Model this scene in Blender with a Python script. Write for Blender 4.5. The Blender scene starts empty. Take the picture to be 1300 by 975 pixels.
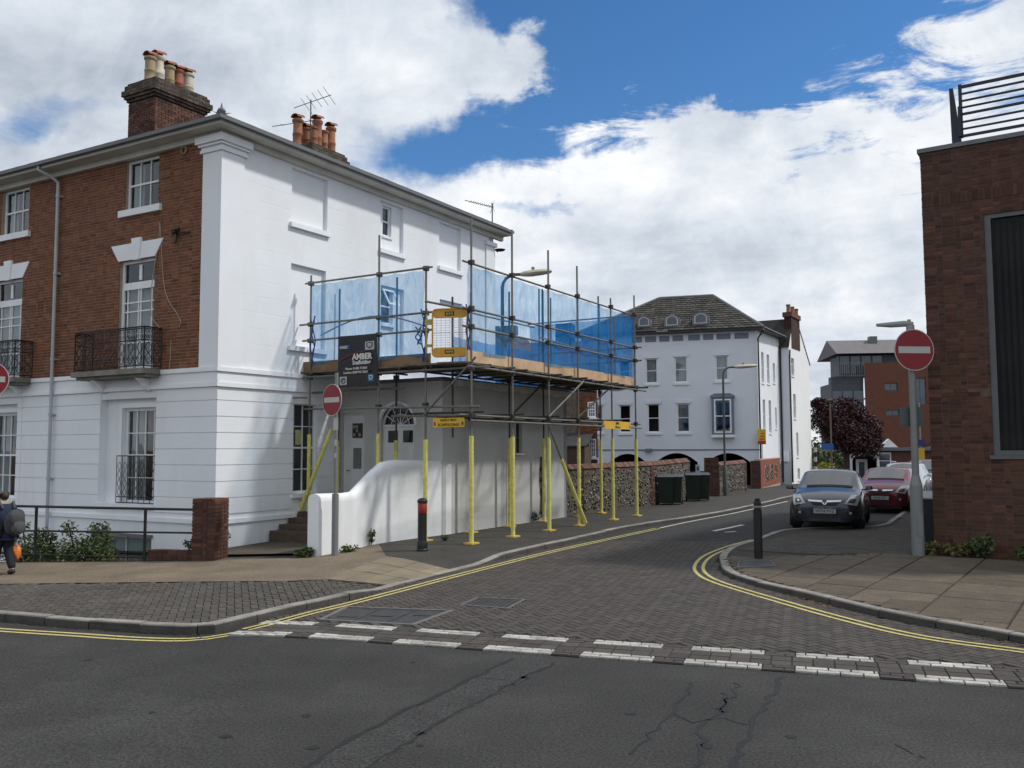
import bpy, bmesh, math, random
from mathutils import Vector, Matrix
from mathutils.bvhtree import BVHTree
from mathutils.geometry import delaunay_2d_cdt
random.seed(7)
R = math.radians
sc = bpy.context.scene
COL = sc.collection
PI = math.pi

# ---------------------------------------------------------------- camera
FPX, CZ = 1130.0, 2.15
PITCH, ROLL = math.atan(81.5/FPX), R(0.2)
c_f = Vector((0, math.cos(PITCH), math.sin(PITCH)))
c_u0 = Vector((0, -math.sin(PITCH), math.cos(PITCH)))
c_r0 = Vector((1, 0, 0))
c_r = c_r0*math.cos(ROLL) - c_u0*math.sin(ROLL)
c_u = c_u0*math.cos(ROLL) + c_r0*math.sin(ROLL)
cam = bpy.data.objects.new('camera', bpy.data.cameras.new('camera'))
COL.objects.link(cam); sc.camera = cam
cam.data.sensor_width = 36.0; cam.data.lens = 36.0*FPX/1300.0
cam.data.clip_start = 0.1; cam.data.clip_end = 6000
M3 = Matrix((c_r, c_u, -c_f)).transposed()
cam.matrix_world = Matrix.Translation((0, 0, CZ)) @ M3.to_4x4()

def ray(px, py):
    return (c_f + c_r*((px-650.0)/FPX) + c_u*((487.5-py)/FPX)).normalized()
def zg(x, y):
    """lie of the land: falls gently to the left along the main road and away down the street"""
    z = 0.0
    d = -x-2.0
    if d > 0: z -= 0.035*min(d, 30)*min(1, d/1.5) if d < 1.5 else 0.035*min(d, 30)
    e = y-45.0
    if e > 0: z -= 0.02*min(e, 60)
    return z
def G(px, py, h=0.0):
    """the point of the ground seen at a place in the photograph (h above the road)"""
    d = ray(px, py); z = h
    for _ in range(25):
        t = (z-CZ)/d.z
        p = Vector((0, 0, CZ)) + d*t
        z = 0.5*z+0.5*(zg(p.x, p.y)+h)
    return Vector((p.x, p.y, z))
def hit(px, py, O, T):
    """(distance along T, height) where a line of sight meets the upright plane through O along T"""
    d = ray(px, py)
    # O + a T = k d
    det = T[0]*(-d.y) + d.x*T[1]
    a = (-O[0]*(-d.y) - d.x*O[1])/det
    k = (O[1]+a*T[1])/d.y if abs(d.y) > 1e-6 else 0
    return a, CZ + k*d.z

# ---------------------------------------------------------------- sun, sky, exposure
A = Vector((680, 1130, 0)).normalized()          # along the side street
N = Vector((A.y, -A.x, 0))                       # across it, to the right
B = Vector((-1995, 1130, 0)).normalized()        # along the brick front
MF = Vector((-B.y, B.x, 0)); MF = MF if MF.y < 0 else -MF
SUN_EL = R(50)
sun_h = (N*0.86 + A*0.51).normalized()
sun_dir = Vector((sun_h.x*math.cos(SUN_EL), sun_h.y*math.cos(SUN_EL), math.sin(SUN_EL)))
sl = bpy.data.lights.new('sun', 'SUN'); so = bpy.data.objects.new('sun', sl); COL.objects.link(so)
sl.energy = 2.35; sl.angle = R(4.0); sl.color = (1.0, 0.965, 0.91)
so.rotation_euler = sun_dir.to_track_quat('Z', 'Y').to_euler(); so.location = (30, 0, 60)
sc.view_settings.view_transform = 'Standard'; sc.view_settings.look = 'None'
sc.view_settings.exposure = 0.23; sc.view_settings.gamma = 1.0; sc.view_settings.use_curve_mapping = False

def make_world():
    w = bpy.data.worlds.new('World'); sc.world = w; w.use_nodes = True
    nt = w.node_tree; nt.nodes.clear(); L = nt.links.new
    def nd(t, **k):
        n = nt.nodes.new(t)
        for a, v in k.items(): setattr(n, a, v)
        return n
    def sock(v, s):
        if isinstance(v, (int, float)): s.default_value = v
        else: L(v, s)
    def ma(op, a, b=None, c=None, clamp=False):
        n = nd('ShaderNodeMath', operation=op, use_clamp=clamp)
        sock(a, n.inputs[0])
        if b is not None: sock(b, n.inputs[1])
        if c is not None: sock(c, n.inputs[2])
        return n.outputs[0]
    out = nd('ShaderNodeOutputWorld')
    sky = nd('ShaderNodeTexSky', sky_type='NISHITA', sun_disc=False)
    sky.sun_elevation = SUN_EL; sky.sun_rotation = math.atan2(sun_dir.x, sun_dir.y)
    sky.air_density = 1.0; sky.dust_density = 0.0; sky.ozone_density = 6.0
    bg1 = nd('ShaderNodeBackground'); hs = nd('ShaderNodeHueSaturation'); hs.inputs['Saturation'].default_value = 1.16; L(sky.outputs[0], hs.inputs['Color']); L(hs.outputs[0], bg1.inputs[0]); bg1.inputs[1].default_value = 0.104
    tc = nd('ShaderNodeTexCoord'); D = tc.outputs['Generated']
    sep = nd('ShaderNodeSeparateXYZ'); L(D, sep.inputs[0])
    zc = ma('MAXIMUM', sep.outputs[2], 0.0)
    den = ma('ADD', zc, 0.16)
    cmb = nd('ShaderNodeCombineXYZ')
    L(ma('DIVIDE', sep.outputs[0], den), cmb.inputs[0]); L(ma('DIVIDE', sep.outputs[1], den), cmb.inputs[1])
    L(ma('MULTIPLY', zc, 1.5), cmb.inputs[2])
    def noise(vec, scale, detail, rough=0.55, dist=0.0, off=(0, 0, 0)):
        mp = nd('ShaderNodeMapping'); mp.inputs['Location'].default_value = off
        L(vec, mp.inputs[0])
        n = nd('ShaderNodeTexNoise'); n.inputs['Scale'].default_value = scale; n.inputs['Detail'].default_value = detail
        n.inputs['Roughness'].default_value = rough; n.inputs['Distortion'].default_value = dist
        L(mp.outputs[0], n.inputs['Vector']); return n
    P = cmb.outputs[0]
    n1 = noise(P, 0.9, 12, 0.62, 0.25, (3.1, 1.7, 0)).outputs['Fac']
    # warped look directions give the openings ragged rims
    wn = noise(D, 5.0, 6, 0.6, 0.0, (1, 5, 2))
    vs = nd('ShaderNodeVectorMath', operation='SUBTRACT'); L(wn.outputs['Color'], vs.inputs[0]); vs.inputs[1].default_value = (.5, .5, .5)
    vm = nd('ShaderNodeVectorMath', operation='SCALE'); L(vs.outputs[0], vm.inputs[0]); vm.inputs['Scale'].default_value = 0.17
    va = nd('ShaderNodeVectorMath', operation='ADD'); L(D, va.inputs[0]); L(vm.outputs[0], va.inputs[1])
    WD = va.outputs[0]
    def blob(px, py, rx, ry, amt, tilt=0.0):
        c = ray(px, py)
        s = nd('ShaderNodeVectorMath', operation='SUBTRACT'); L(WD, s.inputs[0]); s.inputs[1].default_value = c
        q = nd('ShaderNodeVectorRotate', rotation_type='Y_AXIS'); L(s.outputs[0], q.inputs['Vector']); q.inputs['Angle'].default_value = R(tilt)
        m = nd('ShaderNodeVectorMath', operation='MULTIPLY'); L(q.outputs[0], m.inputs[0])
        m.inputs[1].default_value = (FPX/rx, 2.0, FPX/ry)
        l = nd('ShaderNodeVectorMath', operation='LENGTH'); L(m.outputs[0], l.inputs[0])
        g = ma('POWER', 2.718, ma('MULTIPLY', ma('POWER', l.outputs['Value'], 2.0), -1.0))
        return ma('MULTIPLY', g, amt)
    acc = None
    for b in BLOBS:
        o = blob(*b); acc = o if acc is None else ma('ADD', acc, o)
    # thin streaky high cloud over the right of the sky and out past it
    mp = nd('ShaderNodeMapping'); L(D, mp.inputs[0]); mp.inputs['Rotation'].default_value = (0, R(28), 0); mp.inputs['Scale'].default_value = (9, 9, 30)
    n4 = nd('ShaderNodeTexNoise'); n4.inputs['Scale'].default_value = 1.0; n4.inputs['Detail'].default_value = 9; n4.inputs['Roughness'].default_value = .68; n4.inputs['Distortion'].default_value = .5; L(mp.outputs[0], n4.inputs['Vector'])
    mk = ma('MINIMUM', ma('ADD', blob(1120, 60, 230, 110, 1.3, -20), blob(1420, 40, 300, 160, 1.2, -10)), 1.0)
    acc = ma('ADD', acc, ma('MULTIPLY', mk, ma('MULTIPLY_ADD', n4.outputs['Fac'], 1.5, -0.86)))
    mk2 = blob(740, 130, 130, 90, 1.0, 20); acc = ma('ADD', acc, ma('MULTIPLY', mk2, ma('MULTIPLY_ADD', n4.outputs['Fac'], 1.6, -0.72)))
    t = ma('ADD', ma('ADD', n1, 0.17), acc)
    cov = nd('ShaderNodeMapRange', interpolation_type='SMOOTHSTEP'); L(t, cov.inputs[0])
    cov.inputs[1].default_value = 0.38; cov.inputs[2].default_value = 0.63
    n2 = noise(P, 1.3, 8, 0.6, 0.2, (0.3, 7.7, 2)).outputs['Fac']
    n3 = noise(D, 9.0, 9, 0.64, 0.4, (5, 2, 8)).outputs['Fac']
    sh = ma('ADD', ma('MULTIPLY', n2, 0.6), ma('MULTIPLY', n3, 0.4))
    acc2 = None
    for b in GREYS:
        o = blob(*b); acc2 = o if acc2 is None else ma('ADD', acc2, o)
    sh = ma('ADD', sh, acc2)
    cr = nd('ShaderNodeValToRGB'); L(sh, cr.inputs[0])
    e = cr.color_ramp.elements
    e[0].position = 0.30; e[0].color = (0.36, 0.41, 0.49, 1)
    e[1].position = 0.63; e[1].color = (0.90, 0.915, 0.935, 1)
    m_ = cr.color_ramp.elements.new(0.48); m_.color = (0.63, 0.68, 0.75, 1)
    bg2 = nd('ShaderNodeBackground'); L(cr.outputs[0], bg2.inputs[0]); bg2.inputs[1].default_value = 0.95
    mx = nd('ShaderNodeMixShader'); L(cov.outputs[0], mx.inputs[0]); L(bg1.outputs[0], mx.inputs[1]); L(bg2.outputs[0], mx.inputs[2])
    L(mx.outputs[0], out.inputs[0])
BLOBS = [(850, 35, 270, 70, -0.62, 0), (650, 5, 70, 40, -0.35, 20), (1000, 80, 120, 50, -0.20, -12), (600, 165, 150, 42, -0.52, 6), (770, 125, 110, 60, -0.40, 0), (690, 268, 75, 16, -0.34, 0), (930, 305, 70, 14, -0.16, 0),
         (95, 150, 110, 30, -0.26, 10), (740, 5, 40, 14, 0.40, 0), (800, 115, 26, 30, 0.34, 30), (740, 110, 24, 26, 0.20, 0), (1180, 60, 130, 40, 0.10, -15),
         (360, 50, 250, 75, 0.45, 0), (650, 85, 55, 40, 0.36, 25), (890, 165, 60, 36, 0.34, 0), (1000, 330, 400, 100, 0.25, 0)]
GREYS = [(190, 90, 230, 90, -0.11, 0), (460, 60, 170, 60, 0.10, 0), (700, 230, 260, 60, 0.07, 0), (900, 330, 220, 40, -0.04, 0), (560, 330, 120, 50, 0.04, 0)]
make_world()

# ---------------------------------------------------------------- materials
def srgb(r, g, b):
    f = lambda c: (c/255/12.92) if c/255 <= .04045 else ((c/255+.055)/1.055)**2.4
    return (f(r), f(g), f(b))
MATS = {}
def mat(name, col, rough=0.8, var=0.12, scale=2.0, bump=0.0, bscale=60.0, metal=0.0, spec=0.4, tone=0.0,
        tcol=None, grain=0.0, gscale=70.0, stain=None, stain_scale=0.6, stain_amt=0.5, coat=0.0, streak=False, emit=0.0):
    if name in MATS: return MATS[name]
    m = bpy.data.materials.new(name); m.use_nodes = True; MATS[name] = m
    nt = m.node_tree; b = nt.nodes['Principled BSDF']; L = nt.links.new
    b.inputs['Roughness'].default_value = rough; b.inputs['Metallic'].default_value = metal
    b.inputs['Specular IOR Level'].default_value = spec; b.inputs['Coat Weight'].default_value = coat
    geo = nt.nodes.new('ShaderNodeNewGeometry'); P = geo.outputs['Position']
    def noise(s, d=5, r=.6):
        n = nt.nodes.new('ShaderNodeTexNoise'); n.inputs['Scale'].default_value = s; n.inputs['Detail'].default_value = d
        n.inputs['Roughness'].default_value = r; L(P, n.inputs['Vector']); return n
    def mixc(fac, a, c, mode='MIX'):
        x = nt.nodes.new('ShaderNodeMix'); x.data_type = 'RGBA'; x.blend_type = mode
        for v, s in ((fac, x.inputs[0]), (a, x.inputs[6]), (c, x.inputs[7])):
            if isinstance(v, (int, float)): s.default_value = v
            elif isinstance(v, tuple): s.default_value = (*v[:3], 1)
            else: L(v, s)
        return x.outputs[2]
    cur = tuple(col)
    if tone:
        at = nt.nodes.new('ShaderNodeAttribute'); at.attribute_name = 'tone'
        lo = tuple(max(0, c*(1-tone)) for c in col); hi = tuple(min(1, c*(1+tone)) for c in col) if tcol is None else tcol
        cur = mixc(at.outputs['Fac'], lo, hi)
    if var:
        n = noise(scale); mr = nt.nodes.new('ShaderNodeMapRange'); L(n.outputs['Fac'], mr.inputs[0])
        mr.inputs[1].default_value = .3; mr.inputs[2].default_value = .7
        mr.inputs[3].default_value = 1-var; mr.inputs[4].default_value = 1+var
        x = nt.nodes.new('ShaderNodeVectorMath'); x.operation = 'SCALE'
        if isinstance(cur, tuple): x.inputs[0].default_value = cur
        else: L(cur, x.inputs[0])
        L(mr.outputs[0], x.inputs['Scale']); cur = x.outputs[0]
    if stain is not None:
        n = nt.nodes.new('ShaderNodeTexNoise'); n.inputs['Scale'].default_value = stain_scale; n.inputs['Detail'].default_value = 8
        n.inputs['Roughness'].default_value = .65
        if streak:
            mp = nt.nodes.new('ShaderNodeMapping'); mp.inputs['Scale'].default_value = (1, 1, .18); L(P, mp.inputs[0]); L(mp.outputs[0], n.inputs['Vector'])
        else: L(P, n.inputs['Vector'])
        mr = nt.nodes.new('ShaderNodeMapRange'); L(n.outputs['Fac'], mr.inputs[0])
        mr.inputs[1].default_value = .5; mr.inputs[2].default_value = .75; mr.inputs[3].default_value = 0; mr.inputs[4].default_value = stain_amt
        cur = mixc(mr.outputs[0], cur, stain)
    if grain:
        n = noise(gscale, 3, .75); mr = nt.nodes.new('ShaderNodeMapRange'); L(n.outputs['Fac'], mr.inputs[0])
        mr.inputs[1].default_value = .36; mr.inputs[2].default_value = .68; mr.inputs[3].default_value = 1-grain; mr.inputs[4].default_value = 1+grain*1.3
        x = nt.nodes.new('ShaderNodeVectorMath'); x.operation = 'SCALE'
        if isinstance(cur, tuple): x.inputs[0].default_value = cur
        else: L(cur, x.inputs[0])
        L(mr.outputs[0], x.inputs['Scale']); cur = x.outputs[0]
    if isinstance(cur, tuple): b.inputs['Base Color'].default_value = (*cur, 1)
    else: L(cur, b.inputs['Base Color'])
    if bump:
        n = noise(bscale, 4, .6); bp = nt.nodes.new('ShaderNodeBump'); bp.inputs['Strength'].default_value = min(1, bump)
        bp.inputs['Distance'].default_value = 0.01; L(n.outputs['Fac'], bp.inputs['Height']); L(bp.outputs[0], b.inputs['Normal'])
    if emit:
        b.inputs['Emission Color'].default_value = (*col, 1); b.inputs['Emission Strength'].default_value = emit
    return m
def glass(name, tint=(.55, .6, .62), trans=0.75, rough=0.02, refl=None):
    if name in MATS: return MATS[name]
    m = bpy.data.materials.new(name); m.use_nodes = True; MATS[name] = m
    nt = m.node_tree; nt.nodes.clear(); L = nt.links.new
    o = nt.nodes.new('ShaderNodeOutputMaterial'); t = nt.nodes.new('ShaderNodeBsdfTransparent'); t.inputs[0].default_value = (*tint, 1)
    g = nt.nodes.new('ShaderNodeBsdfGlossy'); g.inputs['Roughness'].default_value = rough; g.inputs[0].default_value = (.9, .93, .95, 1)
    fr = nt.nodes.new('ShaderNodeLayerWeight'); fr.inputs[0].default_value = .5
    pw = nt.nodes.new('ShaderNodeMath'); pw.operation = 'POWER'; L(fr.outputs['Facing'], pw.inputs[0]); pw.inputs[1].default_value = 4.0
    a = nt.nodes.new('ShaderNodeMath'); a.operation = 'MULTIPLY_ADD'; L(pw.outputs[0], a.inputs[0]); a.inputs[1].default_value = .85; a.inputs[2].default_value = .05+(1-trans)*.2 if refl is None else refl
    mx = nt.nodes.new('ShaderNodeMixShader'); L(a.outputs[0], mx.inputs[0]); L(t.outputs[0], mx.inputs[1]); L(g.outputs[0], mx.inputs[2]); L(mx.outputs[0], o.inputs[0])
    return m
def netting(name, col, opacity):
    m = bpy.data.materials.new(name); m.use_nodes = True; nt = m.node_tree; nt.nodes.clear(); L = nt.links.new
    o = nt.nodes.new('ShaderNodeOutputMaterial'); t = nt.nodes.new('ShaderNodeBsdfTransparent'); t.inputs[0].default_value = (.80, .90, .96, 1)
    d = nt.nodes.new('ShaderNodeBsdfDiffuse'); d.inputs[0].default_value = (*col, 1)
    tr = nt.nodes.new('ShaderNodeBsdfTranslucent'); tr.inputs[0].default_value = (*col, 1)
    m1 = nt.nodes.new('ShaderNodeMixShader'); m1.inputs[0].default_value = .5; L(d.outputs[0], m1.inputs[1]); L(tr.outputs[0], m1.inputs[2])
    geo = nt.nodes.new('ShaderNodeNewGeometry')
    n = nt.nodes.new('ShaderNodeTexNoise'); n.inputs['Scale'].default_value = 2.6; n.inputs['Detail'].default_value = 7; n.inputs['Distortion'].default_value = 1.4; mpn = nt.nodes.new('ShaderNodeMapping'); mpn.inputs['Scale'].default_value = (1.6, 1.6, .55); L(geo.outputs['Position'], mpn.inputs[0]); L(mpn.outputs[0], n.inputs['Vector'])
    mr = nt.nodes.new('ShaderNodeMapRange'); L(n.outputs['Fac'], mr.inputs[0]); mr.inputs[1].default_value = .3; mr.inputs[2].default_value = .7
    mr.inputs[3].default_value = opacity-.10; mr.inputs[4].default_value = opacity+.17
    m2 = nt.nodes.new('ShaderNodeMixShader'); L(mr.outputs[0], m2.inputs[0]); L(t.outputs[0], m2.inputs[1]); L(m1.outputs[0], m2.inputs[2]); L(m2.outputs[0], o.inputs[0])
    return m

W_PAINT = mat('white_render', (.765, .79, .82), .75, .035, .8, .25, 30, stain=(.52, .53, .51), stain_scale=.7, stain_amt=.45, streak=True)
W_LOW = mat('white_render_weathered', (.77, .79, .81), .78, .05, 1.2, .35, 25, stain=(.42, .42, .37), stain_scale=.9, stain_amt=.45, streak=True)
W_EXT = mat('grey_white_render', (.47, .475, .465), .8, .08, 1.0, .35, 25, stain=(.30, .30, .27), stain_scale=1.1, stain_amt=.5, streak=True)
W_TRIM = mat('white_trim', (.78, .80, .82), .55, .04, 2)
CREAM = mat('eaves_paint', (.56, .55, .50), .6, .10, 1.5, stain=(.3, .3, .26), stain_amt=.4)
JOINT = mat('render_joint', (.45, .45, .43), .9, .1, 3)
BRICK = mat('red_brick', (.165, .056, .025), .85, .16, 7, .5, 90, tone=.42, tcol=(.245, .094, .044), stain=(.13, .06, .045), stain_amt=.35, stain_scale=1.2)
BRICK_R = mat('brown_brick', (.088, .037, .027), .88, .20, 7, .5, 90, tone=.45, tcol=(.132, .056, .036), stain=(.06, .045, .04), stain_amt=.6, stain_scale=.8)
BRICK_D = mat('sooty_brick', (.095, .043, .031), .9, .25, 5, .5, 80, tone=.5, stain=(.035, .033, .03), stain_amt=.75, stain_scale=1.5)
MORTAR = mat('mortar', (.36, .28, .215), .95, .15, 9)
MORTAR_R = mat('dark_mortar', (.105, .082, .066), .95, .2, 9)
SLATE = mat('slate', (.075, .075, .08), .6, .3, 3, .4, 12, tone=.4)
LEAD = mat('lead_grey', (.14, .15, .16), .55, .2, 3)
IRON = mat('black_iron', (.012, .012, .013), .45, .2, 5)
GUTTER = mat('grey_gutter', (.13, .14, .145), .5, .1, 3)
GPIPE = mat('grey_downpipe', (.42, .43, .46), .5, .08, 3)
DARK = mat('dark_interior', (.010, .011, .012), .9, .1, 2)
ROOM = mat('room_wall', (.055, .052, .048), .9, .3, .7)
CURT = mat('net_curtain', (.62, .63, .62), .9, .1, 4)
GLASS = glass('window_glass')
STEEL = mat('galvanised_tube', (.17, .165, .15), .55, .30, 6, .2, 40, metal=.35, stain=(.13, .065, .03), stain_amt=.6, stain_scale=3)
STEEL_D = mat('dark_tube', (.055, .054, .050), .6, .3, 6, metal=.3, stain=(.10, .05, .025), stain_amt=.5, stain_scale=3)
RUST = mat('rusty_tube', (.24, .085, .03), .8, .3, 8, metal=.2)
YELLOW = mat('yellow_foam', (.64, .60, .17), .7, .16, 4, stain=(.22, .20, .09), stain_amt=.75, stain_scale=4, grain=.12, gscale=12)
YPLATE = mat('yellow_plate', (.55, .37, .08), .7, .2, 6)
BOARD = mat('toe_board', (.55, .38, .235), .8, .16, 3, .3, 30, stain=(.22, .14, .08), stain_amt=.4)
BOARD_D = mat('old_scaffold_board', (.13, .105, .08), .85, .3, 5, .3, 30)
AMBER = mat('amber_gate', (.62, .33, .05), .55, .12, 6)
NET = netting('blue_netting', (.055, .33, .72), .31)
NET2 = netting('dense_blue_netting', (.02, .20, .58), .55)
ROPE = mat('blue_twine', (.02, .06, .22), .8, .2, 9)
ASPH = mat('asphalt', (.0365, .0355, .0345), .86, .26, .5, .9, 90, spec=.3, grain=.55, gscale=42, stain=(.062, .061, .058), stain_amt=.5, stain_scale=.5)
ASPH2 = mat('patch_asphalt', (.0385, .0378, .037), .9, .18, 2.5, .9, 80, spec=.3, grain=.65, gscale=36, stain=(.05, .05, .05), stain_amt=.5, stain_scale=2)
TAR = mat('tar_seam', (.007, .007, .007), .6, .2, 9)
FOOT = mat('footway_tarmac', (.043, .040, .035), .9, .22, 1.3, .7, 120, grain=.4, gscale=30, stain=(.075, .068, .058), stain_amt=.5)
TAN = mat('buff_tarmac', (.165, .130, .090), .9, .22, 1.1, .7, 120, grain=.3, gscale=28, stain=(.09, .075, .055), stain_amt=.7, stain_scale=.7)
PAVER = mat('grey_paver', (.062, .0535, .048), .85, .16, 12, .6, 90, tone=.25, stain=(.055, .05, .045), stain_amt=.5, stain_scale=.7)
PAVER_L = mat('dark_paver', (.066, .058, .050), .88, .18, 10, .6, 90, tone=.28, stain=(.12, .11, .098), stain_amt=.5, stain_scale=.55)
BED = mat('paver_joint', (.040, .036, .032), .95, .3, 7)
SLAB = mat('paving_slab', (.100, .079, .057), .88, .20, 3.5, .5, 70, grain=.3, gscale=45, tone=.22, stain=(.065, .054, .042), stain_amt=.7, stain_scale=1.1)
SLAB_B = mat('buff_slab', (.215, .175, .12), .88, .15, 3, .5, 70, tone=.2, stain=(.11, .09, .065), stain_amt=.6)
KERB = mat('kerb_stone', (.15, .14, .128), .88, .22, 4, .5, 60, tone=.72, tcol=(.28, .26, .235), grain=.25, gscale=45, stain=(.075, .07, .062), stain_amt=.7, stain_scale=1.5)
YLINE = mat('yellow_road_paint', (.50, .43, .16), .75, .2, 5, grain=.25, gscale=30, stain=(.14, .125, .08), stain_amt=.85, stain_scale=5)
WLINE = mat('white_road_paint', (.55, .54, .50), .75, .15, 5, stain=(.2, .19, .17), stain_amt=.6, stain_scale=3)
WBLOCK = mat('white_block', (.40, .385, .355), .8, .2, 8, .4, 80, tone=.25, grain=.25, gscale=40, stain=(.13, .12, .11), stain_amt=.75, stain_scale=2.5)
EARTH = mat('earth', (.10, .08, .055), .95, .3, 1.5, .5, 20)
LEAF = mat('leaf_green', (.055, .085, .025), .6, .35, 4, tone=.55, tcol=(.11, .15, .045))
def ashlar():
    m = mat('side_render', (.765, .79, .82), .75, .04, .8, .25, 30, stain=(.56, .57, .56), stain_scale=.6, stain_amt=.35, streak=True)
    nt = m.node_tree; b = nt.nodes['Principled BSDF']; L = nt.links.new; geo = nt.nodes.new('ShaderNodeNewGeometry')
    d = nt.nodes.new('ShaderNodeVectorMath'); d.operation = 'DOT_PRODUCT'; L(geo.outputs['Position'], d.inputs[0]); d.inputs[1].default_value = A
    s_ = nt.nodes.new('ShaderNodeSeparateXYZ'); L(geo.outputs['Position'], s_.inputs[0]); c = nt.nodes.new('ShaderNodeCombineXYZ'); L(d.outputs['Value'], c.inputs[0]); L(s_.outputs[2], c.inputs[1])
    bk = nt.nodes.new('ShaderNodeTexBrick'); L(c.outputs[0], bk.inputs['Vector']); bk.inputs['Scale'].default_value = 1; bk.inputs['Brick Width'].default_value = .9; bk.inputs['Row Height'].default_value = .38; bk.inputs['Mortar Size'].default_value = .012; bk.inputs['Mortar Smooth'].default_value = .6
    n = nt.nodes.new('ShaderNodeTexNoise'); n.inputs['Scale'].default_value = 1.7; L(geo.outputs['Position'], n.inputs['Vector'])
    mr = nt.nodes.new('ShaderNodeMapRange'); L(n.outputs['Fac'], mr.inputs[0]); mr.inputs[1].default_value = .42; mr.inputs[2].default_value = .62
    mu = nt.nodes.new('ShaderNodeMath'); mu.operation = 'MULTIPLY'; L(bk.outputs['Fac'], mu.inputs[0]); L(mr.outputs[0], mu.inputs[1])
    bp = nt.nodes.new('ShaderNodeBump'); bp.invert = True; bp.inputs['Strength'].default_value = .4; bp.inputs['Distance'].default_value = .008; L(mu.outputs[0], bp.inputs['Height'])
    old = b.inputs['Normal'].links[0].from_socket; L(old, bp.inputs['Normal']); L(bp.outputs[0], b.inputs['Normal']); return m
W_SIDE = ashlar()
LEAF_P = mat('leaf_purple', (.030, .010, .014), .55, .35, 2, tone=.6, tcol=(.075, .022, .028))
LEAF_Y = mat('leaf_yellow', (.25, .24, .03), .6, .3, 4, tone=.5)
BARK = mat('bark', (.06, .045, .035), .9, .3, 6, .6, 30)
POST = mat('grey_post', (.20, .215, .215), .5, .14, 3, metal=.2, stain=(.12, .11, .09), stain_amt=.45, stain_scale=3)
POST_D = mat('dark_green_post', (.075, .085, .075), .6, .2, 3)
RED = mat('sign_red', (.22, .010, .018), .45, .06, 3)
SIGNW = mat('sign_white', (.47, .455, .43), .45, .04, 3)
BLACK = mat('black_plastic', (.014, .014, .016), .45, .15, 4)
POT_B = mat('buff_pot', (.36, .28, .17), .8, .2, 4, tone=.2)
POT_W = mat('white_pot', (.52, .47, .39), .8, .18, 4)
POT_R = mat('red_pot', (.27, .095, .06), .8, .2, 4)
POT_T = mat('terracotta_pot', (.30, .13, .075), .8, .28, 4, stain=(.10, .06, .045), stain_amt=.6, stain_scale=4)

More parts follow.
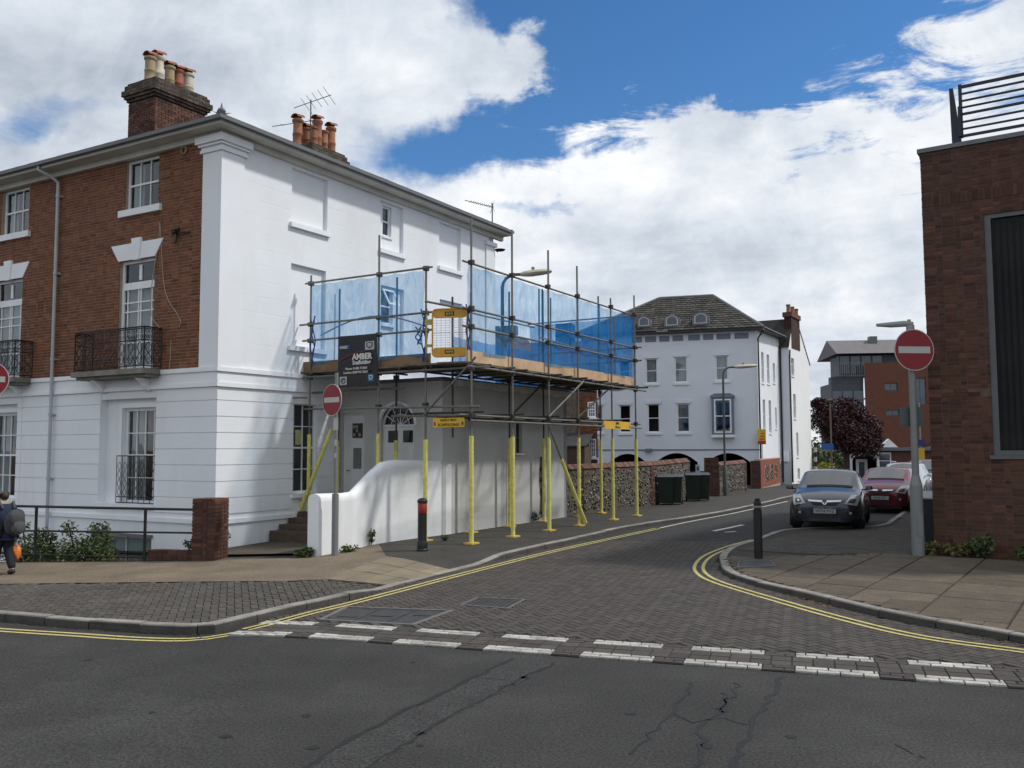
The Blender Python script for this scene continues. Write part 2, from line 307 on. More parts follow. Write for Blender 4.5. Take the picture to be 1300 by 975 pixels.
# ---------------------------------------------------------------- mesh helpers
ORG = {}
def ramp(x, y): return 0.0
class MB:
    def __init__(s): s.v = []; s.f = []; s.t = []
    def quad(s, pts, tone=None):
        i = len(s.v); s.v += [Vector(p) for p in pts]; s.f.append(tuple(range(i, i+len(pts))))
        if tone is not None:
            while len(s.t) < i: s.t.append(.5)
            s.t += [tone]*len(pts)
        elif s.t: s.t += [.5]*len(pts)
        return s
    def hull8(s, p, tone=None, back=True):
        """p: 4 bottom then 4 top corners"""
        i = len(s.v); s.v += [Vector(q) for q in p]
        for f in ((0, 1, 5, 4), (1, 2, 6, 5), (2, 3, 7, 6), (3, 0, 4, 7), (4, 5, 6, 7)) + (((3, 2, 1, 0),) if back else ()):
            s.f.append(tuple(i+k for k in f))
        if tone is not None:
            while len(s.t) < i: s.t.append(.5)
            s.t += [tone]*8
        elif s.t: s.t += [.5]*8
        return s
    def box(s, F, a0, a1, b0, b1, z0, z1, tone=None):
        return s.hull8([F(a0, b0, z0), F(a1, b0, z0), F(a1, b1, z0), F(a0, b1, z0), F(a0, b0, z1), F(a1, b0, z1), F(a1, b1, z1), F(a0, b1, z1)], tone)
    def tube(s, p, q, r, n=8, r2=None, cap=True):
        p, q = Vector(p), Vector(q); d = (q-p).normalized()
        u = d.orthogonal().normalized(); w = d.cross(u); i = len(s.v); r2 = r if r2 is None else r2
        for c, rr in ((p, r), (q, r2)):
            for k in range(n):
                a = 2*PI*k/n; s.v.append(c+u*(rr*math.cos(a))+w*(rr*math.sin(a)))
        for k in range(n): s.f.append((i+k, i+(k+1) % n, i+n+(k+1) % n, i+n+k))
        if cap: s.f.append(tuple(i+n-1-k for k in range(n))); s.f.append(tuple(i+n+k for k in range(n)))
        if s.t: s.t += [.5]*(2*n)
        return s
    def path(s, pts, r, n=6):
        pts = [Vector(p) for p in pts]; i = len(s.v); m = len(pts)
        u = None
        for k, p in enumerate(pts):
            d = (pts[min(k+1, m-1)]-pts[max(k-1, 0)]).normalized()
            u = d.orthogonal().normalized() if u is None else (u-d*u.dot(d)).normalized()
            w = d.cross(u)
            rr = r[k] if isinstance(r, (list, tuple)) else r
            for j in range(n):
                a = 2*PI*j/n; s.v.append(p+u*(rr*math.cos(a))+w*(rr*math.sin(a)))
        for k in range(m-1):
            for j in range(n): s.f.append((i+k*n+j, i+k*n+(j+1) % n, i+(k+1)*n+(j+1) % n, i+(k+1)*n+j))
        s.f.append(tuple(i+n-1-j for j in range(n))); s.f.append(tuple(i+(m-1)*n+j for j in range(n)))
        if s.t: s.t += [.5]*(m*n)
        return s
    def lathe(s, c, prof, n=12, tone=None):
        c = Vector(c); i = len(s.v); m = len(prof)
        for (r, z) in prof:
            for k in range(n):
                a = 2*PI*k/n; s.v.append(c+Vector((r*math.cos(a), r*math.sin(a), z)))
        for j in range(m-1):
            for k in range(n): s.f.append((i+j*n+k, i+j*n+(k+1) % n, i+(j+1)*n+(k+1) % n, i+(j+1)*n+k))
        s.f.append(tuple(i+n-1-k for k in range(n))); s.f.append(tuple(i+(m-1)*n+k for k in range(n)))
        if tone is not None:
            while len(s.t) < i: s.t.append(.5)
            s.t += [tone]*(m*n)
        elif s.t: s.t += [.5]*(m*n)
        return s
    def prism(s, F, poly, b0, b1):
        """poly of (a, z) in the plane of F, from depth b0 to b1"""
        n = len(poly); i = len(s.v)
        for b in (b0, b1): s.v += [F(a, b, z) for a, z in poly]
        for k in range(n): s.f.append((i+k, i+(k+1) % n, i+n+(k+1) % n, i+n+k))
        s.f.append(tuple(i+k for k in range(n))[::-1]); s.f.append(tuple(i+n+k for k in range(n)))
        if s.t: s.t += [.5]*(2*n)
        return s
    def holed(s, F, a0, a1, z0, z1, holes, off=0.0, depth=0.2):
        A_ = sorted({a0, a1, *[min(max(x, a0), a1) for h in holes for x in h[:2]]})
        Z_ = sorted({z0, z1, *[min(max(x, z0), z1) for h in holes for x in h[2:4]]})
        inh = lambda a, z: any(h[0] < a < h[1] and h[2] < z < h[3] for h in holes)
        for i in range(len(A_)-1):
            for j in range(len(Z_)-1):
                if not inh((A_[i]+A_[i+1])/2, (Z_[j]+Z_[j+1])/2):
                    s.quad([F(A_[i], off, Z_[j]), F(A_[i+1], off, Z_[j]), F(A_[i+1], off, Z_[j+1]), F(A_[i], off, Z_[j+1])])
        for h in holes:
            x0, x1, y0, y1 = h[:4]; d = h[4] if len(h) > 4 else depth
            c = [(x0, y0), (x1, y0), (x1, y1), (x0, y1)]
            for k in range(4):
                (p, q), (r, t) = c[k], c[(k+1) % 4]
                s.quad([F(p, off, q), F(r, off, t), F(r, off-d, t), F(p, off-d, q)])
        return s
    def build(s, name, m, parent=None, kind=None, label=None, smooth=False, base=None, cat=None, group=None):
        L = Vector(ORG[parent]) if parent is not None else (Vector(base) if base is not None else Vector((0, 0, 0)))
        me = bpy.data.meshes.new(name); me.from_pydata([tuple(v-L) for v in s.v], [], s.f)
        if s.t:
            while len(s.t) < len(s.v): s.t.append(.5)
            at = me.attributes.new('tone', 'FLOAT', 'POINT'); at.data.foreach_set('value', s.t)
        if smooth:
            me.polygons.foreach_set('use_smooth', [True]*len(me.polygons))
            try: me.set_sharp_from_angle(angle=R(40))
            except Exception: pass
        for mm in (m if isinstance(m, (list, tuple)) else [m]): me.materials.append(mm)
        o = bpy.data.objects.new(name, me); COL.objects.link(o)
        if parent is not None: o.parent = parent
        else: o.location = L
        ORG[o] = L
        tag(o, label, cat, group, kind)
        return o
def tag(o, label=None, cat=None, group=None, kind=None):
    if label: o['label'] = label
    if cat: o['category'] = cat
    if group: o['group'] = group
    if kind: o['kind'] = kind
    return o
def thing(name, label, cat, loc, group=None):
    o = bpy.data.objects.new(name, None); COL.objects.link(o); o.location = loc; o.empty_display_size = .2
    ORG[o] = Vector(loc); return tag(o, label, cat, group)
def obj_mesh(name, me, parent=None, loc=(0, 0, 0), rz=0.0):
    o = bpy.data.objects.new(name, me); COL.objects.link(o)
    if parent is not None: o.parent = parent; o.location = Vector(loc)-Vector(ORG[parent])
    else: o.location = loc
    o.rotation_euler = (0, 0, rz); return o
def dup(root, loc, rz=0.0, label=None, scale=None):
    r = root.copy(); COL.objects.link(r); r.location = loc; r.rotation_euler = (0, 0, rz)
    if scale: r.scale = scale
    if label: r['label'] = label
    for ch in list(root.children):
        c = ch.copy(); COL.objects.link(c); c.parent = r
        for g in list(ch.children):
            d = g.copy(); COL.objects.link(d); d.parent = c
    return r
def frame(O, T, Nn):
    O, T, Nn = Vector((O[0], O[1], 0)), Vector(T), Vector(Nn)
    return lambda a, b, z: O + T*a + Nn*b + Vector((0, 0, z))
WF = lambda a, b, z: Vector((a, b, z))
def spline(pts, step=.25):
    pts = [Vector(p) for p in pts]; P = [pts[0]*2-pts[1]]+pts+[pts[-1]*2-pts[-2]]; out = []
    for i in range(1, len(P)-2):
        n = max(1, int((P[i+1]-P[i]).length/step))
        for k in range(n):
            t = k/n; a, b, c, d = P[i-1], P[i], P[i+1], P[i+2]
            out.append(.5*((2*b)+(c-a)*t+(2*a-5*b+4*c-d)*t*t+(3*b-a-3*c+d)*t**3))
    out.append(pts[-1]); return out
def inside(p, poly):
    x, y = p[0], p[1]; c = False; n = len(poly)
    for i in range(n):
        x0, y0 = poly[i][0], poly[i][1]; x1, y1 = poly[(i+1) % n][0], poly[(i+1) % n][1]
        if (y0 > y) != (y1 > y) and x < (x1-x0)*(y-y0)/(y1-y0)+x0: c = not c
    return c
def sheet(name, poly, h, m, holes=(), kind='structure', parent=None, lie=True, **kw):
    """a piece of ground: an outline laid at height h over the lie of the land"""
    bm = bmesh.new(); n = len(poly)
    cv, _, cf, _, _, _ = delaunay_2d_cdt([Vector((p[0], p[1])) for p in poly], [(i, (i+1) % n) for i in range(n)], [], 0, 1e-4)
    vs = [bm.verts.new((p.x, p.y, 0)) for p in cv]
    for f in cf:
        c = sum((cv[i] for i in f), Vector((0, 0)))/len(f)
        if inside(c, poly): bm.faces.new([vs[i] for i in f])
    xs = [p[0] for p in poly]; ys = [p[1] for p in poly]
    def cut(co, no):
        bmesh.ops.bisect_plane(bm, geom=bm.verts[:]+bm.edges[:]+bm.faces[:], plane_co=co, plane_no=no)
    for x in [-2-.5*i for i in range(4)]+[-4-2*i for i in range(15)]+[4, 10]:
        if min(xs) < x < max(xs): cut((x, 0, 0), (1, 0, 0))
    for y in [45, 50, 60, 75, 90, 105]:
        if min(ys) < y < max(ys): cut((0, y, 0), (0, 1, 0))
    for q in holes:
        n = len(q)
        for i in range(n):
            a, b = Vector(q[i][:2]).to_3d(), Vector(q[(i+1) % n][:2]).to_3d(); e = b-a
            cut(a, (-e.y, e.x, 0))
        kill = [f for f in bm.faces if inside(f.calc_center_median(), q)]
        bmesh.ops.delete(bm, geom=kill, context='FACES')
    if h > .05:
        for i in range(14):
            for co, no in (((-3.6+.3*i, 0, 0), (1, 0, 0)), ((0, 12.6+.3*i, 0), (0, 1, 0))):
                if (min(xs) < co[0] < max(xs)) if no[0] else (min(ys) < co[1] < max(ys)): cut(co, no)
    for v in bm.verts: v.co.z = zg(v.co.x, v.co.y)+h-(ramp(v.co.x, v.co.y) if h > .05 else 0)
    bmesh.ops.recalc_face_normals(bm, faces=bm.faces[:])
    me = bpy.data.meshes.new(name); bm.to_mesh(me); bm.free(); me.materials.append(m)
    o = bpy.data.objects.new(name, me); COL.objects.link(o); ORG[o] = Vector((0, 0, 0))
    if parent: o.parent = parent
    return tag(o, kind=kind, **kw)
def stroke(mb, pts, w, h):
    pts = [Vector(p) for p in pts]; prev = None
    for i, p in enumerate(pts):
        d = pts[min(i+1, len(pts)-1)]-pts[max(i-1, 0)]; d.z = 0; d.normalize(); n = Vector((-d.y, d.x, 0))*w/2
        l, r = p+n, p-n; l.z = zg(l.x, l.y)+h; r.z = zg(r.x, r.y)+h
        if prev: mb.quad([prev[0], prev[1], r, l])
        prev = (l, r)
    return mb
def offset(pts, d):
    out = []
    for i, p in enumerate(pts):
        t = pts[min(i+1, len(pts)-1)]-pts[max(i-1, 0)]; t = Vector((t.x, t.y, 0)).normalized()
        out.append(Vector((p.x-t.y*d, p.y+t.x*d, p.z)))
    return out
_bm_cache = {}
def brick_mesh(l, h, d, tb, m, key='brick'):
    k = (key, round(l, 2), round(h, 3), round(d, 3), tb, m.name)
    if k not in _bm_cache:
        mb = MB(); mb.box(WF, -l/2, l/2, -d/2, d/2, -h/2, h/2, tone=tb/6); me = bpy.data.meshes.new(key)
        me.from_pydata([tuple(v) for v in mb.v], [], mb.f); at = me.attributes.new('tone', 'FLOAT', 'POINT'); at.data.foreach_set('value', mb.t)
        me.materials.append(m); _bm_cache[k] = me
    return _bm_cache[k]
def bricks(parent, F, T, a0, a1, z0, z1, holes, m, n_single=300, key=None, bond='flemish', proud=.008, depth=.02, ch=.075, vbands=()):
    """lays the bricks of a wall one by one: the nearest are objects, the rest is one mesh"""
    L, Hd, j = .211, .0985, .014; cells = []
    rows = int(round((z1-z0)/ch))
    for r in range(rows):
        zl, zh = z0+r*ch+j/2, z0+(r+1)*ch-j/2; zm = (zl+zh)/2
        if any(b0 <= zm <= b1 for b0, b1 in vbands): continue
        a = a0 - (random.choice((0, .0)) if bond == 'none' else (0 if r % 2 == 0 else (.1125/2+.05 if bond == 'flemish' else .1125))); k = r % 2
        while a < a1:
            l = (L if k % 2 == 0 else Hd) if bond == 'flemish' else L
            segs = [(max(a, a0), min(a+l, a1))]
            for h in holes:
                if h[2]-.02 < zm < h[3]+.02:
                    ns = []
                    for x, y in segs:
                        if y <= h[0] or x >= h[1]: ns.append((x, y)); continue
                        if x < h[0]: ns.append((x, h[0]))
                        if y > h[1]: ns.append((h[1], y))
                    segs = ns
            for x, y in segs:
                if y-x > .03: cells.append((x, y, zl, zh))
            a += l+j; k += 1
    camp = Vector((0, 0, CZ))
    key = key or (lambda c: (F((c[0]+c[1])/2, 0, (c[2]+c[3])/2)-camp).length)
    cells.sort(key=key); rz = math.atan2(T[1], T[0]); mb = MB()
    for i, (x, y, zl, zh) in enumerate(cells):
        tone = min(1, max(0, random.gauss(.5, .22))); pr = proud+random.uniform(-.002, .003)
        if i < n_single and y-x > .09:
            me = brick_mesh(y-x, zh-zl, depth+pr, int(tone*6), m)
            obj_mesh('brick', me, parent, F((x+y)/2, (pr-depth)/2, (zl+zh)/2), rz)
        else:
            mb.hull8([F(x, -depth, zl), F(y, -depth, zl), F(y, pr, zl), F(x, pr, zl), F(x, -depth, zh), F(y, -depth, zh), F(y, pr, zh), F(x, pr, zh)], tone)
    if mb.v: mb.build('brick', m, parent, kind='stuff')
def paver_mesh(l, w, d, tb, m, key):
    k = (key, round(l, 3), round(w, 3), tb, m.name)
    if k not in _bm_cache:
        mb = MB(); c = .006
        mb.hull8([(-l/2, -w/2, -d), (l/2, -w/2, -d), (l/2, w/2, -d), (-l/2, w/2, -d), (-l/2+c, -w/2+c, 0), (l/2-c, -w/2+c, 0), (l/2-c, w/2-c, 0), (-l/2+c, w/2-c, 0)], tb/6, back=False)
        me = bpy.data.meshes.new(key); me.from_pydata([tuple(v) for v in mb.v], [], mb.f)
        at = me.attributes.new('tone', 'FLOAT', 'POINT'); at.data.foreach_set('value', mb.t); me.materials.append(m); _bm_cache[k] = me
    return _bm_cache[k]
def lay(parent, items, h, m, n_single=300, name='paving_block', d=.03):
    """items: (centre xy, length, width, angle); nearest become objects, the rest one mesh"""
    items.sort(key=lambda q: q[0].length); mb = MB()
    for i, (c, l, w, an) in enumerate(items):
        t = min(1, max(0, random.gauss(.5, .25))); z = zg(c.x, c.y)+h+random.uniform(-.002, .002)-(ramp(c.x, c.y) if h > .05 else 0)
        if i < n_single:
            obj_mesh(name, paver_mesh(l, w, d, int(t*6), m, name), parent, (c.x, c.y, z), an)
        else:
            u = Vector((math.cos(an), math.sin(an), 0)); v = Vector((-u.y, u.x, 0)); q = Vector((c.x, c.y, z)); e = .006
            P = lambda a, b, zz: q+u*a+v*b+Vector((0, 0, zz))
            mb.hull8([P(-l/2, -w/2, -d), P(l/2, -w/2, -d), P(l/2, w/2, -d), P(-l/2, w/2, -d), P(-l/2+e, -w/2+e, 0), P(l/2-e, -w/2+e, 0), P(l/2-e, w/2-e, 0), P(-l/2+e, w/2-e, 0)], t, back=False)
    if mb.v: mb.build(name, m, parent, kind='stuff')
def herring(poly, ang, avoid=(), unit=.102, gap=.0035):
    xs = [p[0] for p in poly]; ys = [p[1] for p in poly]; cx, cy = sum(xs)/len(xs), sum(ys)/len(ys)
    r = max(math.hypot(p[0]-cx, p[1]-cy) for p in poly); n = int(r/unit)+2; out = []
    ca, sa = math.cos(ang), math.sin(ang)
    for i in range(-n, n):
        for j in range(-n, n):
            d = (i-j) % 4
            if d == 0: c, rot = ((i+1)*unit, (j+.5)*unit), 0
            elif d == 3: c, rot = ((i+.5)*unit, (j+1)*unit), PI/2
            else: continue
            x, y = cx+c[0]*ca-c[1]*sa, cy+c[0]*sa+c[1]*ca
            if inside((x, y), poly) and not any(inside((x, y), a) for a in avoid):
                out.append((Vector((x, y)), 2*unit-gap, unit-gap, ang+rot))
    return out
def text_mesh(s, size, mat_, name, parent, pos, right, up, align='CENTER', bold=0.0, kindname=None):
    cu = bpy.data.curves.new('t', 'FONT'); cu.body = s; cu.size = size; cu.align_x = align; cu.align_y = 'CENTER'; cu.offset = bold; cu.resolution_u = 2
    o = bpy.data.objects.new('t', cu); COL.objects.link(o)
    bpy.context.view_layer.update()
    me = bpy.data.meshes.new_from_object(o.evaluated_get(bpy.context.evaluated_depsgraph_get()))
    bpy.data.objects.remove(o); right, up = Vector(right).normalized(), Vector(up).normalized(); nn = right.cross(up)
    Lc = Vector(ORG[parent]); Mx = Matrix((right, up, nn)).transposed().to_4x4(); Mx.translation = Vector(pos)-Lc
    me.transform(Mx); me.materials.clear(); me.materials.append(mat_)
    q = bpy.data.objects.new(name, me); COL.objects.link(q); q.parent = parent; ORG[q] = Lc; return q
def leaves(mb, c, r, n, size, squash=(1, 1, 1)):
    for _ in range(n):
        d = Vector((random.gauss(0, 1), random.gauss(0, 1), random.gauss(0, 1))).normalized()*(random.random()**.45)
        p = Vector(c)+Vector((d.x*r*squash[0], d.y*r*squash[1], d.z*r*squash[2]))
        u = Vector((random.gauss(0, 1), random.gauss(0, 1), random.gauss(0, .7))).normalized(); v = u.orthogonal().normalized()
        v = (v*math.cos(random.random()*6)+u.cross(v)*math.sin(random.random()*6)).normalized(); s = size*random.uniform(.6, 1.3)
        mb.quad([p-u*s, p+v*s*.45, p+u*s, p-v*s*.45], random.random())
    return mb
def window(parent, F, a0, a1, z0, z1, inset=.10, cols=3, rows=4, fw=.055, bar=.022, m=None, mid=True, curtain=None, sill=None, room=.7, name='window', rowz=None, colx=None, glassm=None):
    m = m or W_TRIM; mb = MB(); o0, o1 = -inset-.055, -inset
    mb.box(F, a0, a0+fw, o0, o1, z0, z1); mb.box(F, a1-fw, a1, o0, o1, z0, z1)
    mb.box(F, a0+fw, a1-fw, o0, o1, z0, z0+fw*1.3); mb.box(F, a0+fw, a1-fw, o0, o1, z1-fw, z1)
    ia, ib, ic, id_ = a0+fw, a1-fw, z0+fw*1.3, z1-fw
    cx = colx or [ia+(ib-ia)*k/cols for k in range(cols+1)]; rzs = rowz or [ic+(id_-ic)*k/rows for k in range(rows+1)]
    for k, x in enumerate(cx[1:-1]):
        for q in range(len(rzs)-1): mb.box(F, x-bar/2, x+bar/2, o0+.012, o1-.008, rzs[q]+bar/2, rzs[q+1]-bar/2)
    for k, z in enumerate(rzs[1:-1]):
        hb = .045 if (mid and k == len(rzs)//2-1) else bar
        mb.box(F, ia, ib, o0+.006, o1-.004, z-hb/2, z+hb/2)
    w = mb.build(name, m, parent)
    for i in range(len(cx)-1):
        for j in range(len(rzs)-1):
            tl = random.uniform(-.004, .004)
            p = MB().quad([F(cx[i], o0+.02+tl, rzs[j]), F(cx[i+1], o0+.02-tl, rzs[j]), F(cx[i+1], o0+.02, rzs[j+1]), F(cx[i], o0+.02, rzs[j+1])])
            p.build('pane', glassm or GLASS, w)
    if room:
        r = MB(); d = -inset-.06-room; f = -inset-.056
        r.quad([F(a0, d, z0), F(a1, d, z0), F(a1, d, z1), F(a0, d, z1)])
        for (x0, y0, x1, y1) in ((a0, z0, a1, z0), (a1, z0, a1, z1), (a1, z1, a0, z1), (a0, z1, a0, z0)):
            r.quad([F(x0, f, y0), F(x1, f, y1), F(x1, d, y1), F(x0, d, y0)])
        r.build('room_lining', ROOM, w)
    for (c0, c1) in (curtain or ()):
        q = MB(); n = 10; x0, x1 = a0+(a1-a0)*c0, a0+(a1-a0)*c1
        for k in range(n):
            f0, f1 = [-inset-.14-.03*math.sin(t*2.4) for t in (k, k+1)]
            q.quad([F(x0+(x1-x0)*k/n, f0, z0+.03), F(x0+(x1-x0)*(k+1)/n, f1, z0+.03), F(x0+(x1-x0)*(k+1)/n, f1, z1-.03), F(x0+(x1-x0)*k/n, f0, z1-.03)])
        q.build('curtain', CURT, w)
    if sill:
        e, hh, pj = sill
        MB().box(F, a0-e, a1+e, -inset, pj, z0-hh, z0-.001).build('sill', W_TRIM, w)
    return w
# ================================================================ ground
C0 = Vector((-6.515, 19.63, 0))
FA = frame(C0, A, N); FB = frame(C0, B, MF)
def rect(O, T, xl, xr, yt, yb, ref='R'):
    x = xr if ref == 'R' else xl
    al, _ = hit(xl, 500, O, T); ar, _ = hit(xr, 500, O, T); _, zt = hit(x, yt, O, T); _, zb = hit(x, yb, O, T)
    return [min(al, ar), max(al, ar), min(zt, zb), max(zt, zb)]
PZ = 0.10
left_px = [(0, 789), (101, 798), (190, 804), (233, 806), (271, 805), (305, 797), (372, 780), (440, 764.6), (512, 743), (603, 720), (674, 702), (738, 687.6), (803, 672.5), (900, 657), (958, 645), (1001, 634)]
LK = [G(x, y) for x, y in left_px]
md = (LK[1]-LK[0]); md.z = 0; md.normalize()
LK = [LK[0]-md*40] + LK + [LK[-1]+A*45]
LKs = [LK[0]]+spline(LK[1:-1], .3)+[LK[-1]]
right_px = [(1108, 671.7), (1003, 675.5), (958, 689), (927, 699), (914, 709), (914, 718), (921, 731), (955, 744), (1028, 763), (1138, 790), (1235, 808), (1300, 820)]
RKc = [G(x, y) for x, y in right_px]
lay_in = [G(1152, 648), G(1124, 668)]
RK0 = [lay_in[0]+A*45, lay_in[0], lay_in[1]]
e = (RKc[-1]-RKc[-2]); e.z = 0; e.normalize()
RKs = RK0 + spline(RKc, .25) + [RKc[-1]+e*40]

rail_l, pil = G(45, 713, PZ), G(243, 711, PZ)
M = Vector((rail_l.x-pil.x, rail_l.y-pil.y, 0)).normalized()
rail_far = pil+M*9
well = [(pil+M*.0)[:2], (rail_far)[:2], (FB(12, 0, 0))[:2], (FB(.9, 0, 0))[:2]]
well = [Vector(p) for p in well]

drop0, drop1 = G(480, 752), G(612, 718); drop_d = Vector((drop1.x-drop0.x, drop1.y-drop0.y, 0)); drop_l = drop_d.length; drop_d.normalize()
def drop_t(p):
    a = (Vector((p[0], p[1], 0))-Vector((drop0.x, drop0.y, 0))).dot(drop_d); return max(0, min(1, min((a+.7)/.8, (drop_l+.9-a)/.9)))
def ramp(x, y):
    v = Vector((x-drop0.x, y-drop0.y, 0)); return .072*drop_t((x, y))*max(0, min(1, 1-(abs(v.x*-drop_d.y+v.y*drop_d.x)-.15)/1.2))
ground = sheet('ground', [(-1500, -600), (1500, -600), (1500, 3000), (-1500, 3000)], -.06, EARTH, holes=[well])
street = sheet('main_road', [(-60, -40), (60, -40), (60, 130), (-60, 130)], 0.0, ASPH, holes=[well])
# block paved mouth of the side street
mouth_px = [(300, 808), (400, 815.5), (559, 826), (705, 838), (840, 847.5), (992, 856), (1161, 867), (1300, 875.5)]
mo = [G(x, y) for x, y in mouth_px]; S0, S1 = mo[0], mo[-1]
SD = (S1-S0); SD.z = 0; SLEN = SD.length; SD.normalize(); SN = Vector((-SD.y, SD.x, 0))
def between(pts, p, q):
    i = min(range(len(pts)), key=lambda k: (pts[k]-p).length); j = min(range(len(pts)), key=lambda k: (pts[k]-q).length)
    return pts[min(i, j):max(i, j)+1]
lk_part = between(LKs, LK[6], LK[12]); rk_part = between(RKs, RKc[2], RKc[-1])
mouth = [S0-SD*.1]+[S1+SD*.2]+[Vector(p) for p in reversed(rk_part)]+[Vector(p) for p in reversed(lk_part)]
side = sheet('side_street', mouth, .006, BED)
STRIP = .80
man_px = [(583, 770), (645, 775), (667, 763), (605, 760.5)]
man_c = [G(x, y) for x, y in man_px]
gul_px = [(404, 789), (525, 796), (577, 777), (438, 772)]
gul_c = [G(x, y) for x, y in gul_px]
hp = herring(mouth, math.atan2(SD.y, SD.x)+R(45), avoid=[[p[:2] for p in man_c], [p[:2] for p in gul_c]])
hp = [q for q in hp if (Vector((q[0].x, q[0].y, 0))-Vector((S0.x, S0.y, 0))).dot(SN) > STRIP+.07]
lay(side, hp, .020, PAVER, 300)
# give-way strip: rows of white and grey blocks
strip = sheet('give_way_strip', [S0-SD*.1, S1+SD*.2, S1+SD*.2+SN*(STRIP+.03), S0-SD*.1+SN*(STRIP+.03)], .010, BED)
an = math.atan2(SD.y, SD.x); dark, white = [], []
dash_px = [(383, 456), (479, 557), (588, 671), (704, 797), (839, 940), (992, 1103), (1163, 1290)]
dash = []
for a, b in dash_px:
    y = 808+(a-300)*.0675; pa, pb = G(a, y), G(b, 808+(b-300)*.0675)
    dash.append(((pa-S0).dot(SD), (pb-S0).dot(SD)))
per = (dash[-1][0]-dash[0][0])/(len(dash)-1); dl = sum(b-a for a, b in dash)/len(dash)
dash = [(dash[0][0]+per*(k-1), dash[0][0]+per*(k-1)+dl) for k in range(9)]
rowsS = [(.0, .1, 0), (.1, .2, 1), (.2, .4, 2), (.4, .6, 2), (.6, .7, 0), (.7, .8, 1)]
for (n0, n1, k) in rowsS:
    if k == 2:
        x = 0
        while x < SLEN+.1:
            dark.append((S0+SD*(x+.1)+SN*((n0+n1)/2), .195, n1-n0-.006, an)); x += .2
    else:
        segs = []; last = -.05
        for d0, d1 in dash: segs += [(last, d0, 0), (d0, d1, 1)]; last = d1
        segs.append((last, SLEN+.15, 0))
        for d0, d1, w in segs:
            if d1-d0 < .05: continue
            x = d0; first = k == 1
            while x < d1-.02:
                l = .1 if first else .205; first = False; x2 = min(x+l, d1)
                if x2-x > .03: (white if w else dark).append((S0+SD*((x+x2)/2)+SN*((n0+n1)/2), x2-x-.005, n1-n0-.005, an))
                x = x2
for q in dark+white: q[0].z = 0
dark = [(q[0].to_2d(), *q[1:]) for q in dark]; white = [(q[0].to_2d(), *q[1:]) for q in white]
lay(strip, dark, .021, PAVER, 290); lay(strip, white, .024, WBLOCK, 200, name='marking_block')

# tarmac of the street beyond the blocks
far_st = [Vector(p) for p in between(LKs, LK[12], LK[-1])]
far_r = [Vector(p) for p in between(RKs, RKs[0], RKc[2])]
sheet('street_tarmac', far_st+far_r, .013, ASPH2)

# pavements
pav_l_line = [Vector(p) for p in LKs]
back_l = [rail_far+M*25, rail_far, pil, G(392, 705, PZ), G(480, 689, PZ), G(720, 654, PZ)]
pav_l = sheet('pavement', pav_l_line+[LK[-1]-N*14, Vector((-15, 60, 0)), Vector((-8, 24, 0))+A*3, FA(.3, .3, 0), FB(.9, 0, 0), pil, rail_far, rail_far+M*25], PZ-.022, BED)
tan_px = [(0, 741), (110, 739.5), (250, 738), (370, 737), (415, 735), (490, 706), (480, 689), (404, 706), (392, 708), (278, 709), (243, 712)]
tanp = [G(x, y, PZ) for x, y in tan_px]
tanp = [tanp[0]-md*12]+tanp+[rail_far+M*0, rail_far+M*3]
sheet('pavement_tarmac', tanp, PZ-.004, TAN)
# buff slabs beside the bollard
slab_px = [(415, 735), (500, 737.5), (577, 718.5), (490, 706)]
slab_q = [G(x, y, PZ) for x, y in slab_px]
sl_o = sheet('crossing_slabs', slab_q, PZ-.012, BED)
nx, ny = 4, 3
for i in range(nx):
    for j in range(ny):
        P_ = lambda u, v: (slab_q[0]*(1-u)+slab_q[1]*u)*(1-v)+(slab_q[3]*(1-u)+slab_q[2]*u)*v
        c4 = [P_((i+du)/nx, (j+dv)/ny) for du, dv in ((.012, .02), (.988, .02), (.988, .98), (.012, .98))]; dz = random.uniform(-.002, .003)
        at_ = lambda p, h: Vector((p.x, p.y, zg(p.x, p.y)+h-ramp(p.x, p.y)))
        MB().hull8([at_(p, PZ-.02) for p in c4]+[at_(p, PZ+.003+dz) for p in c4], random.random()).build('paving_slab', SLAB_B, sl_o)
# dark blocks on the corner
kin = offset(LKs, .16)
blk = [p for p in between(kin, LK[1], LK[9])]
blk_poly = [blk[0]-md*.5]+blk+[G(545, 722, PZ), G(505, 740, PZ), G(415, 735, PZ), G(370, 738, PZ), G(250, 739, PZ), G(0, 742, PZ), G(0, 742, PZ)-md*.6]
hb = herring(blk_poly, math.atan2(md.y, md.x)+R(45), avoid=[[p[:2] for p in slab_q]])
lay(pav_l, hb, PZ, PAVER_L, 300)
# footway tarmac along the street
fw = [Vector(p) for p in between(kin, LK[9], LK[-1])]
sheet('footway_tarmac', [G(585, 720, PZ)]+fw+[LK[-1]-N*2.6, G(905, 629, PZ), G(831, 641, PZ), G(720, 653, PZ), G(560, 676, PZ), G(480, 689, PZ), G(490, 706, PZ)], PZ-.006, FOOT)

kin_r = offset(RKs, .16)
brick_r0 = G(1187, 703, PZ)
BR_T = Vector((1650, -1130, 0)).normalized(); BR_N = Vector((BR_T.y, -BR_T.x, 0)); BR_N = BR_N if BR_N.y < 0 else -BR_N
FR = frame(brick_r0, BR_T, BR_N)
pav_r = sheet('pavement', [Vector(p) for p in RKs]+[FR(45, 0, 0), FR(0, -.3, 0), FR(0, -.3, 0)+A*60], PZ-.022, BED)
pav_r.name = 'pavement'
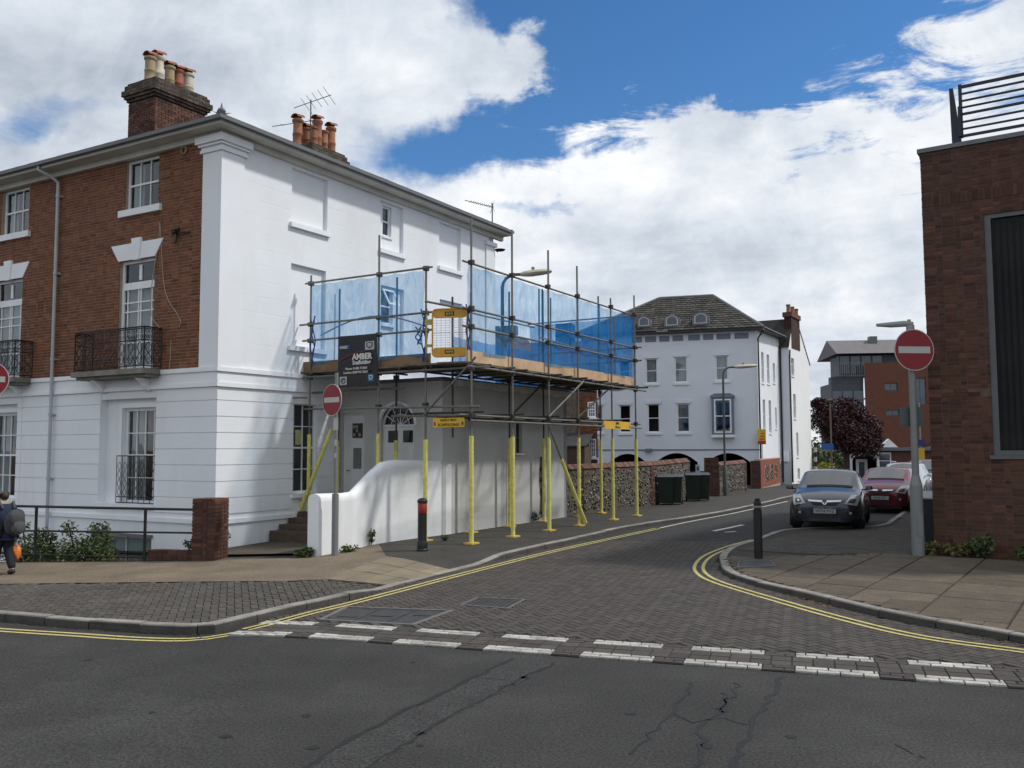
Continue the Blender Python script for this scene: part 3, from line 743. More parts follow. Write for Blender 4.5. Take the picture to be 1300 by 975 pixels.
# big slabs in front of the brick wall, parallel to it
wall_in = FR(0, .32, 0); items = []
kr_poly = [p for p in between(kin_r, RKc[4], RKc[-1])]
reg = kr_poly+[kr_poly[-1]+e*6, FR(12, .30, 0), FR(-.9, .30, 0), G(1075, 703, PZ), G(935, 706, PZ)]
reg = [Vector(p) for p in reg]
outer = [Vector(p) for p in between(offset(RKs, .05), RKc[4], RKc[-1])]+reg[len(kr_poly):]
sa = math.atan2(BR_T.y, BR_T.x)
def fit(x, o, l, w, dep=0):
    cs = [FR(x+l*i, o+w*j, 0) for i in (.02, .98) for j in (.02, .98)]; k = sum(inside(c, outer) for c in cs)
    if k == 4: c = FR(x+l/2, o+w/2, 0); items.append((Vector((c.x, c.y)), l-(.016 if dep == 0 else .004), w-(.012 if dep == 0 else .004), sa))
    elif dep < 4 and (k or dep == 0):
        if l > w: fit(x, o, l/2, w, dep+1); fit(x+l/2, o, l/2, w, dep+1)
        else: fit(x, o, l, w/2, dep+1); fit(x, o+w/2, l, w/2, dep+1)
x = -5.0
while x < 9:
    l = random.choice((.75, .9, 1.0)); off = .34-random.choice((0, .25, .4))*0
    while off < 7.5:
        w = random.choice((.6, .6, .75, .9)); fit(x, off, l-.008, w); off += w
    x += l
lay(pav_r, items, PZ+.002, SLAB, 300, name='paving_slab', d=.02)
# rows of dark blocks between the slabs and the parked car
reg2 = [G(1108, 672, PZ), G(1003, 677, PZ), G(962, 689, PZ), G(930, 700, PZ), G(1000, 703, PZ), G(1075, 703, PZ), G(1150, 703, PZ), FR(-.35, .1, 0), FR(-.35, -6, 0), G(1160, 648, PZ), G(1128, 668, PZ)]
xs = [p.x for p in reg2]; ys = [p.y for p in reg2]; items = []; ang2 = math.atan2(BR_T.y, BR_T.x); r_ = 0
off = -9
while off < 1.2:
    x = -7-(r_ % 2)*.1
    while x < 1:
        c = FR(x+.1, off+.05, 0)
        if inside(c, reg2): items.append((Vector((c.x, c.y)), .196, .096, ang2))
        x += .2
    off += .1; r_ += 1
lay(pav_r, items, PZ, PAVER_L, 250)

sheet('footway_tarmac', [lay_in[0]-A*1.0, lay_in[0]+A*40, FR(-.1, -.3, 0)+A*44, FR(-.35, -6, 0)+A*2, FR(-.35, -5.9, 0)], PZ-.006, FOOT)
# kerbs, stone by stone
def kerb(name, line, top, m, w=.13, step=.9, lim=None):
    o = tag(bpy.data.objects.new(name, None), kind='structure'); COL.objects.link(o); ORG[o] = Vector((0, 0, 0))
    pts = line; acc = [0]
    for a, b in zip(pts, pts[1:]): acc.append(acc[-1]+(Vector((b.x-a.x, b.y-a.y, 0))).length)
    def at(s):
        for i in range(len(acc)-1):
            if acc[i+1] >= s:
                t = (s-acc[i])/max(1e-6, acc[i+1]-acc[i]); p = pts[i].lerp(pts[i+1], t); d = (pts[i+1]-pts[i]); d.z = 0
                return p, d.normalized()
        d = pts[-1]-pts[-2]; d.z = 0; return pts[-1], d.normalized()
    s = 0
    while s < acc[-1]-.2:
        s2 = min(s+step*random.uniform(.9, 1.05), acc[-1]); mb = MB(); prof = []; k = 4
        tone = random.random(); dz = random.uniform(-.006, .004); dn = random.uniform(-.006, .006)
        for q in range(k+1):
            p, d = at(s+.008+(s2-s-.016)*q/k); n = Vector((-d.y, d.x, 0)) if SIDE > 0 else Vector((d.y, -d.x, 0))
            zz = zg(p.x, p.y); t = top(p); c = .018
            prof.append([p+n*dn+Vector((0, 0, zz-.1-p.z)), p+n*dn+Vector((0, 0, zz+t-c+dz-p.z)), p+n*(dn+c)+Vector((0, 0, zz+t+dz-p.z)), p+n*(w+.02)+Vector((0, 0, zz+t+dz-p.z)), p+n*(w+.02)+Vector((0, 0, zz-.1-p.z))])
        i0 = len(mb.v)
        for pr in prof: mb.v += pr
        for q in range(k):
            for j in range(4): mb.f.append((i0+q*5+j, i0+q*5+j+1, i0+(q+1)*5+j+1, i0+(q+1)*5+j))
        mb.f.append(tuple(i0+j for j in range(5))); mb.f.append(tuple(i0+k*5+j for j in range(5)))
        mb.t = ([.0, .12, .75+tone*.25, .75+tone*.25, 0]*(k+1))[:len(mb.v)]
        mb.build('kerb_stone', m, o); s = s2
    return o
def top_l(p): return .115-.078*drop_t(p)
def top_r(p):
    d = (Vector((p.x, p.y, 0))-Vector((RKc[8].x, RKc[8].y, 0))).length if p.x < RKc[8].x or p.y > RKc[8].y else 0
    return .115-(.115-.092)*max(0, min(1, (d-.3)/1.2))
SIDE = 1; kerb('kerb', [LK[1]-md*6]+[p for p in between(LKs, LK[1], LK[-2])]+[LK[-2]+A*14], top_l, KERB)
SIDE = 1 if (kin_r[20]-RKs[20]).length < 0 else 1
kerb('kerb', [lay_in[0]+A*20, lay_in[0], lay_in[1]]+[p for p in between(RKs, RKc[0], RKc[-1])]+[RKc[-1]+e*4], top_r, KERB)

# painted lines
yl_px = [(-60, 795), (0, 800), (101, 806.5), (169, 811), (237, 812.5), (288, 806.5), (338, 795.5), (400, 779), (440, 769.4), (501, 753.5), (603, 726.5), (704, 701), (806, 678.5), (835, 672)]
yl = spline([G(x, y) for x, y in yl_px], .2)
yl = [yl[0]-md*8]+yl
iS = min(range(len(yl)), key=lambda k: (yl[k]-G(312, 802)).length)
lines = MB()
for d in (-.065, .065):
    ln = offset(yl, d); stroke(lines, ln[:iS+1], .055, .005); stroke(lines, ln[iS:], .055, .026)
lines.build('yellow_line', YLINE, kind='structure')
yr_px = [(957.5, 687), (928.5, 695), (899.4, 707), (887.5, 720), (892, 731), (914, 742), (977, 761.5), (1074, 789), (1171, 811.5), (1300, 829.5)]
yr = spline([G(x, y) for x, y in yr_px], .2); yr.append(yr[-1]+(yr[-1]-yr[-2]).normalized()*9)
lines = MB()
for d in (-.075, .075): stroke(lines, offset(yr, d), .06, .026)
lines.build('yellow_line', YLINE, kind='structure')
wl = MB(); stroke(wl, [G(x, y) for x, y in ((838, 671), (870, 664), (930, 652.5), (1000, 637))], .07, .018)
stroke(wl, [G(x, y) for x, y in ((906, 675), (925, 671), (943, 667))], .14, .018); stroke(wl, [G(x, y) for x, y in ((920, 676.5), (934, 675.5))], .12, .018)
wl.build('white_line', WLINE, kind='structure')

# tar seams, cracks and the trench patch on the main road
def crack(px, w, jit=.025, h=.003):
    pts = [G(x, y) for x, y in px]; q = []
    for a, b in zip(pts, pts[1:]):
        n = max(2, int((b-a).length/.12))
        for k in range(n): q.append(a.lerp(b, k/n)+Vector((random.uniform(-jit, jit), random.uniform(-jit, jit), 0)))
    q.append(pts[-1]); mb = MB(); prev = None
    for i, p in enumerate(q):
        d = q[min(i+1, len(q)-1)]-q[max(i-1, 0)]; n = Vector((-d.y, d.x, 0)).normalized()*w*random.uniform(.5, 1.9)/2
        l, r = p+n, p-n; l.z = zg(l.x, l.y)+h; r.z = zg(r.x, r.y)+h
        if prev: mb.quad([prev[0], prev[1], r, l])
        prev = (l, r)
    mb.build('tar_seam', TAR, street)
patch = [G(x, y) for x, y in ((650, 837), (705, 843), (640, 877), (560, 917), (470, 977), (370, 977), (430, 950), (500, 915), (580, 873))]
pt = sheet('trench_patch', patch, .002, ASPH2, parent=street, kind=None)
crack([(650, 836), (600, 862), (540, 890), (470, 925), (385, 976)], .035); crack([(704, 842), (640, 873), (600, 893), (530, 935), (465, 976)], .028)
crack([(606, 861), (645, 864)], .02)
crack([(880, 865), (868, 885), (850, 905), (838, 920), (800, 958)], .022, .04); crack([(993, 860), (975, 890), (958, 915), (940, 950), (930, 976)], .03, .03)
crack([(920, 880), (915, 905), (900, 918), (888, 930), (880, 976)], .03, .05); crack([(860, 905), (885, 920), (915, 912), (950, 920)], .018, .05)
crack([(1137, 944), (1160, 958)], .01, .03)
crack([(940, 868), (925, 890), (918, 905)], .02, .05)
for k in range(14):
    x, y = random.uniform(20, 1280), random.uniform(835, 965)
    c = G(x, y); mb = MB(); n = 7; r = random.uniform(.02, .06)
    mb.quad([c+Vector((math.cos(2*PI*i/n)*r*random.uniform(.6, 1.3), math.sin(2*PI*i/n)*r*random.uniform(.6, 1.3), .003)) for i in range(n)])
    mb.build('oil_spot', TAR, street)

# iron covers
COVER = mat('cast_iron_cover', (.055, .055, .058), .6, .25, 8, .6, 60, metal=.3)
def cover(name, label, q, cat, bars):
    t = thing(name, label, cat, sum(q, Vector())/4)
    h = .022; q = [Vector((p.x, p.y, zg(p.x, p.y))) for p in q]
    P = lambda s, u, z: (q[0]*(1-s)+q[1]*s)*(1-u)+(q[3]*(1-s)+q[2]*s)*u+Vector((0, 0, z))
    mb = MB()
    for (s0, s1, u0, u1) in ((0, 1, 0, .05), (0, 1, .95, 1), (0, .04, .05, .95), (.96, 1, .05, .95)): mb.box(P, s0, s1, u0, u1, 0, h+.006)
    mb.build('frame', mat('cover_frame', (.13, .125, .12), .8, .2, 8), t)
    MB().box(P, .045, .955, .055, .945, 0, h-.008).build('lid', COVER, t)
    for b in bars: MB().box(P, *b, h-.008, h-.001).build('rib', COVER, t)
    return t
cover('manhole_cover', 'square dark iron manhole cover set in the block paving of the street', man_c, 'manhole cover', [(.08+.11*i, .11+.11*i, .1, .9) for i in range(8)])
cover('drain_cover', 'long sunken dark drain covers beside the yellow lines at the left kerb', gul_c, 'drain cover', [(.33, .35, .06, .94), (.66, .68, .06, .94), (.1, .3, .3, .36), (.4, .6, .45, .52), (.75, .9, .6, .66)])
gq = [G(x, y, PZ) for x, y in ((936, 722), (986, 720), (978, 713), (938, 714))]
cover('drain_cover', 'small dark inspection cover in the pavement at the foot of the black iron bollard', [p for p in gq], 'drain cover', []).location.z += PZ
# ================================================================ the white corner house with its brick front
house = thing('corner_house', 'three storey corner house, white rendered side wall and red brick front with iron balcony', 'house', FA(0, 0, -1.8))
T2 = hit(27, 560, C0, B)[0]; SE = 11.45; EAVE = 9.25
TB0, TB1 = 3.64, 3.98       # string course
w_up = rect(C0, B, 152, 195, 197, 261); w_fr = rect(C0, B, 147.5, 192.8, 326, 466); w_gr = rect(C0, B, 150, 198, 517, 641); rec_gr = rect(C0, B, 128, 198.7, 504.4, 641)
w_fr[2] = 4.05
Wid = T2
nb_up = rect(C0, B, -20, 28, 242, 293.6); nb_fr = rect(C0, B, -25, 24, 353.8, 480); nb_gr = rect(C0, B, -30, 22.5, 524, 627)
for q, s in ((nb_up, w_up), (nb_fr, w_fr), (nb_gr, w_gr)): q[1] = q[0]+(s[1]-s[0]); q[2], q[3] = s[2], s[3]
rec_nb = [nb_gr[0]-.02, nb_gr[1]+.35, rec_gr[2], rec_gr[3]]
base_w = rect(C0, B, 120, 196, 683, 740); base_w[2] = -1.45
NT = T2+5.6
def front(parent, t0, t1, ups, frs, grs, bas, n_single, inner, corner):
    hb = [(w[0], w[1], w[2], w[3], .12) for w in ups+frs]
    MB().holed(FB, t0, t1, TB1, EAVE+.25, hb, 0, .16).build('brick_wall_backing', MORTAR, parent)
    lint = []
    for w in frs: lint += [(w[0]-.30, w[1]+.30, w[3], w[3]+.42)]
    bw = [tuple(w[:4]) for w in ups+frs]
    bricks(parent, FB, B, t0, t1, TB1, 9.16, bw, BRICK, n_single, key=lambda c: c[0])
    # rendered ground floor with level channels
    MB().holed(FB, t0, t1, -1.8, TB0, [(g[0], g[1], g[2], g[3], .26) for g in grs]+[(b[0], b[1], b[2], b[3], .25) for b in bas], -.02, .25).build('ground_floor_wall', JOINT if 0 else W_PAINT, parent)
    zs = [z for z in COURSES]
    for i in range(len(zs)-1):
        segs = [(t0, t1)]
        for g in grs:
            if zs[i] < g[3] and zs[i+1] > g[2]:
                ns = []
                for x, y in segs:
                    if g[0] > x: ns.append((x, g[0]))
                    if g[1] < y: ns.append((g[1], y))
                    if g[0] <= x and g[1] >= y: pass
                segs = ns
        for x, y in segs:
            if y-x > .05: MB().box(FB, x-(.012 if (corner and x == t0) else 0), y, -.02, .004, zs[i]+.009, zs[i+1]-.009).build('rusticated_course', W_PAINT, parent)
COURSES = [.71, 1.07, 1.44, 1.80, 2.16, 2.52, 2.88, 3.24, 3.54]
front(house, .0, T2, [w_up], [w_fr], [rec_gr], [base_w], 300, None, True)
nb = thing('terraced_house', 'neighbouring red brick house with white ground floor at the far left edge', 'house', FB(T2, 0, -1.8))
front(nb, T2+.012, NT, [nb_up], [nb_fr], [rec_nb], [], 120, None, False)
for (p, r, hid) in ((house, [(.0, T2)], 0), (nb, [(T2+.012, NT)], 0)):
    a, b = r[0]
    MB().box(FB, a-(.07 if p is house else 0), b, -.02, .07, TB1-.10, TB1).build('string_course', W_TRIM, p)
    MB().box(FB, a-(.03 if p is house else 0), b, -.02, .03, TB0+.0, TB1-.103).build('frieze_band', W_PAINT, p)
    MB().box(FB, a-(.055 if p is house else 0), b, -.02, .055, TB0-.10, TB0-.003).build('string_course', W_TRIM, p)
    MB().box(FB, a-(.03 if p is house else 0), b, -.03, .03, .50, .60).build('plinth_ledge', W_TRIM, p)
def dress(p, up, fr, gr, rec):
    window(p, FB, *up, inset=.09, cols=3, rows=2, curtain=[(.66, .95)], sill=(.14, .16, .09), rowz=None)
    # french window: transom light above, two glazed leaves
    x0, x1, z0, z1 = fr; zt = z1-.62; xm = (x0+x1)/2
    window(p, FB, x0, x1, zt, z1, inset=.09, cols=2, rows=1, fw=.07, bar=.09, mid=False)
    ww = x1-x0
    window(p, FB, x0, x1, z0, zt-.003, inset=.085, cols=2, rows=4, fw=.08, mid=False, colx=[x0+.08, x0+ww*.26, xm-.05, xm+.05, x1-ww*.26, x1-.08] if 0 else [x0+.08, x0+ww*.16, xm-.04, xm+.04, x1-ww*.16, x1-.08], rowz=[z0+.11, z0+.65, z0+1.4, zt-.40, zt-.08], bar=.03, curtain=[(.08, .92)])
    # lintel with a keystone
    kx = .14; zb = z1; pts = [(x0-.02, zb), (x1+.02, zb), (x1+.30, zb+.40), (xm+kx+.04, zb+.40), (xm+kx+.04, zb+.50), (xm-kx-.04, zb+.50), (xm-kx-.04, zb+.40), (x0-.30, zb+.40)]
    MB().prism(FB, pts, -.015, .035).build('lintel', W_TRIM, p)
    MB().prism(FB, [(xm-kx+.03, zb-.02), (xm+kx-.03, zb-.02), (xm+kx+.03, zb+.51), (xm-kx-.03, zb+.51)], -.015, .06).build('keystone', W_TRIM, p)
    # ground floor sash in its moulded recess
    a0, a1, b0, b1 = rec
    mb = MB()
    mb.holed(FB, a0+.001, a1-.001, b0, b1, [(gr[0], gr[1], gr[2], gr[3], .2)], -.2, .2); mb.build('recess_back', W_PAINT, p)
    mb = MB(); 
    mb.box(FB, gr[1]+.02, gr[1]+.12, -.2, -.14, b0+.01, gr[3]+.1); mb.box(FB, a0+.002, gr[1]+.02, -.2, -.14, gr[3]+.02, gr[3]+.12); mb.build('architrave', W_TRIM, p)
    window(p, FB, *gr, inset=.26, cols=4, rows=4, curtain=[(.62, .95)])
    MB().box(FB, a0-.03, a1+.03, -.2, .06, b0-.1, b0-.002).build('sill', W_TRIM, p)
for pr in ((house, w_up, w_fr, w_gr, rec_gr), (nb, nb_up, nb_fr, nb_gr, rec_nb)): dress(*pr)
# guard before the ground floor sash
g0, g1, gz0, gz1 = w_gr[0]-.0, w_gr[1]+.06, w_gr[2]+.02, w_gr[2]+1.12
def guard(parent, F, a0, a1, z0, z1, off, n, rad=.009):
    mb = MB()
    for z in (z0, z1, z0+(z1-z0)*.12): mb.tube(F(a0, off, z), F(a1, off, z), .012, 6)
    for k in range(n+1): mb.tube(F(a0+(a1-a0)*k/n, off, z0), F(a0+(a1-a0)*k/n, off, z1), rad, 6)
    for k in range(n):
        c = a0+(a1-a0)*(k+.5)/n; w = (a1-a0)/n*.30
        for fl in (1, -1): mb.path([F(c+fl*w*math.sin(t*PI/6), off, z0+.14+(z1-z0-.28)*t/24) for t in range(25)], rad*.7, 4)
    return mb.build('window_guard', IRON, parent)
guard(house, FB, g0, g1, gz0, gz1, -.06, 7)
# basement window
window(house, FB, *base_w, inset=.17, cols=2, rows=1, mid=False, glassm=mat('frosted_pane', (.14, .19, .185), .35, .1, 2), colx=[base_w[0]+.06, base_w[0]+.28, base_w[0]+.34, base_w[1]-.06] if 0 else None)
MB().box(FB, base_w[0]-.05, base_w[1]+.05, -.2, .02, base_w[3], base_w[3]+.06).build('lintel', LEAD, house)
# balconies
def scroll(c, r, F, off, turns=1.4, flip=1):
    return [F(c[0]+flip*r*(1-t*.045)*math.cos(t*turns*2*PI/18), off, c[1]+r*(1-t*.045)*math.sin(t*turns*2*PI/18)) for t in range(19)]
def balcony(parent, t0, t1, zs, zr, dep):
    s = MB(); s.box(FB, t0-.06, t1+.06, 0, dep+.06, zs-.12, zs); s.box(FB, t0, t1, .07, dep-.05, zs-.19, zs-.121)
    b = s.build('balcony', mat('balcony_stone', (.20, .19, .165), .85, .25, 3, .4, 30, stain=(.06, .058, .05), stain_amt=.7), parent)
    for a in (t0+.35, t1-.55): MB().prism(lambda x, y, z: FB(a+y, x, z), [(0, zs-.5), (.10, zs-.46), (.2, zs-.30), (dep-.12, zs-.2), (0, zs-.2)], 0, .14).build('bracket', W_TRIM, b)
    def panel(P0, P1, n):
        F = lambda x, y, z: P0.lerp(P1, x)+Vector((0, 0, z)); L = (P1-P0).length; mb = MB()
        for z in (zs+.06, zr-.02, zr-.28): mb.tube(F(0, 0, z), F(1, 0, z), .013, 6)
        mb.tube(F(0, 0, zr+.02), F(1, 0, zr+.02), .018, 6)
        for k in range(n+1):
            for e in (-.025, .025) if 0 < k < n else (0,):
                mb.tube(F(k/n+e/L, 0, zs), F(k/n+e/L, 0, zr), .009 if 0 < k < n else .016, 5)
        for k in range(n):
            for z in (zr-.09, zr-.2):
                for fl in (1, -1):
                    mb.path([F(((k+.5+fl*.2)/n)+fl*.055*(1-t*.045)*math.cos(t*1.4*2*PI/16)/L, 0, z+.055*(1-t*.045)*math.sin(t*1.4*2*PI/16)) for t in range(17)], .007, 4)
            for fl in (1, -1):
                mb.path([F((k+.5)/n+fl*.085*math.sin(t*PI/5)/L, 0, zs+.10+(zr-.32-zs-.1)*t/10) for t in range(11)], .008, 4)
                mb.path([F((k+.5)/n+fl*.05*(1-t*.045)*math.cos(t*1.4*2*PI/16)/L+fl*.06/L, 0, zs+.22+.05*(1-t*.045)*math.sin(t*1.4*2*PI/16)) for t in range(17)], .006, 4)
        return mb.build('balcony_railing', IRON, b)
    q = [FB(t0, 0.02, 0), FB(t0, dep, 0), FB(t1, dep, 0), FB(t1, .02, 0)]
    panel(q[0], q[1], 2); panel(q[1], q[2], max(5, int((t1-t0)/.30))); panel(q[2], q[3], 2)
balcony(house, 1.85, 4.35, 4.0, 4.93, .48)
balcony(nb, nb_fr[0]-.55, nb_fr[1]+.9, 4.0, 4.93, .48)
# pilaster on the corner, capital
MB().box(FB, -.045, .56, -.02, .045, TB1, 8.86).build('pilaster', W_PAINT, house)
MB().box(FA, .003, .62, -.03, .045, TB1, 8.86).build('pilaster', W_PAINT, house)
cp = MB()
for k, (e, z0, z1) in enumerate(((.08, 8.865, 8.93), (.06, 8.933, 9.00), (.11, 9.003, 9.06), (.16, 9.063, 9.22))):
    cp.hull8([FB(.60+e-.05, 0, z0), FB(.60+e-.05, e, z0), C0+N*e+MF*e+Vector((0, 0, z0)), FA(.66+e-.05, e, z0), FB(.60+e-.05, 0, z1), FB(.60+e-.05, e, z1), C0+N*e+MF*e+Vector((0, 0, z1)), FA(.66+e-.05, e, z1)])
    cp.quad([FA(.66+e-.05, e, z0), FA(.66+e-.05, 0, z0), FA(.66+e-.05, 0, z1), FA(.66+e-.05, e, z1)])
cp.build('capital', W_TRIM, house)
# -------------------------------- side wall
r1 = rect(C0, A, 367, 413, 209, 281, 'L'); r2 = rect(C0, A, 481.4, 511, 258, 316, 'L'); r3 = rect(C0, A, 557, 585, 281, 336, 'L')
zt_, zb_ = 9.08, 7.70
for r in (r1, r2, r3): r[2], r[3] = zb_, zt_
f1 = rect(C0, A, 367.3, 412, 333, 443, 'L'); f2 = rect(C0, A, 482.6, 512, 360, 409, 'L'); f3 = rect(C0, A, 558, 587, 378, 430, 'L')
for r in (f1, f2, f3): r[2], r[3] = 4.66, 6.69
gw = rect(C0, A, 373, 404, 511, 627, 'L')
HS = [tuple(r)+(.10,) for r in (r1, r2, r3, f1, f2, f3)]
MB().holed(FA, .0, SE, TB1, EAVE+.25, HS, 0, .10).build('rendered_wall', W_SIDE, house)
s2a, s2b = rect(C0, A, 487.8, 499, 259, 298, 'L'), rect(C0, A, 486, 501.5, 364, 410, 'L')
for r in (r1, r3, f1, f3): MB().quad([FA(r[0], -.10, r[2]), FA(r[1], -.10, r[2]), FA(r[1], -.10, r[3]), FA(r[0], -.10, r[3])]).build('blind_window', W_PAINT, house)
for r, w in ((r2, s2a), (f2, s2b)):
    w[0] = max(w[0], r[0]+.05); w[1] = min(w[1], r[1]-.05)
    MB().holed(FA, r[0], r[1], r[2], r[3], [(w[0], w[1], w[2], w[3], .14)], -.10, .14).build('recess_back', W_PAINT, house)
window(house, FA, *s2a, inset=.17, cols=1, rows=2, fw=.05, sill=(.03, .05, -.06))
wv = window(house, FA, *s2b, inset=.17, cols=1, rows=2, fw=.05, sill=(.04, .07, -.02))
# open top light
zz = s2b[2]+(s2b[3]-s2b[2])*.52; ol = MB()
O_ = lambda a, b, z: FA(a, -.10+(s2b[3]-.02-z)*.55+b, z)
ol.box(O_, s2b[0]+.03, s2b[0]+.075, 0, .04, zz, s2b[3]-.03); ol.box(O_, s2b[1]-.075, s2b[1]-.03, 0, .04, zz, s2b[3]-.03)
ol.box(O_, s2b[0]+.075, s2b[1]-.075, 0, .04, zz, zz+.05); ol.box(O_, s2b[0]+.075, s2b[1]-.075, 0, .04, s2b[3]-.08, s2b[3]-.03)
ol.build('open_casement', W_TRIM, house)
for r in (r1, r2, r3, f1, f2, f3): MB().box(FA, r[0]-.07, r[1]+.07, -.10, .085, r[2]-.12, r[2]-.003).build('sill', W_TRIM, house)
# ground floor of the side
MB().holed(FA, .0, SE, -1.8, TB0, [(gw[0], gw[1], gw[2], gw[3], .2)], -.02, .2).build('ground_floor_wall', W_PAINT, house)
for i in range(len(COURSES)-1):
    segs = [(0, 3.95)] if not (COURSES[i] < gw[3]-.1 and COURSES[i+1] > gw[2]) else [(0, gw[0]), (gw[1], 3.95)]
    for x, y in segs: MB().box(FA, x, y, -.02, .004, COURSES[i]+.009, COURSES[i+1]-.009).build('rusticated_course', W_PAINT, house)
window(house, FA, *gw, inset=.10, cols=2, rows=4, fw=.05, sill=(.05, .1, .06), curtain=[(.05, .3)])
MB().quad([FA(gw[0]+.20, -.13, 2.25), FA(gw[0]+.44, -.13, 2.25), FA(gw[0]+.44, -.13, 2.62), FA(gw[0]+.20, -.13, 2.62)]).build('window_poster', mat('poster', (.42, .44, .22), .6, .3, 9), house)
MB().box(FA, -.07, SE, -.02, .07, TB1-.10, TB1).build('string_course', W_TRIM, house)
MB().box(FA, -.03, SE, -.02, .03, TB0, TB1-.103).build('frieze_band', W_PAINT, house)
MB().box(FA, -.055, SE, -.02, .055, TB0-.10, TB0-.003).build('string_course', W_TRIM, house)
MB().box(FA, -.03, 3.95, -.03, .03, .50, .60).build('plinth_ledge', W_TRIM, house)
# end wall and far pilaster
E = C0+A*SE
MB().box(frame(E, -N, A), 0, 9, -.3, 0.0, -1, EAVE+.2).build('end_wall', W_PAINT, house)
MB().box(FA, SE-.5, SE+.04, -.03, .045, TB1, 8.86).build('pilaster', W_PAINT, house)
MB().box(FA, SE-.55, SE+.10, -.03, .10, 8.865, 9.0).build('capital', W_TRIM, house)
# eaves: soffit, fascia, gutter, roof
def ring(mb, o0, o1, z0, z1):
    c = lambda o, z: C0+N*o+MF*o+Vector((0, 0, z))
    fl = lambda o, z: FB(NT+3, o, z); sr = lambda o, z: FA(SE+.5, o, z)
    mb.hull8([fl(o0, z0), fl(o1, z0), c(o1, z0), c(o0, z0), fl(o0, z1), fl(o1, z1), c(o1, z1), c(o0, z1)])
    mb.hull8([c(o0, z0), c(o1, z0), sr(o1, z0), sr(o0, z0), c(o0, z1), c(o1, z1), sr(o1, z1), sr(o0, z1)])
    return mb
ring(MB(), -.02, .10, 9.16, 9.30).build('eaves_moulding', CREAM, house)
ring(MB(), -.02, .40, 9.303, 9.36).build('soffit', CREAM, house)
ring(MB(), .36, .42, 9.30, 9.46).build('fascia', CREAM, house)
ring(MB(), .425, .53, 9.37, 9.45).build('gutter', GUTTER, house)
hip = C0+(-N-MF).normalized()*0 
def rp(s_t, o, z): return s_t
zr0 = 9.465; zr1 = 11.2; inn = -4.2
cO = C0+N*.46+MF*.46+Vector((0, 0, zr0)); cI = C0+N*inn+MF*inn+Vector((0, 0, zr1))
rf = MB(); rf.quad([FB(NT+3, .46, zr0), cO, cI, FB(NT+3, inn, zr1)]); rf.quad([cO, FA(SE+.5, .46, zr0), FA(SE-4.2, inn, zr1), cI]); rf.quad([FA(SE+.5, .46, zr0), FA(SE+.5, -9, zr0), FA(SE-4.2, inn, zr1)])
rf.quad([FB(NT+3, inn, zr1), cI, FA(SE-4.2, inn, zr1), FA(SE+.5, -9, zr0), FB(NT+3, -9, zr0)])
roof = rf.build('roof', SLATE, house)
# slate edges showing over the gutter, hip tiles and the finial
sl_ = MB()
for k in range(int(NT/.30)):
    z = .012+random.uniform(0, .006); sl_.hull8([FB(k*.30-.4, .42, zr0), FB(k*.30-.105, .42, zr0), FB(k*.30-.105, .50, zr0-.02), FB(k*.30-.4, .50, zr0-.02), FB(k*.30-.4, .10, zr0+.16), FB(k*.30-.105, .10, zr0+.16), FB(k*.30-.105, .50, zr0+z), FB(k*.30-.4, .50, zr0+z)], random.random())
for k in range(int((SE+.8)/.30)):
    z = .012+random.uniform(0, .006); sl_.hull8([FA(k*.30-.4, .42, zr0), FA(k*.30-.105, .42, zr0), FA(k*.30-.105, .50, zr0-.02), FA(k*.30-.4, .50, zr0-.02), FA(k*.30-.4, .10, zr0+.16), FA(k*.30-.105, .10, zr0+.16), FA(k*.30-.105, .50, zr0+z), FA(k*.30-.4, .50, zr0+z)], random.random())
sl_.build('slate', SLATE, roof, kind='stuff')
ht = MB()
for k in range(12):
    p, q = cO.lerp(cI, k*.045), cO.lerp(cI, k*.045+.047); ht.tube(p+Vector((0, 0, .01)), q+Vector((0, 0, .02)), .10, 8)
ht.lathe(cO.lerp(cI, .03)+Vector((0, 0, .08)), [(.10, 0), (.07, .06), (.03, .08), (.015, .16), (.004, .2)], 8)
ht.build('hip_tile', LEAD, roof)
# downpipes
def downpipe(parent, t, zb, boards=True):
    mb = MB(); g = FB(t+.28, .47, 9.4)
    mb.path([g, g+Vector((0, 0, -.14)), FB(t+.1, .22, 9.12), FB(t, .10, 8.98), FB(t, .10, 8.6), FB(t, .10, zb)], .042, 8)
    for z in (8.6, 6.6, 4.4, 3.0, 1.4):
        mb.tube(FB(t, .10, z), FB(t, .10, z+.07), .056, 8); mb.box(FB, t-.09, t+.09, 0, .05, z+.01, z+.05)
    mb.build('downpipe', GPIPE, parent)
tdp = hit(76.5, 300, C0, B)[0]; downpipe(house, tdp, -.9)
# overflow vent, iron bracket, dangling cables
v = hit(235, 190, C0, B); F_ = FB
vt = MB(); c = FB(v[0], .03, v[1]-.02)
vt.path([c+B*.085*math.cos(t*PI/6)+Vector((0, 0, .085*math.sin(t*PI/6))) for t in range(13)], .028, 6); vt.build('round_vent', POT_B, house)
v = hit(228, 298, C0, B); mb = MB(); c = FB(v[0], .03, v[1])
mb.path([FB(v[0]-.42, .06, v[1]), FB(v[0]-.2, .1, v[1]+.01), FB(v[0]+.0, .12, v[1]+.02), FB(v[0]+.18, .08, v[1]-.02)], .02, 5); mb.tube(FB(v[0], .03, v[1]+.16), FB(v[0], .12, v[1]-.22), .03, 6); mb.tube(FB(v[0]-.06, .14, v[1]+.05), FB(v[0]+.06, .14, v[1]+.05), .06, 6)
mb.build('iron_bracket', IRON, house)
CAB = mat('beige_cable', (.40, .33, .24), .7, .1, 5)
def cable(px):
    pts = spline([FB(hit(x, y, C0, B)[0], .02, hit(x, y, C0, B)[1]) for x, y in px], .15); MB().path(pts, .010, 5).build('cable', CAB, house)
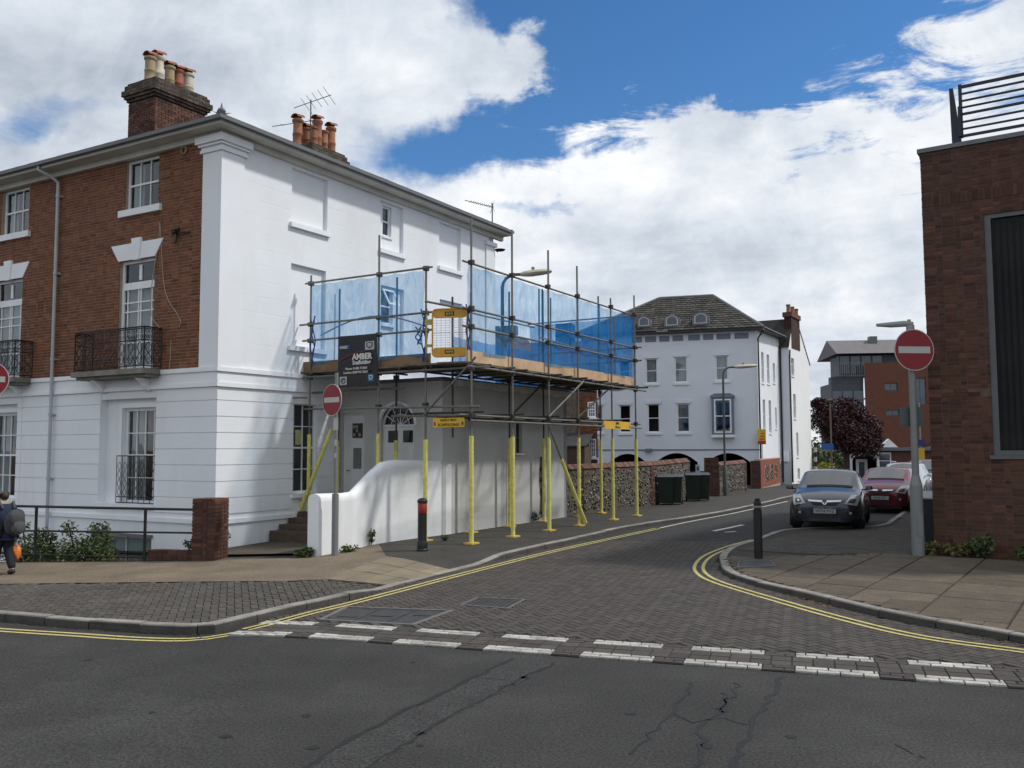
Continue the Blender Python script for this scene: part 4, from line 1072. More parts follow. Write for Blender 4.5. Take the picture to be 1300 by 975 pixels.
cable([(204, 283), (202, 310), (196, 345), (193, 370), (193, 400), (205, 418)]); cable([(204, 283), (206, 315), (209, 360), (215, 382), (227, 400), (231, 410), (228, 416)]); cable([(218, 432), (217, 455), (214, 488)])
for px in (198, 195, 188): pass
# -------------------------------- chimneys
def chimney(parent, q0, t0, w, d, zb, zt, pots, m_single=0):
    """q inward from the side wall direction A, t along the front"""
    O = C0+B*t0+A*q0; F = frame(O, B, A); mb = MB()
    n = int((zt-zb)/.078)
    for r in range(n):
        zl, zh = zb+r*.078, zb+r*.078+.070
        for (Fx, L) in ((frame(O, B, -A), w), (frame(O+B*0, A, -B), d), (frame(O+B*w, A, B), d)):
            x = -(.11 if r % 2 else 0)
            while x < L:
                a, b = max(0, x), min(L, x+.215)
                if b-a > .03: mb.hull8([Fx(a+.005, -.1, zl), Fx(b-.005, -.1, zl), Fx(b-.005, .008, zl), Fx(a+.005, .008, zl), Fx(a+.005, -.1, zh), Fx(b-.005, -.1, zh), Fx(b-.005, .008, zh), Fx(a+.005, .008, zh)], min(1, max(0, random.gauss(.5, .25))))
                x += .225
    mb.box(F, .012, w-.012, .012, d-.012, zb, zt, tone=.0)
    ch = mb.build('chimney', BRICK_D, parent)
    cap = MB()
    tiers = ((.045, 1), (.10, 1), (.15, 2), (.09, 2), (.035, 1)); zc_ = zt-.02
    for e, nr_ in tiers:
        for r in range(nr_):
            for (Fx, L) in ((frame(O-B*e-A*e, B, -A), w+2*e), (frame(O+B*(w+e)-A*e, A, B), d+2*e), (frame(O-B*e-A*e, A, -B), d+2*e)):
                x = -.11*(r % 2)
                while x < L:
                    a, b = max(0, x), min(L, x+.215)
                    if b-a > .02: j_ = random.uniform(0, .012); cap.hull8([Fx(a+.003, -.12, zc_+.004), Fx(b-.003, -.12, zc_+.004), Fx(b-.003, -j_, zc_+.004), Fx(a+.003, -j_, zc_+.004), Fx(a+.003, -.12, zc_+.076), Fx(b-.003, -.12, zc_+.076), Fx(b-.003, -j_, zc_+.076+random.uniform(-.004, .004)), Fx(a+.003, -j_, zc_+.076)], random.random())
                    x += .222
            cap.box(F, -e+.03, w+e-.03, -e+.03, d+e-.03, zc_, zc_+.074, tone=.2); zc_ += .079
    cap.build('chimney_cap', mat('sooty_cap', (.075, .058, .045), .95, .3, 5, .6, 40, tone=.5, stain=(.13, .125, .11), stain_amt=.5, stain_scale=3), ch)
    for i, (fx, fy, h, r, m, hood) in enumerate(pots):
        c = F(w*fx, d*fy, zt+.52); p = MB()
        p.lathe(c, [(r*1.12, 0), (r*1.1, .06), (r*.98, .10), (r*.95, h*.38), (r*1.03, h*.40), (r*1.03, h*.45), (r*.93, h*.47), (r*.9, h*.82), (r*1.12, h*.86), (r*1.15, h*.93), (r*1.02, h*.95), (r*.86, h*.955), (r*.86, h*.8)], 14, tone=random.random())
        po = p.build('chimney_pot', m, ch, smooth=True)
        if hood:
            q = MB(); rr = r*.95; nn = 8; prev = None
            for k in range(nn+1):
                a = PI*k/nn; x, z = rr*math.cos(a), rr*.75*math.sin(a)
                cur = (c+B*x-A*rr*1.05+Vector((0, 0, h+z)), c+B*x+A*rr*1.05+Vector((0, 0, h+z+.04)), c+B*x*.86-A*rr*1.05+Vector((0, 0, h+z*.86)), c+B*x*.86+A*rr*1.05+Vector((0, 0, h+z*.86+.04)))
                if prev:
                    q.quad([prev[0], prev[1], cur[1], cur[0]]); q.quad([prev[2], prev[3], cur[3], cur[2]]); q.quad([prev[0], cur[0], cur[2], prev[2]]); q.quad([prev[1], cur[1], cur[3], prev[3]])
                prev = cur
            q.quad([c+B*rr*math.cos(PI*k/nn)+A*rr*.2+Vector((0, 0, h-.02+rr*.75*math.sin(PI*k/nn))) for k in range(nn+1)])
            q.build('pot_hood', POT_R, po)
    return ch
chimney(house, 2.5, 5.55, 1.14, 1.75, 9.6, 12.15, [(.42, .10, .78, .155, POT_B, 1), (.55, .32, .98, .165, POT_W, 1), (.5, .52, .80, .15, POT_B, 1), (.5, .70, .80, .14, POT_R, 1), (.5, .90, .82, .16, POT_W, 1)])
chimney(house, 7.9, 4.75, .95, 1.55, 9.9, 11.72, [(.75, .05, .98, .17, POT_T, 1), (.30, .25, .72, .14, POT_T, 0), (.75, .32, .8, .16, POT_T, 1), (.55, .52, 1.15, .165, POT_T, 1), (.5, .70, .85, .145, POT_T, 0), (.5, .92, 1.08, .165, POT_T, 1)])
# television aerials
def aerial(label, base, mast, booms):
    t = thing('tv_aerial', label, 'aerial', base); MB().tube(base, base+Vector((0, 0, mast)), .022, 6).build('mast', STEEL_D, t)
    for (h, d, l0, l1, els) in booms:
        d = Vector(d).normalized(); c = base+Vector((0, 0, h)); mb = MB(); mb.tube(c-d*l0, c+d*l1, .013, 5).build('boom', STEEL_D, t)
        e = MB()
        for (x, ll, sl) in els:
            s = Vector((-d.y, d.x, sl)).normalized(); p = c+d*x; e.tube(p-s*ll, p+s*ll, .008, 4)
        e.build('element', STEEL_D, t)
    return t
def at_house(px, py, q):   # on the vertical plane q metres behind the side wall's line
    O = C0-N*q; a, z = hit(px, py, O, A); return O+A*a+Vector((0, 0, z))
b0 = at_house(394, 178, 4.9)
aerial('television aerial on the rear chimney, two crossed arms over terracotta pots', b0, 1.38, [(1.30, -N+A*.1, 1.0, .85, [(-.9, .35, .8), (-.6, .3, .8), (-.3, .28, .8), (0, .26, .8), (.3, .24, .8)]), (.66, -N-A*.2, .2, 1.5, [(-.15, .28, 1), (.0, .12, 0), (1.1, .1, 0)])])
b1 = at_house(625, 285, .6)
aerial('small yagi television aerial at the far end of the white side wall', b1, .75, [(.62, -A*.9-N*.25, .05, 1.25, [(k*.1, .07, .3) for k in range(11)]+[(0, .25, 2), (-.03, .22, -2)])])
d_ = E+N*.1+A*.25+Vector((0, 0, hit(627, 318, E, N)[1])); dish = thing('satellite_dish', 'small dark satellite dish fixed high on the far white corner', 'satellite dish', d_)
MB().lathe(d_, [(.02, 0), (.16, .03), (.2, .07), (.19, .07), (.02, .02)], 10).build('dish', IRON, dish); MB().tube(d_-N*.12, d_+Vector((0, 0, .03)), .02, 5).build('arm', IRON, dish)

# -------------------------------- single storey extension with the two doors
X0, XO, XH = 3.98, 3.26, 3.78; X1 = hit(720, 600, FA(0, XO, 0), A)[0]
ext = thing('rendered_extension', 'plain white single storey extension behind the scaffold with two white doors', 'extension', FA(X0, XO, 0))
FE = frame(FA(X0, 0, 0), N, -A)      # door wall, a = outward from the house, b toward us
FX = frame(FA(X0, XO, 0), A, N)      # street wall
LND = .62
EO, ET = FA(X0, 0, 0), N
d1 = rect(EO, ET, 432, 463, 497, 640, 'R'); d2 = rect(EO, ET, 484, 526, 535, 640, 'R')
d1[2] = d2[2] = LND+.05; d1[3] = min(d1[3], 3.05); d2[3] = LND+2.1
d1[0] = max(.08, d1[0])
fan = (d2[0]+d2[1])/2; fr_ = (d2[1]-d2[0])/2
mb = MB(); mb.holed(FE, 0, XO, -.4, XH, [(d1[0], d1[1], d1[2], d1[3], .14), (d2[0], d2[1], d2[2], d2[3]+fr_+.02, .16)], 0, .14)
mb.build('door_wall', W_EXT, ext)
# masonry spandrels over the fanlight
sp = MB()
for k in range(12):
    a0_, a1_ = PI*k/12, PI*(k+1)/12; x0, x1 = fan+fr_*math.cos(a0_), fan+fr_*math.cos(a1_); z0, z1 = d2[3]+fr_*math.sin(a0_), d2[3]+fr_*math.sin(a1_)
    sp.quad([FE(x0, .001, z0), FE(x1, .001, z1), FE(x1, .001, d2[3]+fr_+.03), FE(x0, .001, d2[3]+fr_+.03)])
sp.build('arch_spandrel', W_EXT, ext)
xw = hit(659, 556, FA(0, XO, 0), A)[0]-X0
_, wz1 = hit(655, 536, FA(0, XO, 0), A); _, wz0 = hit(655, 576, FA(0, XO, 0), A)
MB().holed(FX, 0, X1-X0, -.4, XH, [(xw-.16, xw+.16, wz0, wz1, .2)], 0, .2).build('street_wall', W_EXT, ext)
window(ext, FX, xw-.15, xw+.15, wz0+.01, wz1-.01, inset=.09, cols=1, rows=2, fw=.03, m=POST_D, sill=(.05, .05, .05))
MB().box(frame(FA(X1, XO, 0), -N, A), 0, XO, -.2, 0, -.4, XH).build('end_wall', W_PAINT, ext)
MB().box(FA, X0-.05, X1+.06, -.0, XO+.06, XH+.003, XH+.09).build('flat_roof', LEAD, ext)
fl = MB(); x = .3
while x < X1-X0:
    w = random.uniform(.3, .7); fl.hull8([FX(x, .065, XH-.10+random.uniform(-.04, .02)), FX(x+w, .065, XH-.10+random.uniform(-.05, .02)), FX(x+w, .085, XH-.1), FX(x, .085, XH-.1), FX(x, .065, XH+.06), FX(x+w, .065, XH+.05), FX(x+w, .085, XH+.05), FX(x, .085, XH+.06)]); x += w+.004
fl.build('roof_flashing', mat('white_flashing', (.62, .62, .60), .6, .2, 5, stain=(.3, .3, .28), stain_amt=.5), ext)
DOORW = mat('white_door', (.66, .665, .66), .45, .05, 3)
def door(F, d, panes, panels, handle, inset):
    mb = MB().box(F, d[0]+.03, d[1]-.03, -inset-.05, -inset, d[2], d[3]-.03); dr = mb.build('door', DOORW, ext)
    fm = MB(); fm.box(F, d[0], d[0]+.03, -inset-.06, -inset+.03, d[2], d[3]); fm.box(F, d[1]-.03, d[1], -inset-.06, -inset+.03, d[2], d[3]); fm.box(F, d[0]+.03, d[1]-.03, -inset-.06, -inset+.03, d[3]-.03, d[3]); fm.build('door_frame', W_TRIM, dr)
    for p in panels: MB().box(F, p[0], p[1], -inset, -inset+.016, p[2], p[3]).build('door_panel', DOORW, dr)
    for p in panes: MB().box(F, p[0], p[1], -inset, -inset+.008, p[2], p[3]).build('pane', mat('dark_glass', (.02, .022, .024), .08, .1, 3, spec=.6), dr)
    h = MB(); h.tube(F(handle[0], -inset, handle[1]), F(handle[0], -inset+.06, handle[1]), .012, 6); h.tube(F(handle[0], -inset+.06, handle[1]), F(handle[0]+.11, -inset+.06, handle[1]), .011, 6); h.build('handle', STEEL, dr)
    return dr
w1 = d1[1]-d1[0]; xm = d1[0]+w1*.58
door(FE, d1, [], [(d1[0]+.12, d1[1]-.12, d1[2]+.2, d1[2]+.75)], (d1[0]+.12, d1[2]+.92), .12)
pl = MB().box(FE, xm-.16, xm+.16, -.119, -.09, d1[3]-.62, d1[3]-.25).build('number_plaque', mat('dark_plaque', (.03, .032, .03), .5, .2, 6), ext)
pq = MB()
for (i, j) in ((0, 0), (1, 1), (2, 0), (0, 2), (1, 2)): pq.box(FE, xm-.13+i*.09, xm-.06+i*.09, -.089, -.084, d1[3]-.58+j*.10, d1[3]-.50+j*.10)
pq.build('plaque_pattern', mat('plaque_gilt', (.30, .28, .20), .5, .2, 6), ext)
MB().box(FE, xm-.12, xm+.12, -.119, -.085, d1[2]+.98, d1[2]+1.50).build('intercom', mat('intercom_grey', (.16, .165, .17), .45, .2, 8), ext)
w2 = d2[1]-d2[0]
dd = door(FE, d2, [(d2[0]+.13, d2[0]+.42*w2, d2[3]-.42, d2[3]-.12), (d2[1]-.42*w2, d2[1]-.13, d2[3]-.42, d2[3]-.12)], [(d2[0]+.13, d2[0]+.42*w2, d2[2]+.75, d2[3]-.55), (d2[1]-.42*w2, d2[1]-.13, d2[2]+.75, d2[3]-.55), (d2[0]+.13, d2[0]+.42*w2, d2[2]+.15, d2[2]+.6), (d2[1]-.42*w2, d2[1]-.13, d2[2]+.15, d2[2]+.6)], (d2[0]+.08, d2[2]+1.0), .13)
fb = MB(); fb.quad([FE(fan+fr_*.98*math.cos(PI*k/12), -.13, d2[3]+.02+fr_*.96*math.sin(PI*k/12)) for k in range(13)])
fn = fb.build('fanlight', MATS['dark_glass'], ext); br = MB()
br.path([FE(fan+fr_*math.cos(PI*k/12), -.11, d2[3]+fr_*math.sin(PI*k/12)) for k in range(13)], .03, 5); br.tube(FE(d2[0], -.11, d2[3]), FE(d2[1], -.11, d2[3]), .03, 6)
for k in (1, 2, 3, 4, 5): br.tube(FE(fan, -.12, d2[3]), FE(fan+fr_*math.cos(PI*k/6), -.12, d2[3]+fr_*math.sin(PI*k/6)), .012, 4)
br.path([FE(fan+fr_*.55*math.cos(PI*k/12), -.12, d2[3]+fr_*.55*math.sin(PI*k/12)) for k in range(13)], .01, 4)
br.build('glazing_bar', W_TRIM, fn)
ar = MB(); ar.path([FE(fan+(fr_+.06)*math.cos(PI*k/12), .02, d2[3]+(fr_+.06)*math.sin(PI*k/12)) for k in range(13)], .035, 5); ar.build('arch_moulding', W_TRIM, ext)
# cables and pipe on the street wall
xp = hit(687, 620, FA(0, XO, 0), A)[0]-X0; mb = MB(); mb.tube(FX(xp, .03, .2), FX(xp, .03, 1.9), .02, 6); mb.path([FX(xp-.05, .02, 1.9), FX(xp-.12, .02, 1.2), FX(xp-.03, .02, .9), FX(xp-.10, .02, .3)], .012, 5)
for z in (.9, 1.2, 1.5): mb.box(FX, xp-.06, xp+.05, 0, .06, z, z+.12)
mb.build('cable_duct', mat('black_duct', (.03, .03, .032), .6, .2, 5), ext)
# porch landing and steps
st = thing('porch_steps', 'brown brick steps rising behind the white garden wall to the doors', 'steps', FA(1.0, 1.5, 0))
TREAD = mat('brown_tread', (.085, .06, .042), .85, .3, 6, .4, 40)
for k in range(4): MB().box(FA, 1.55+.30*k, 1.55+.30*k+(.298 if k < 3 else X0-2.45), .06, 2.85, -.3, PZ+.02+(LND-PZ)*(k+1)/4).build('step', TREAD, st)
sheet('porch_path', [FA(1.6, .03, 0), FA(1.6, 2.9, 0), G(393, 704, PZ), G(280, 706, PZ), FA(.05, .05, 0)], PZ+.03, mat('brown_path', (.075, .06, .045), .9, .25, 1.5, .7, 90))

# -------------------------------- rounded white garden wall
gw0, gw1, gw2 = G(404, 706, PZ), G(480, 690, PZ), FA(X0+.35, XO+.02, 0)
gw2 = Vector((gw2.x, gw2.y, PZ))
def lerp3(t):
    l1, l2 = (gw1-gw0).length, (gw2-gw1).length; s = t*(l1+l2)
    return gw0.lerp(gw1, s/l1) if s < l1 else gw1.lerp(gw2, (s-l1)/l2)
def hgt(px_t): return px_t
top_px = [(393, 627), (404, 627), (440, 626), (452, 624), (470, 605), (487, 587), (500, 584), (530, 584), (560, 585)]
wall = MB(); prof = []; n = 40
def ztop(p):
    # height of the coping above each point, read along its face
    v = p-Vector((0, 0, CZ)); px = 650+FPX*v.dot(c_r)/v.dot(c_f)
    for (x0, y0), (x1, y1) in zip(top_px, top_px[1:]):
        if x0 <= px <= x1: y = y0+(y1-y0)*(px-x0)/(x1-x0); break
    else: y = top_px[0][1] if px < 393 else top_px[-1][1]
    d = ray(px, y); k = p.y/d.y
    return CZ+k*d.z
TH = .27; rows_ = []; n = 64
for i in range(n+1):
    p = lerp3(i/n); q = lerp3(min(1, i/n+.01))-lerp3(max(0, i/n-.01)); q.z = 0; q.normalize(); nl = Vector((-q.y, q.x, 0)); zt = ztop(p)
    p = Vector((p.x, p.y, 0)); r = TH/2; c = p+nl*TH/2; sec = []
    sec.append(p+Vector((0, 0, -.5))); sec.append(p+Vector((0, 0, zt-.17))); sec.append(p+Vector((0, 0, zt-.15)))
    for k in range(1, 8): sec.append(c-nl*r*math.cos(PI*k/8)+Vector((0, 0, zt-.13+.13*math.sin(PI*k/8))))
    sec.append(p+nl*TH+Vector((0, 0, zt-.15))); sec.append(p+nl*TH+Vector((0, 0, zt-.17))); sec.append(p+nl*TH+Vector((0, 0, -.5)))
    rows_.append(sec)
m_ = len(rows_[0])
for s in rows_: wall.v += s
for i in range(n):
    for j in range(m_-1): wall.f.append((i*m_+j, i*m_+j+1, (i+1)*m_+j+1, (i+1)*m_+j))
wall.f.append(tuple(range(m_)))
wall.build('garden_wall', W_LOW, smooth=True, base=gw0, label='low white rendered garden wall with rounded top sweeping up towards the doors', cat='garden wall')
# railing, pillar, low brick wall and lightwell
well_o = tag(bpy.data.objects.new('lightwell', None), kind='structure'); COL.objects.link(well_o); ORG[well_o] = Vector((0, 0, 0))
fl_ = MB().quad([Vector((p[0], p[1], -1.75)) for p in well]); fl_.quad([Vector((pil.x, pil.y, -1.8)), Vector((rail_far.x, rail_far.y, -1.8)), Vector((rail_far.x, rail_far.y, zg(rail_far.x, 0)+PZ)), Vector((pil.x, pil.y, zg(pil.x, 0)+PZ))]); fl_.build('lightwell_floor', FOOT, well_o)
rl = thing('railing', 'black tube railing along the pavement edge before the basement window', 'railing', rail_l)
_, rz1 = hit(243, 647, pil, M); _, rz2 = hit(243, 676.5, pil, M); _, rz1b = hit(45, 643, pil, M)
rlen = (rail_l-pil).length
for (za, zb, r, nm) in ((rz1, hit(45, 643, pil, M)[1], .026, 'rail'), (rz2, hit(45, 674, pil, M)[1], .02, 'rail'), (hit(185, 708, pil, M)[1], hit(45, 704, pil, M)[1], .016, 'rail')):
    s = (zb-za)/rlen; a0 = -.06 if r > .017 else 1.05
    MB().tube(pil+M*a0+Vector((0, 0, za+s*a0-pil.z)), pil+M*8.9+Vector((0, 0, za+s*8.9-pil.z)), r, 8).build(nm, IRON, rl)
for px in (48, 186, -90):
    a = hit(px, 600, pil, M)[0]; p = pil+M*a; zt = rz1+(rz1b-rz1)/rlen*a
    MB().tube(Vector((p.x, p.y, zg(p.x, 0)-.3)), Vector((p.x, p.y, zt)), .032, 8).build('post', IRON, rl)
def brick_block(name, label, cat, O, T, Nn, w, d, z0, z1, m, ms, cap=True, single=300):
    t = thing(name, label, cat, Vector((O[0], O[1], z0))); F = frame(O, T, Nn)
    MB().box(F, .01, w-.01, -d+.01, -.01, z0, z1-.004).build('mortar_core', ms, t)
    T, Nn = Vector(T), Vector(Nn); k = 0
    for (Fx, Tx, L) in ((F, T, w), (frame(Vector((O[0], O[1], 0))+T*w, -Nn, T), -Nn, d), (frame(Vector((O[0], O[1], 0))-Nn*d, Nn, -T), Nn, d)):
        bricks(t, Fx, Tx, 0, L, z0, z1, [], m, single//(1+k), proud=.004); k += 1
    if cap:
        F2 = lambda a, b, z: F(a, b, z)
        x = 0
        while x < w-.02:
            l = min(.225, w-x); MB().box(F, x+.004, x+l-.004, -d-.006, .006, z1, z1+.066, tone=random.random()).build('brick', m, t); x += l
    return t
PB = BRICK_R
tn = Vector((M.y, -M.x, 0)); tn = tn if tn.y < 0 else -tn
pO = G(243, 712, PZ); pE = G(268, 712, PZ)
zt = hit(260, 633, pO, M)[1]
brick_block('brick_pillar', 'square brown brick gate pillar at the end of the black railing', 'pillar', pO-M*.0, -M, tn, .50, .50, pO.z-.25, zt-.07, PB, MORTAR_R)
lw = pil+M*hit(187, 700, pil, M)[0]; zlow = hit(210, 699, pil, M)[1]
brick_block('low_brick_wall', 'knee high brown brick wall between railing post and gate pillar', 'wall', lw+tn*-.02, -M, tn, (lw-pO).length-.01, .22, pO.z-.25, zlow-.066, PB, MORTAR_R)
# ================================================================ scaffold
SO = 5.0
def sOut(px, off=SO): return hit(px, 600, FA(0, off, 0), A)[0]
s_out = [sOut(x) for x in (598.5, 651, 697, 735, 778, 808)]
SF = s_out[0]
sc_o = thing('scaffold', 'tube scaffold with yellow padded legs and blue netting round the white extension', 'scaffold', FA(SF, SO, PZ))
FS = frame(FA(SF, 0, 0), N, -A)       # front face: a = off from the house, b toward us
PLATE = YPLATE
def gz(p): return zg(p.x, p.y)+PZ
def coupler(mb, p, d1=A):
    d = Vector(d1); u = Vector((-d.y, d.x, 0)); c = Vector(p)
    F = lambda a, b, z: c+d*a+u*b+Vector((0, 0, z))
    mb.box(F, -.05, .05, -.055, .055, -.05, .05); mb.tube(F(-.06, .04, .03), F(.07, .04, .03), .018, 6); mb.tube(F(.03, -.04, -.06), F(.03, -.04, .06), .016, 6)
def standard(s, off, zt, zy=2.42, joints=(), m=STEEL, r=.0245, zb=None, yr=.050, yr2=None, plate=True):
    p = FA(s, off, 0); b = gz(p) if zb is None else zb; p.z = b
    q = p.copy(); q.z = zt
    lean = Vector((random.uniform(-.012, .012), random.uniform(-.012, .012), 0))
    o = MB().tube(p, q+lean, r, 8).build('standard', m, sc_o, smooth=True)
    if zy:
        y = MB(); y.tube((p.x, p.y, b+.02), (p.x+lean.x*.2, p.y, zy-.13), yr, 10, r2=yr*.98); y.tube((p.x, p.y, zy-.128), (p.x, p.y, zy), yr*1.0, 10); y.tube((p.x, p.y, zy-.14), (p.x, p.y, zy-.13), yr*.9, 10)
        y.build('foam_sleeve', YELLOW, o, smooth=True)
    if plate: MB().box(frame(p, A, N), -.15, .15, -.11, .11, b, b+.035).build('base_plate', PLATE, o)
    if joints:
        for z in joints: c = MB(); coupler(c, (p.x, p.y, z), A); c.build('coupler', STEEL_D, o)
    return o
ZD = 4.02
zTop, zM1, zM2 = 6.22, 5.20, 4.80
_, zl1 = hit(600, 527, FA(0, SO, 0), A); _, zl2 = hit(600, 534, FA(0, SO, 0), A)
JO = (zTop, zM1, zM2, ZD-.12, zl1)
tops = [275, 290, 317, 337, 377, 373]; txs = [593, 646, 693, 731, 771, 799.5]
for s, y, x in zip(s_out, tops, txs):
    zt = hit(x, y, FA(0, SO, 0), A)[1]; standard(s, SO, max(zt, 6.3), joints=JO)
for s, zt in zip([sOut(x, 3.57) for x in (598, 647, 690.5, 735, 763)], (6.0, 6.3, 6.6, 6.9, 6.7)): standard(s, 3.57, zt, joints=(ZD-.12, zl1), m=STEEL_D)
f_off = [hit(x, 600, FA(SF, 0, 0), N)[0] for x in (392, 480, 540)]
f_tops = [hit(x, y, FA(SF, 0, 0), N)[1] for x, y in ((392, 350), (480, 299), (543, 341))]
JF = (zTop, zM1, zM2, ZD-.12, 3.12)
standard(SF, f_off[0], f_tops[0], joints=JF, zb=.5, zy=2.5); standard(SF, f_off[1], f_tops[1], joints=JF, zy=2.5); standard(SF, f_off[2], f_tops[2], joints=JF, zy=2.35)
for px, y in ((431, 367), (504, 352)):
    o_, z_ = hit(px, y, FA(SF+1.2, 0, 0), N); standard(SF+1.2, o_, z_, zy=2.35, zb=.6, joints=(ZD-.12,), m=STEEL_D)
o_, z_ = hit(575, 377, FA(SF+1.0, 0, 0), N); standard(SF+1.0, o_, z_, zy=0, zb=2.4, m=STEEL_D, plate=False)
for px, y, s in ((684, 367, 10.2), (688, 367, 10.6), (699, 378, 11.4), (759, 376, 11.45)):
    o_, z_ = hit(px, y, FA(s, 0, 0), N); standard(s, o_, z_, zy=0, zb=ZD-.3, m=STEEL_D, plate=False)
s_, z_ = hit(780, 402, FA(0, 4.5, 0), A); standard(s_, 4.5, z_, zy=0, zb=ZD, m=RUST, plate=False, joints=(4.9,))
def tube(name, p, q, m=STEEL, r=.0245): return MB().tube(p, q, r, 8).build(name, m, sc_o, smooth=True)
SL = s_out[-1]
for z in (zTop, zM1, zM2): tube('guard_rail', FA(SF-.25, SO-.06, z), FA(SL+.35, SO-.06, z-.02 if z > 6 else z))
tube('ledger', FA(SF-.4, SO-.055, zl1), FA(SL+.45, SO-.055, zl1-.0)); tube('ledger', FA(SF-.1, SO+.055, zl2), FA(SL+.3, SO+.055, zl2)); tube('ledger', FA(SF+.3, 3.57, zl1+.02), FA(SL+.3, 3.57, zl1), STEEL_D)
tube('ledger', FA(SF-.2, SO+.055, ZD-.10), FA(SL+.7, SO+.055, ZD-.12)); tube('ledger', FA(SF+.2, 3.52, ZD-.12), FA(SL+.3, 3.52, ZD-.12), STEEL_D)
gp = hit(548, 397, FA(SF, 0, 0), N)[0]
for z, a in ((zTop, .12), (zM1, -.05), (zM2, .05)): tube('guard_rail', FS(a, .06, z), FS(gp+.05 if z != zTop else f_off[2]+.22, .06, z))
tube('guard_rail', FS(hit(548, 384, FA(SF, 0, 0), N)[0], .25, 5.42), FS(SO+.05, -.05, 5.15)); 
tube('ledger', FS(.1, .055, 3.12), FS(SO+.25, .055, 3.05)); tube('ledger', FS(f_off[1]+.35, -.05, zl1+.02), FS(SO+.1, -.05, zl1)); tube('ledger', FS(-.02, .055, ZD-.12), FS(SO+.5, .055, ZD-.12)); tube('ledger', FS(.0, -.3, 3.55), FS(2.9, -.3, 3.55)); tube('ledger', FS(-.35, .3, 3.40), FS(.45, .3, 3.38))
tube('guard_rail', FA(SL+.06, SO+.25, zTop-.02), FA(SL+.06, 1.2, zTop-.02)); tube('guard_rail', FA(SL+.06, SO+.2, zM1), FA(SL+.06, 1.0, zM1)); tube('guard_rail', FA(SL+.06, SO+.2, zM2), FA(SL+.06, 1.0, zM2))
tube('guard_rail', FA(SF+4.5, 1.3, zTop-.1), FA(SL+.3, 1.3, zTop-.1))
# transoms under the deck, ends sticking out over the street
s = SF+.25
while s < SL+.3:
    tube('transom', FA(s, 3.2, ZD-.055), FA(s+.02, SO+random.uniform(.25, .5), ZD-.055), STEEL_D if random.random() < .6 else STEEL); s += random.uniform(.62, .85)
for a in (.4, 1.3, 2.2, 3.1, 4.0): tube('transom', FS(a, .12, ZD-.055), FS(a, -1.35, ZD-.055), STEEL_D)
# braces
def brace(plane, p, q, m=STEEL, off=.09):
    if plane == 'A':
        a, b = hit(*p, FA(0, SO+off, 0), A), hit(*q, FA(0, SO+off, 0), A); return tube('brace', FA(a[0], SO+off, a[1]), FA(b[0], SO+off, b[1]), m)
    a, b = hit(*p, FS(0, off, 0), N), hit(*q, FS(0, off, 0), N); return tube('brace', FS(a[0], off, a[1]), FS(b[0], off, b[1]), m)
brace('A', (697, 529), (741, 484)); brace('F', (537, 528), (604, 453))
def brace2(p, q, off, m=STEEL_D):
    a, b = hit(*p, FA(0, off, 0), A), hit(*q, FA(0, off, 0), A); tube('brace', FA(a[0], off, a[1]), FA(b[0], off, b[1]), m)
brace2((649, 528), (690, 486), 4.2); brace2((735, 529), (777, 490), 4.9)
a, b = hit(697, 541, FA(0, SO+.09, 0), A), hit(743, 664, FA(0, SO+.09, 0), A)
bp, bq = FA(a[0], SO+.09, a[1]), FA(b[0], SO+.09, max(b[1], PZ+.03)); lb = tube('brace', bp, bq, STEEL)
MB().tube(bp.lerp(bq, .33), bq, .045, 8, r2=.055).build('foam_sleeve', YELLOW, lb, smooth=True)
a, b = hit(421, 545, FS(0, .1, 0), N), hit(381, 648, FS(0, .1, 0), N); lb = tube('brace', FS(a[0], .1, a[1]), FS(b[0], .1, b[1]), STEEL)
MB().tube(FS(a[0], .1, a[1]), FS(b[0], .1, b[1]), .05, 8).build('foam_sleeve', YELLOW, lb, smooth=True)
for s in s_out[:-1]:
    tube('transom', FA(s+.12, 3.3, zl1+.07), FA(s+.12, SO+.25, zl1+.07), STEEL_D)
# deck and toe boards
for k in range(7):
    b = 3.32+.232*k; s = SF-.1-random.uniform(0, .15)
    while s < SL+.1:
        e_ = min(s+3.9, SL+.55); MB().box(FA, s, e_-.01, b, b+.225, ZD-.02+random.uniform(0, .006), ZD+.02).build('deck_board', BOARD_D, sc_o); s = e_
for k in range(6):
    b = -1.32+.232*k; MB().box(FS, -.0, 3.30, b, b+.225, ZD-.02, ZD+.02).build('deck_board', BOARD_D, sc_o)
for k in range(5): 
    b = 1.9+.232*k; MB().box(FA, SL-1.2, SL+.3, b, b+.225, ZD-.02, ZD+.02).build('deck_board', BOARD_D, sc_o)
TB_F = mat('brown_toe_board', (.21, .135, .075), .85, .2, 4, .3, 30)
for x0, x1, m in ((SF-.05, SF+3.6, BOARD), (SF+3.61, SF+7.2, BOARD), (SF+7.21, SL+.1, BOARD)): MB().box(FA, x0, x1, SO-.12, SO-.085, ZD+.02, ZD+.27).build('toe_board', m, sc_o)
MB().box(FS, -.1, 2.2, -.06, -.025, ZD-.0+.02, ZD+.27).build('toe_board', TB_F, sc_o); MB().box(FS, 2.21, f_off[2]+.1, -.06, -.025, ZD+.02, ZD+.27).build('toe_board', TB_F, sc_o)
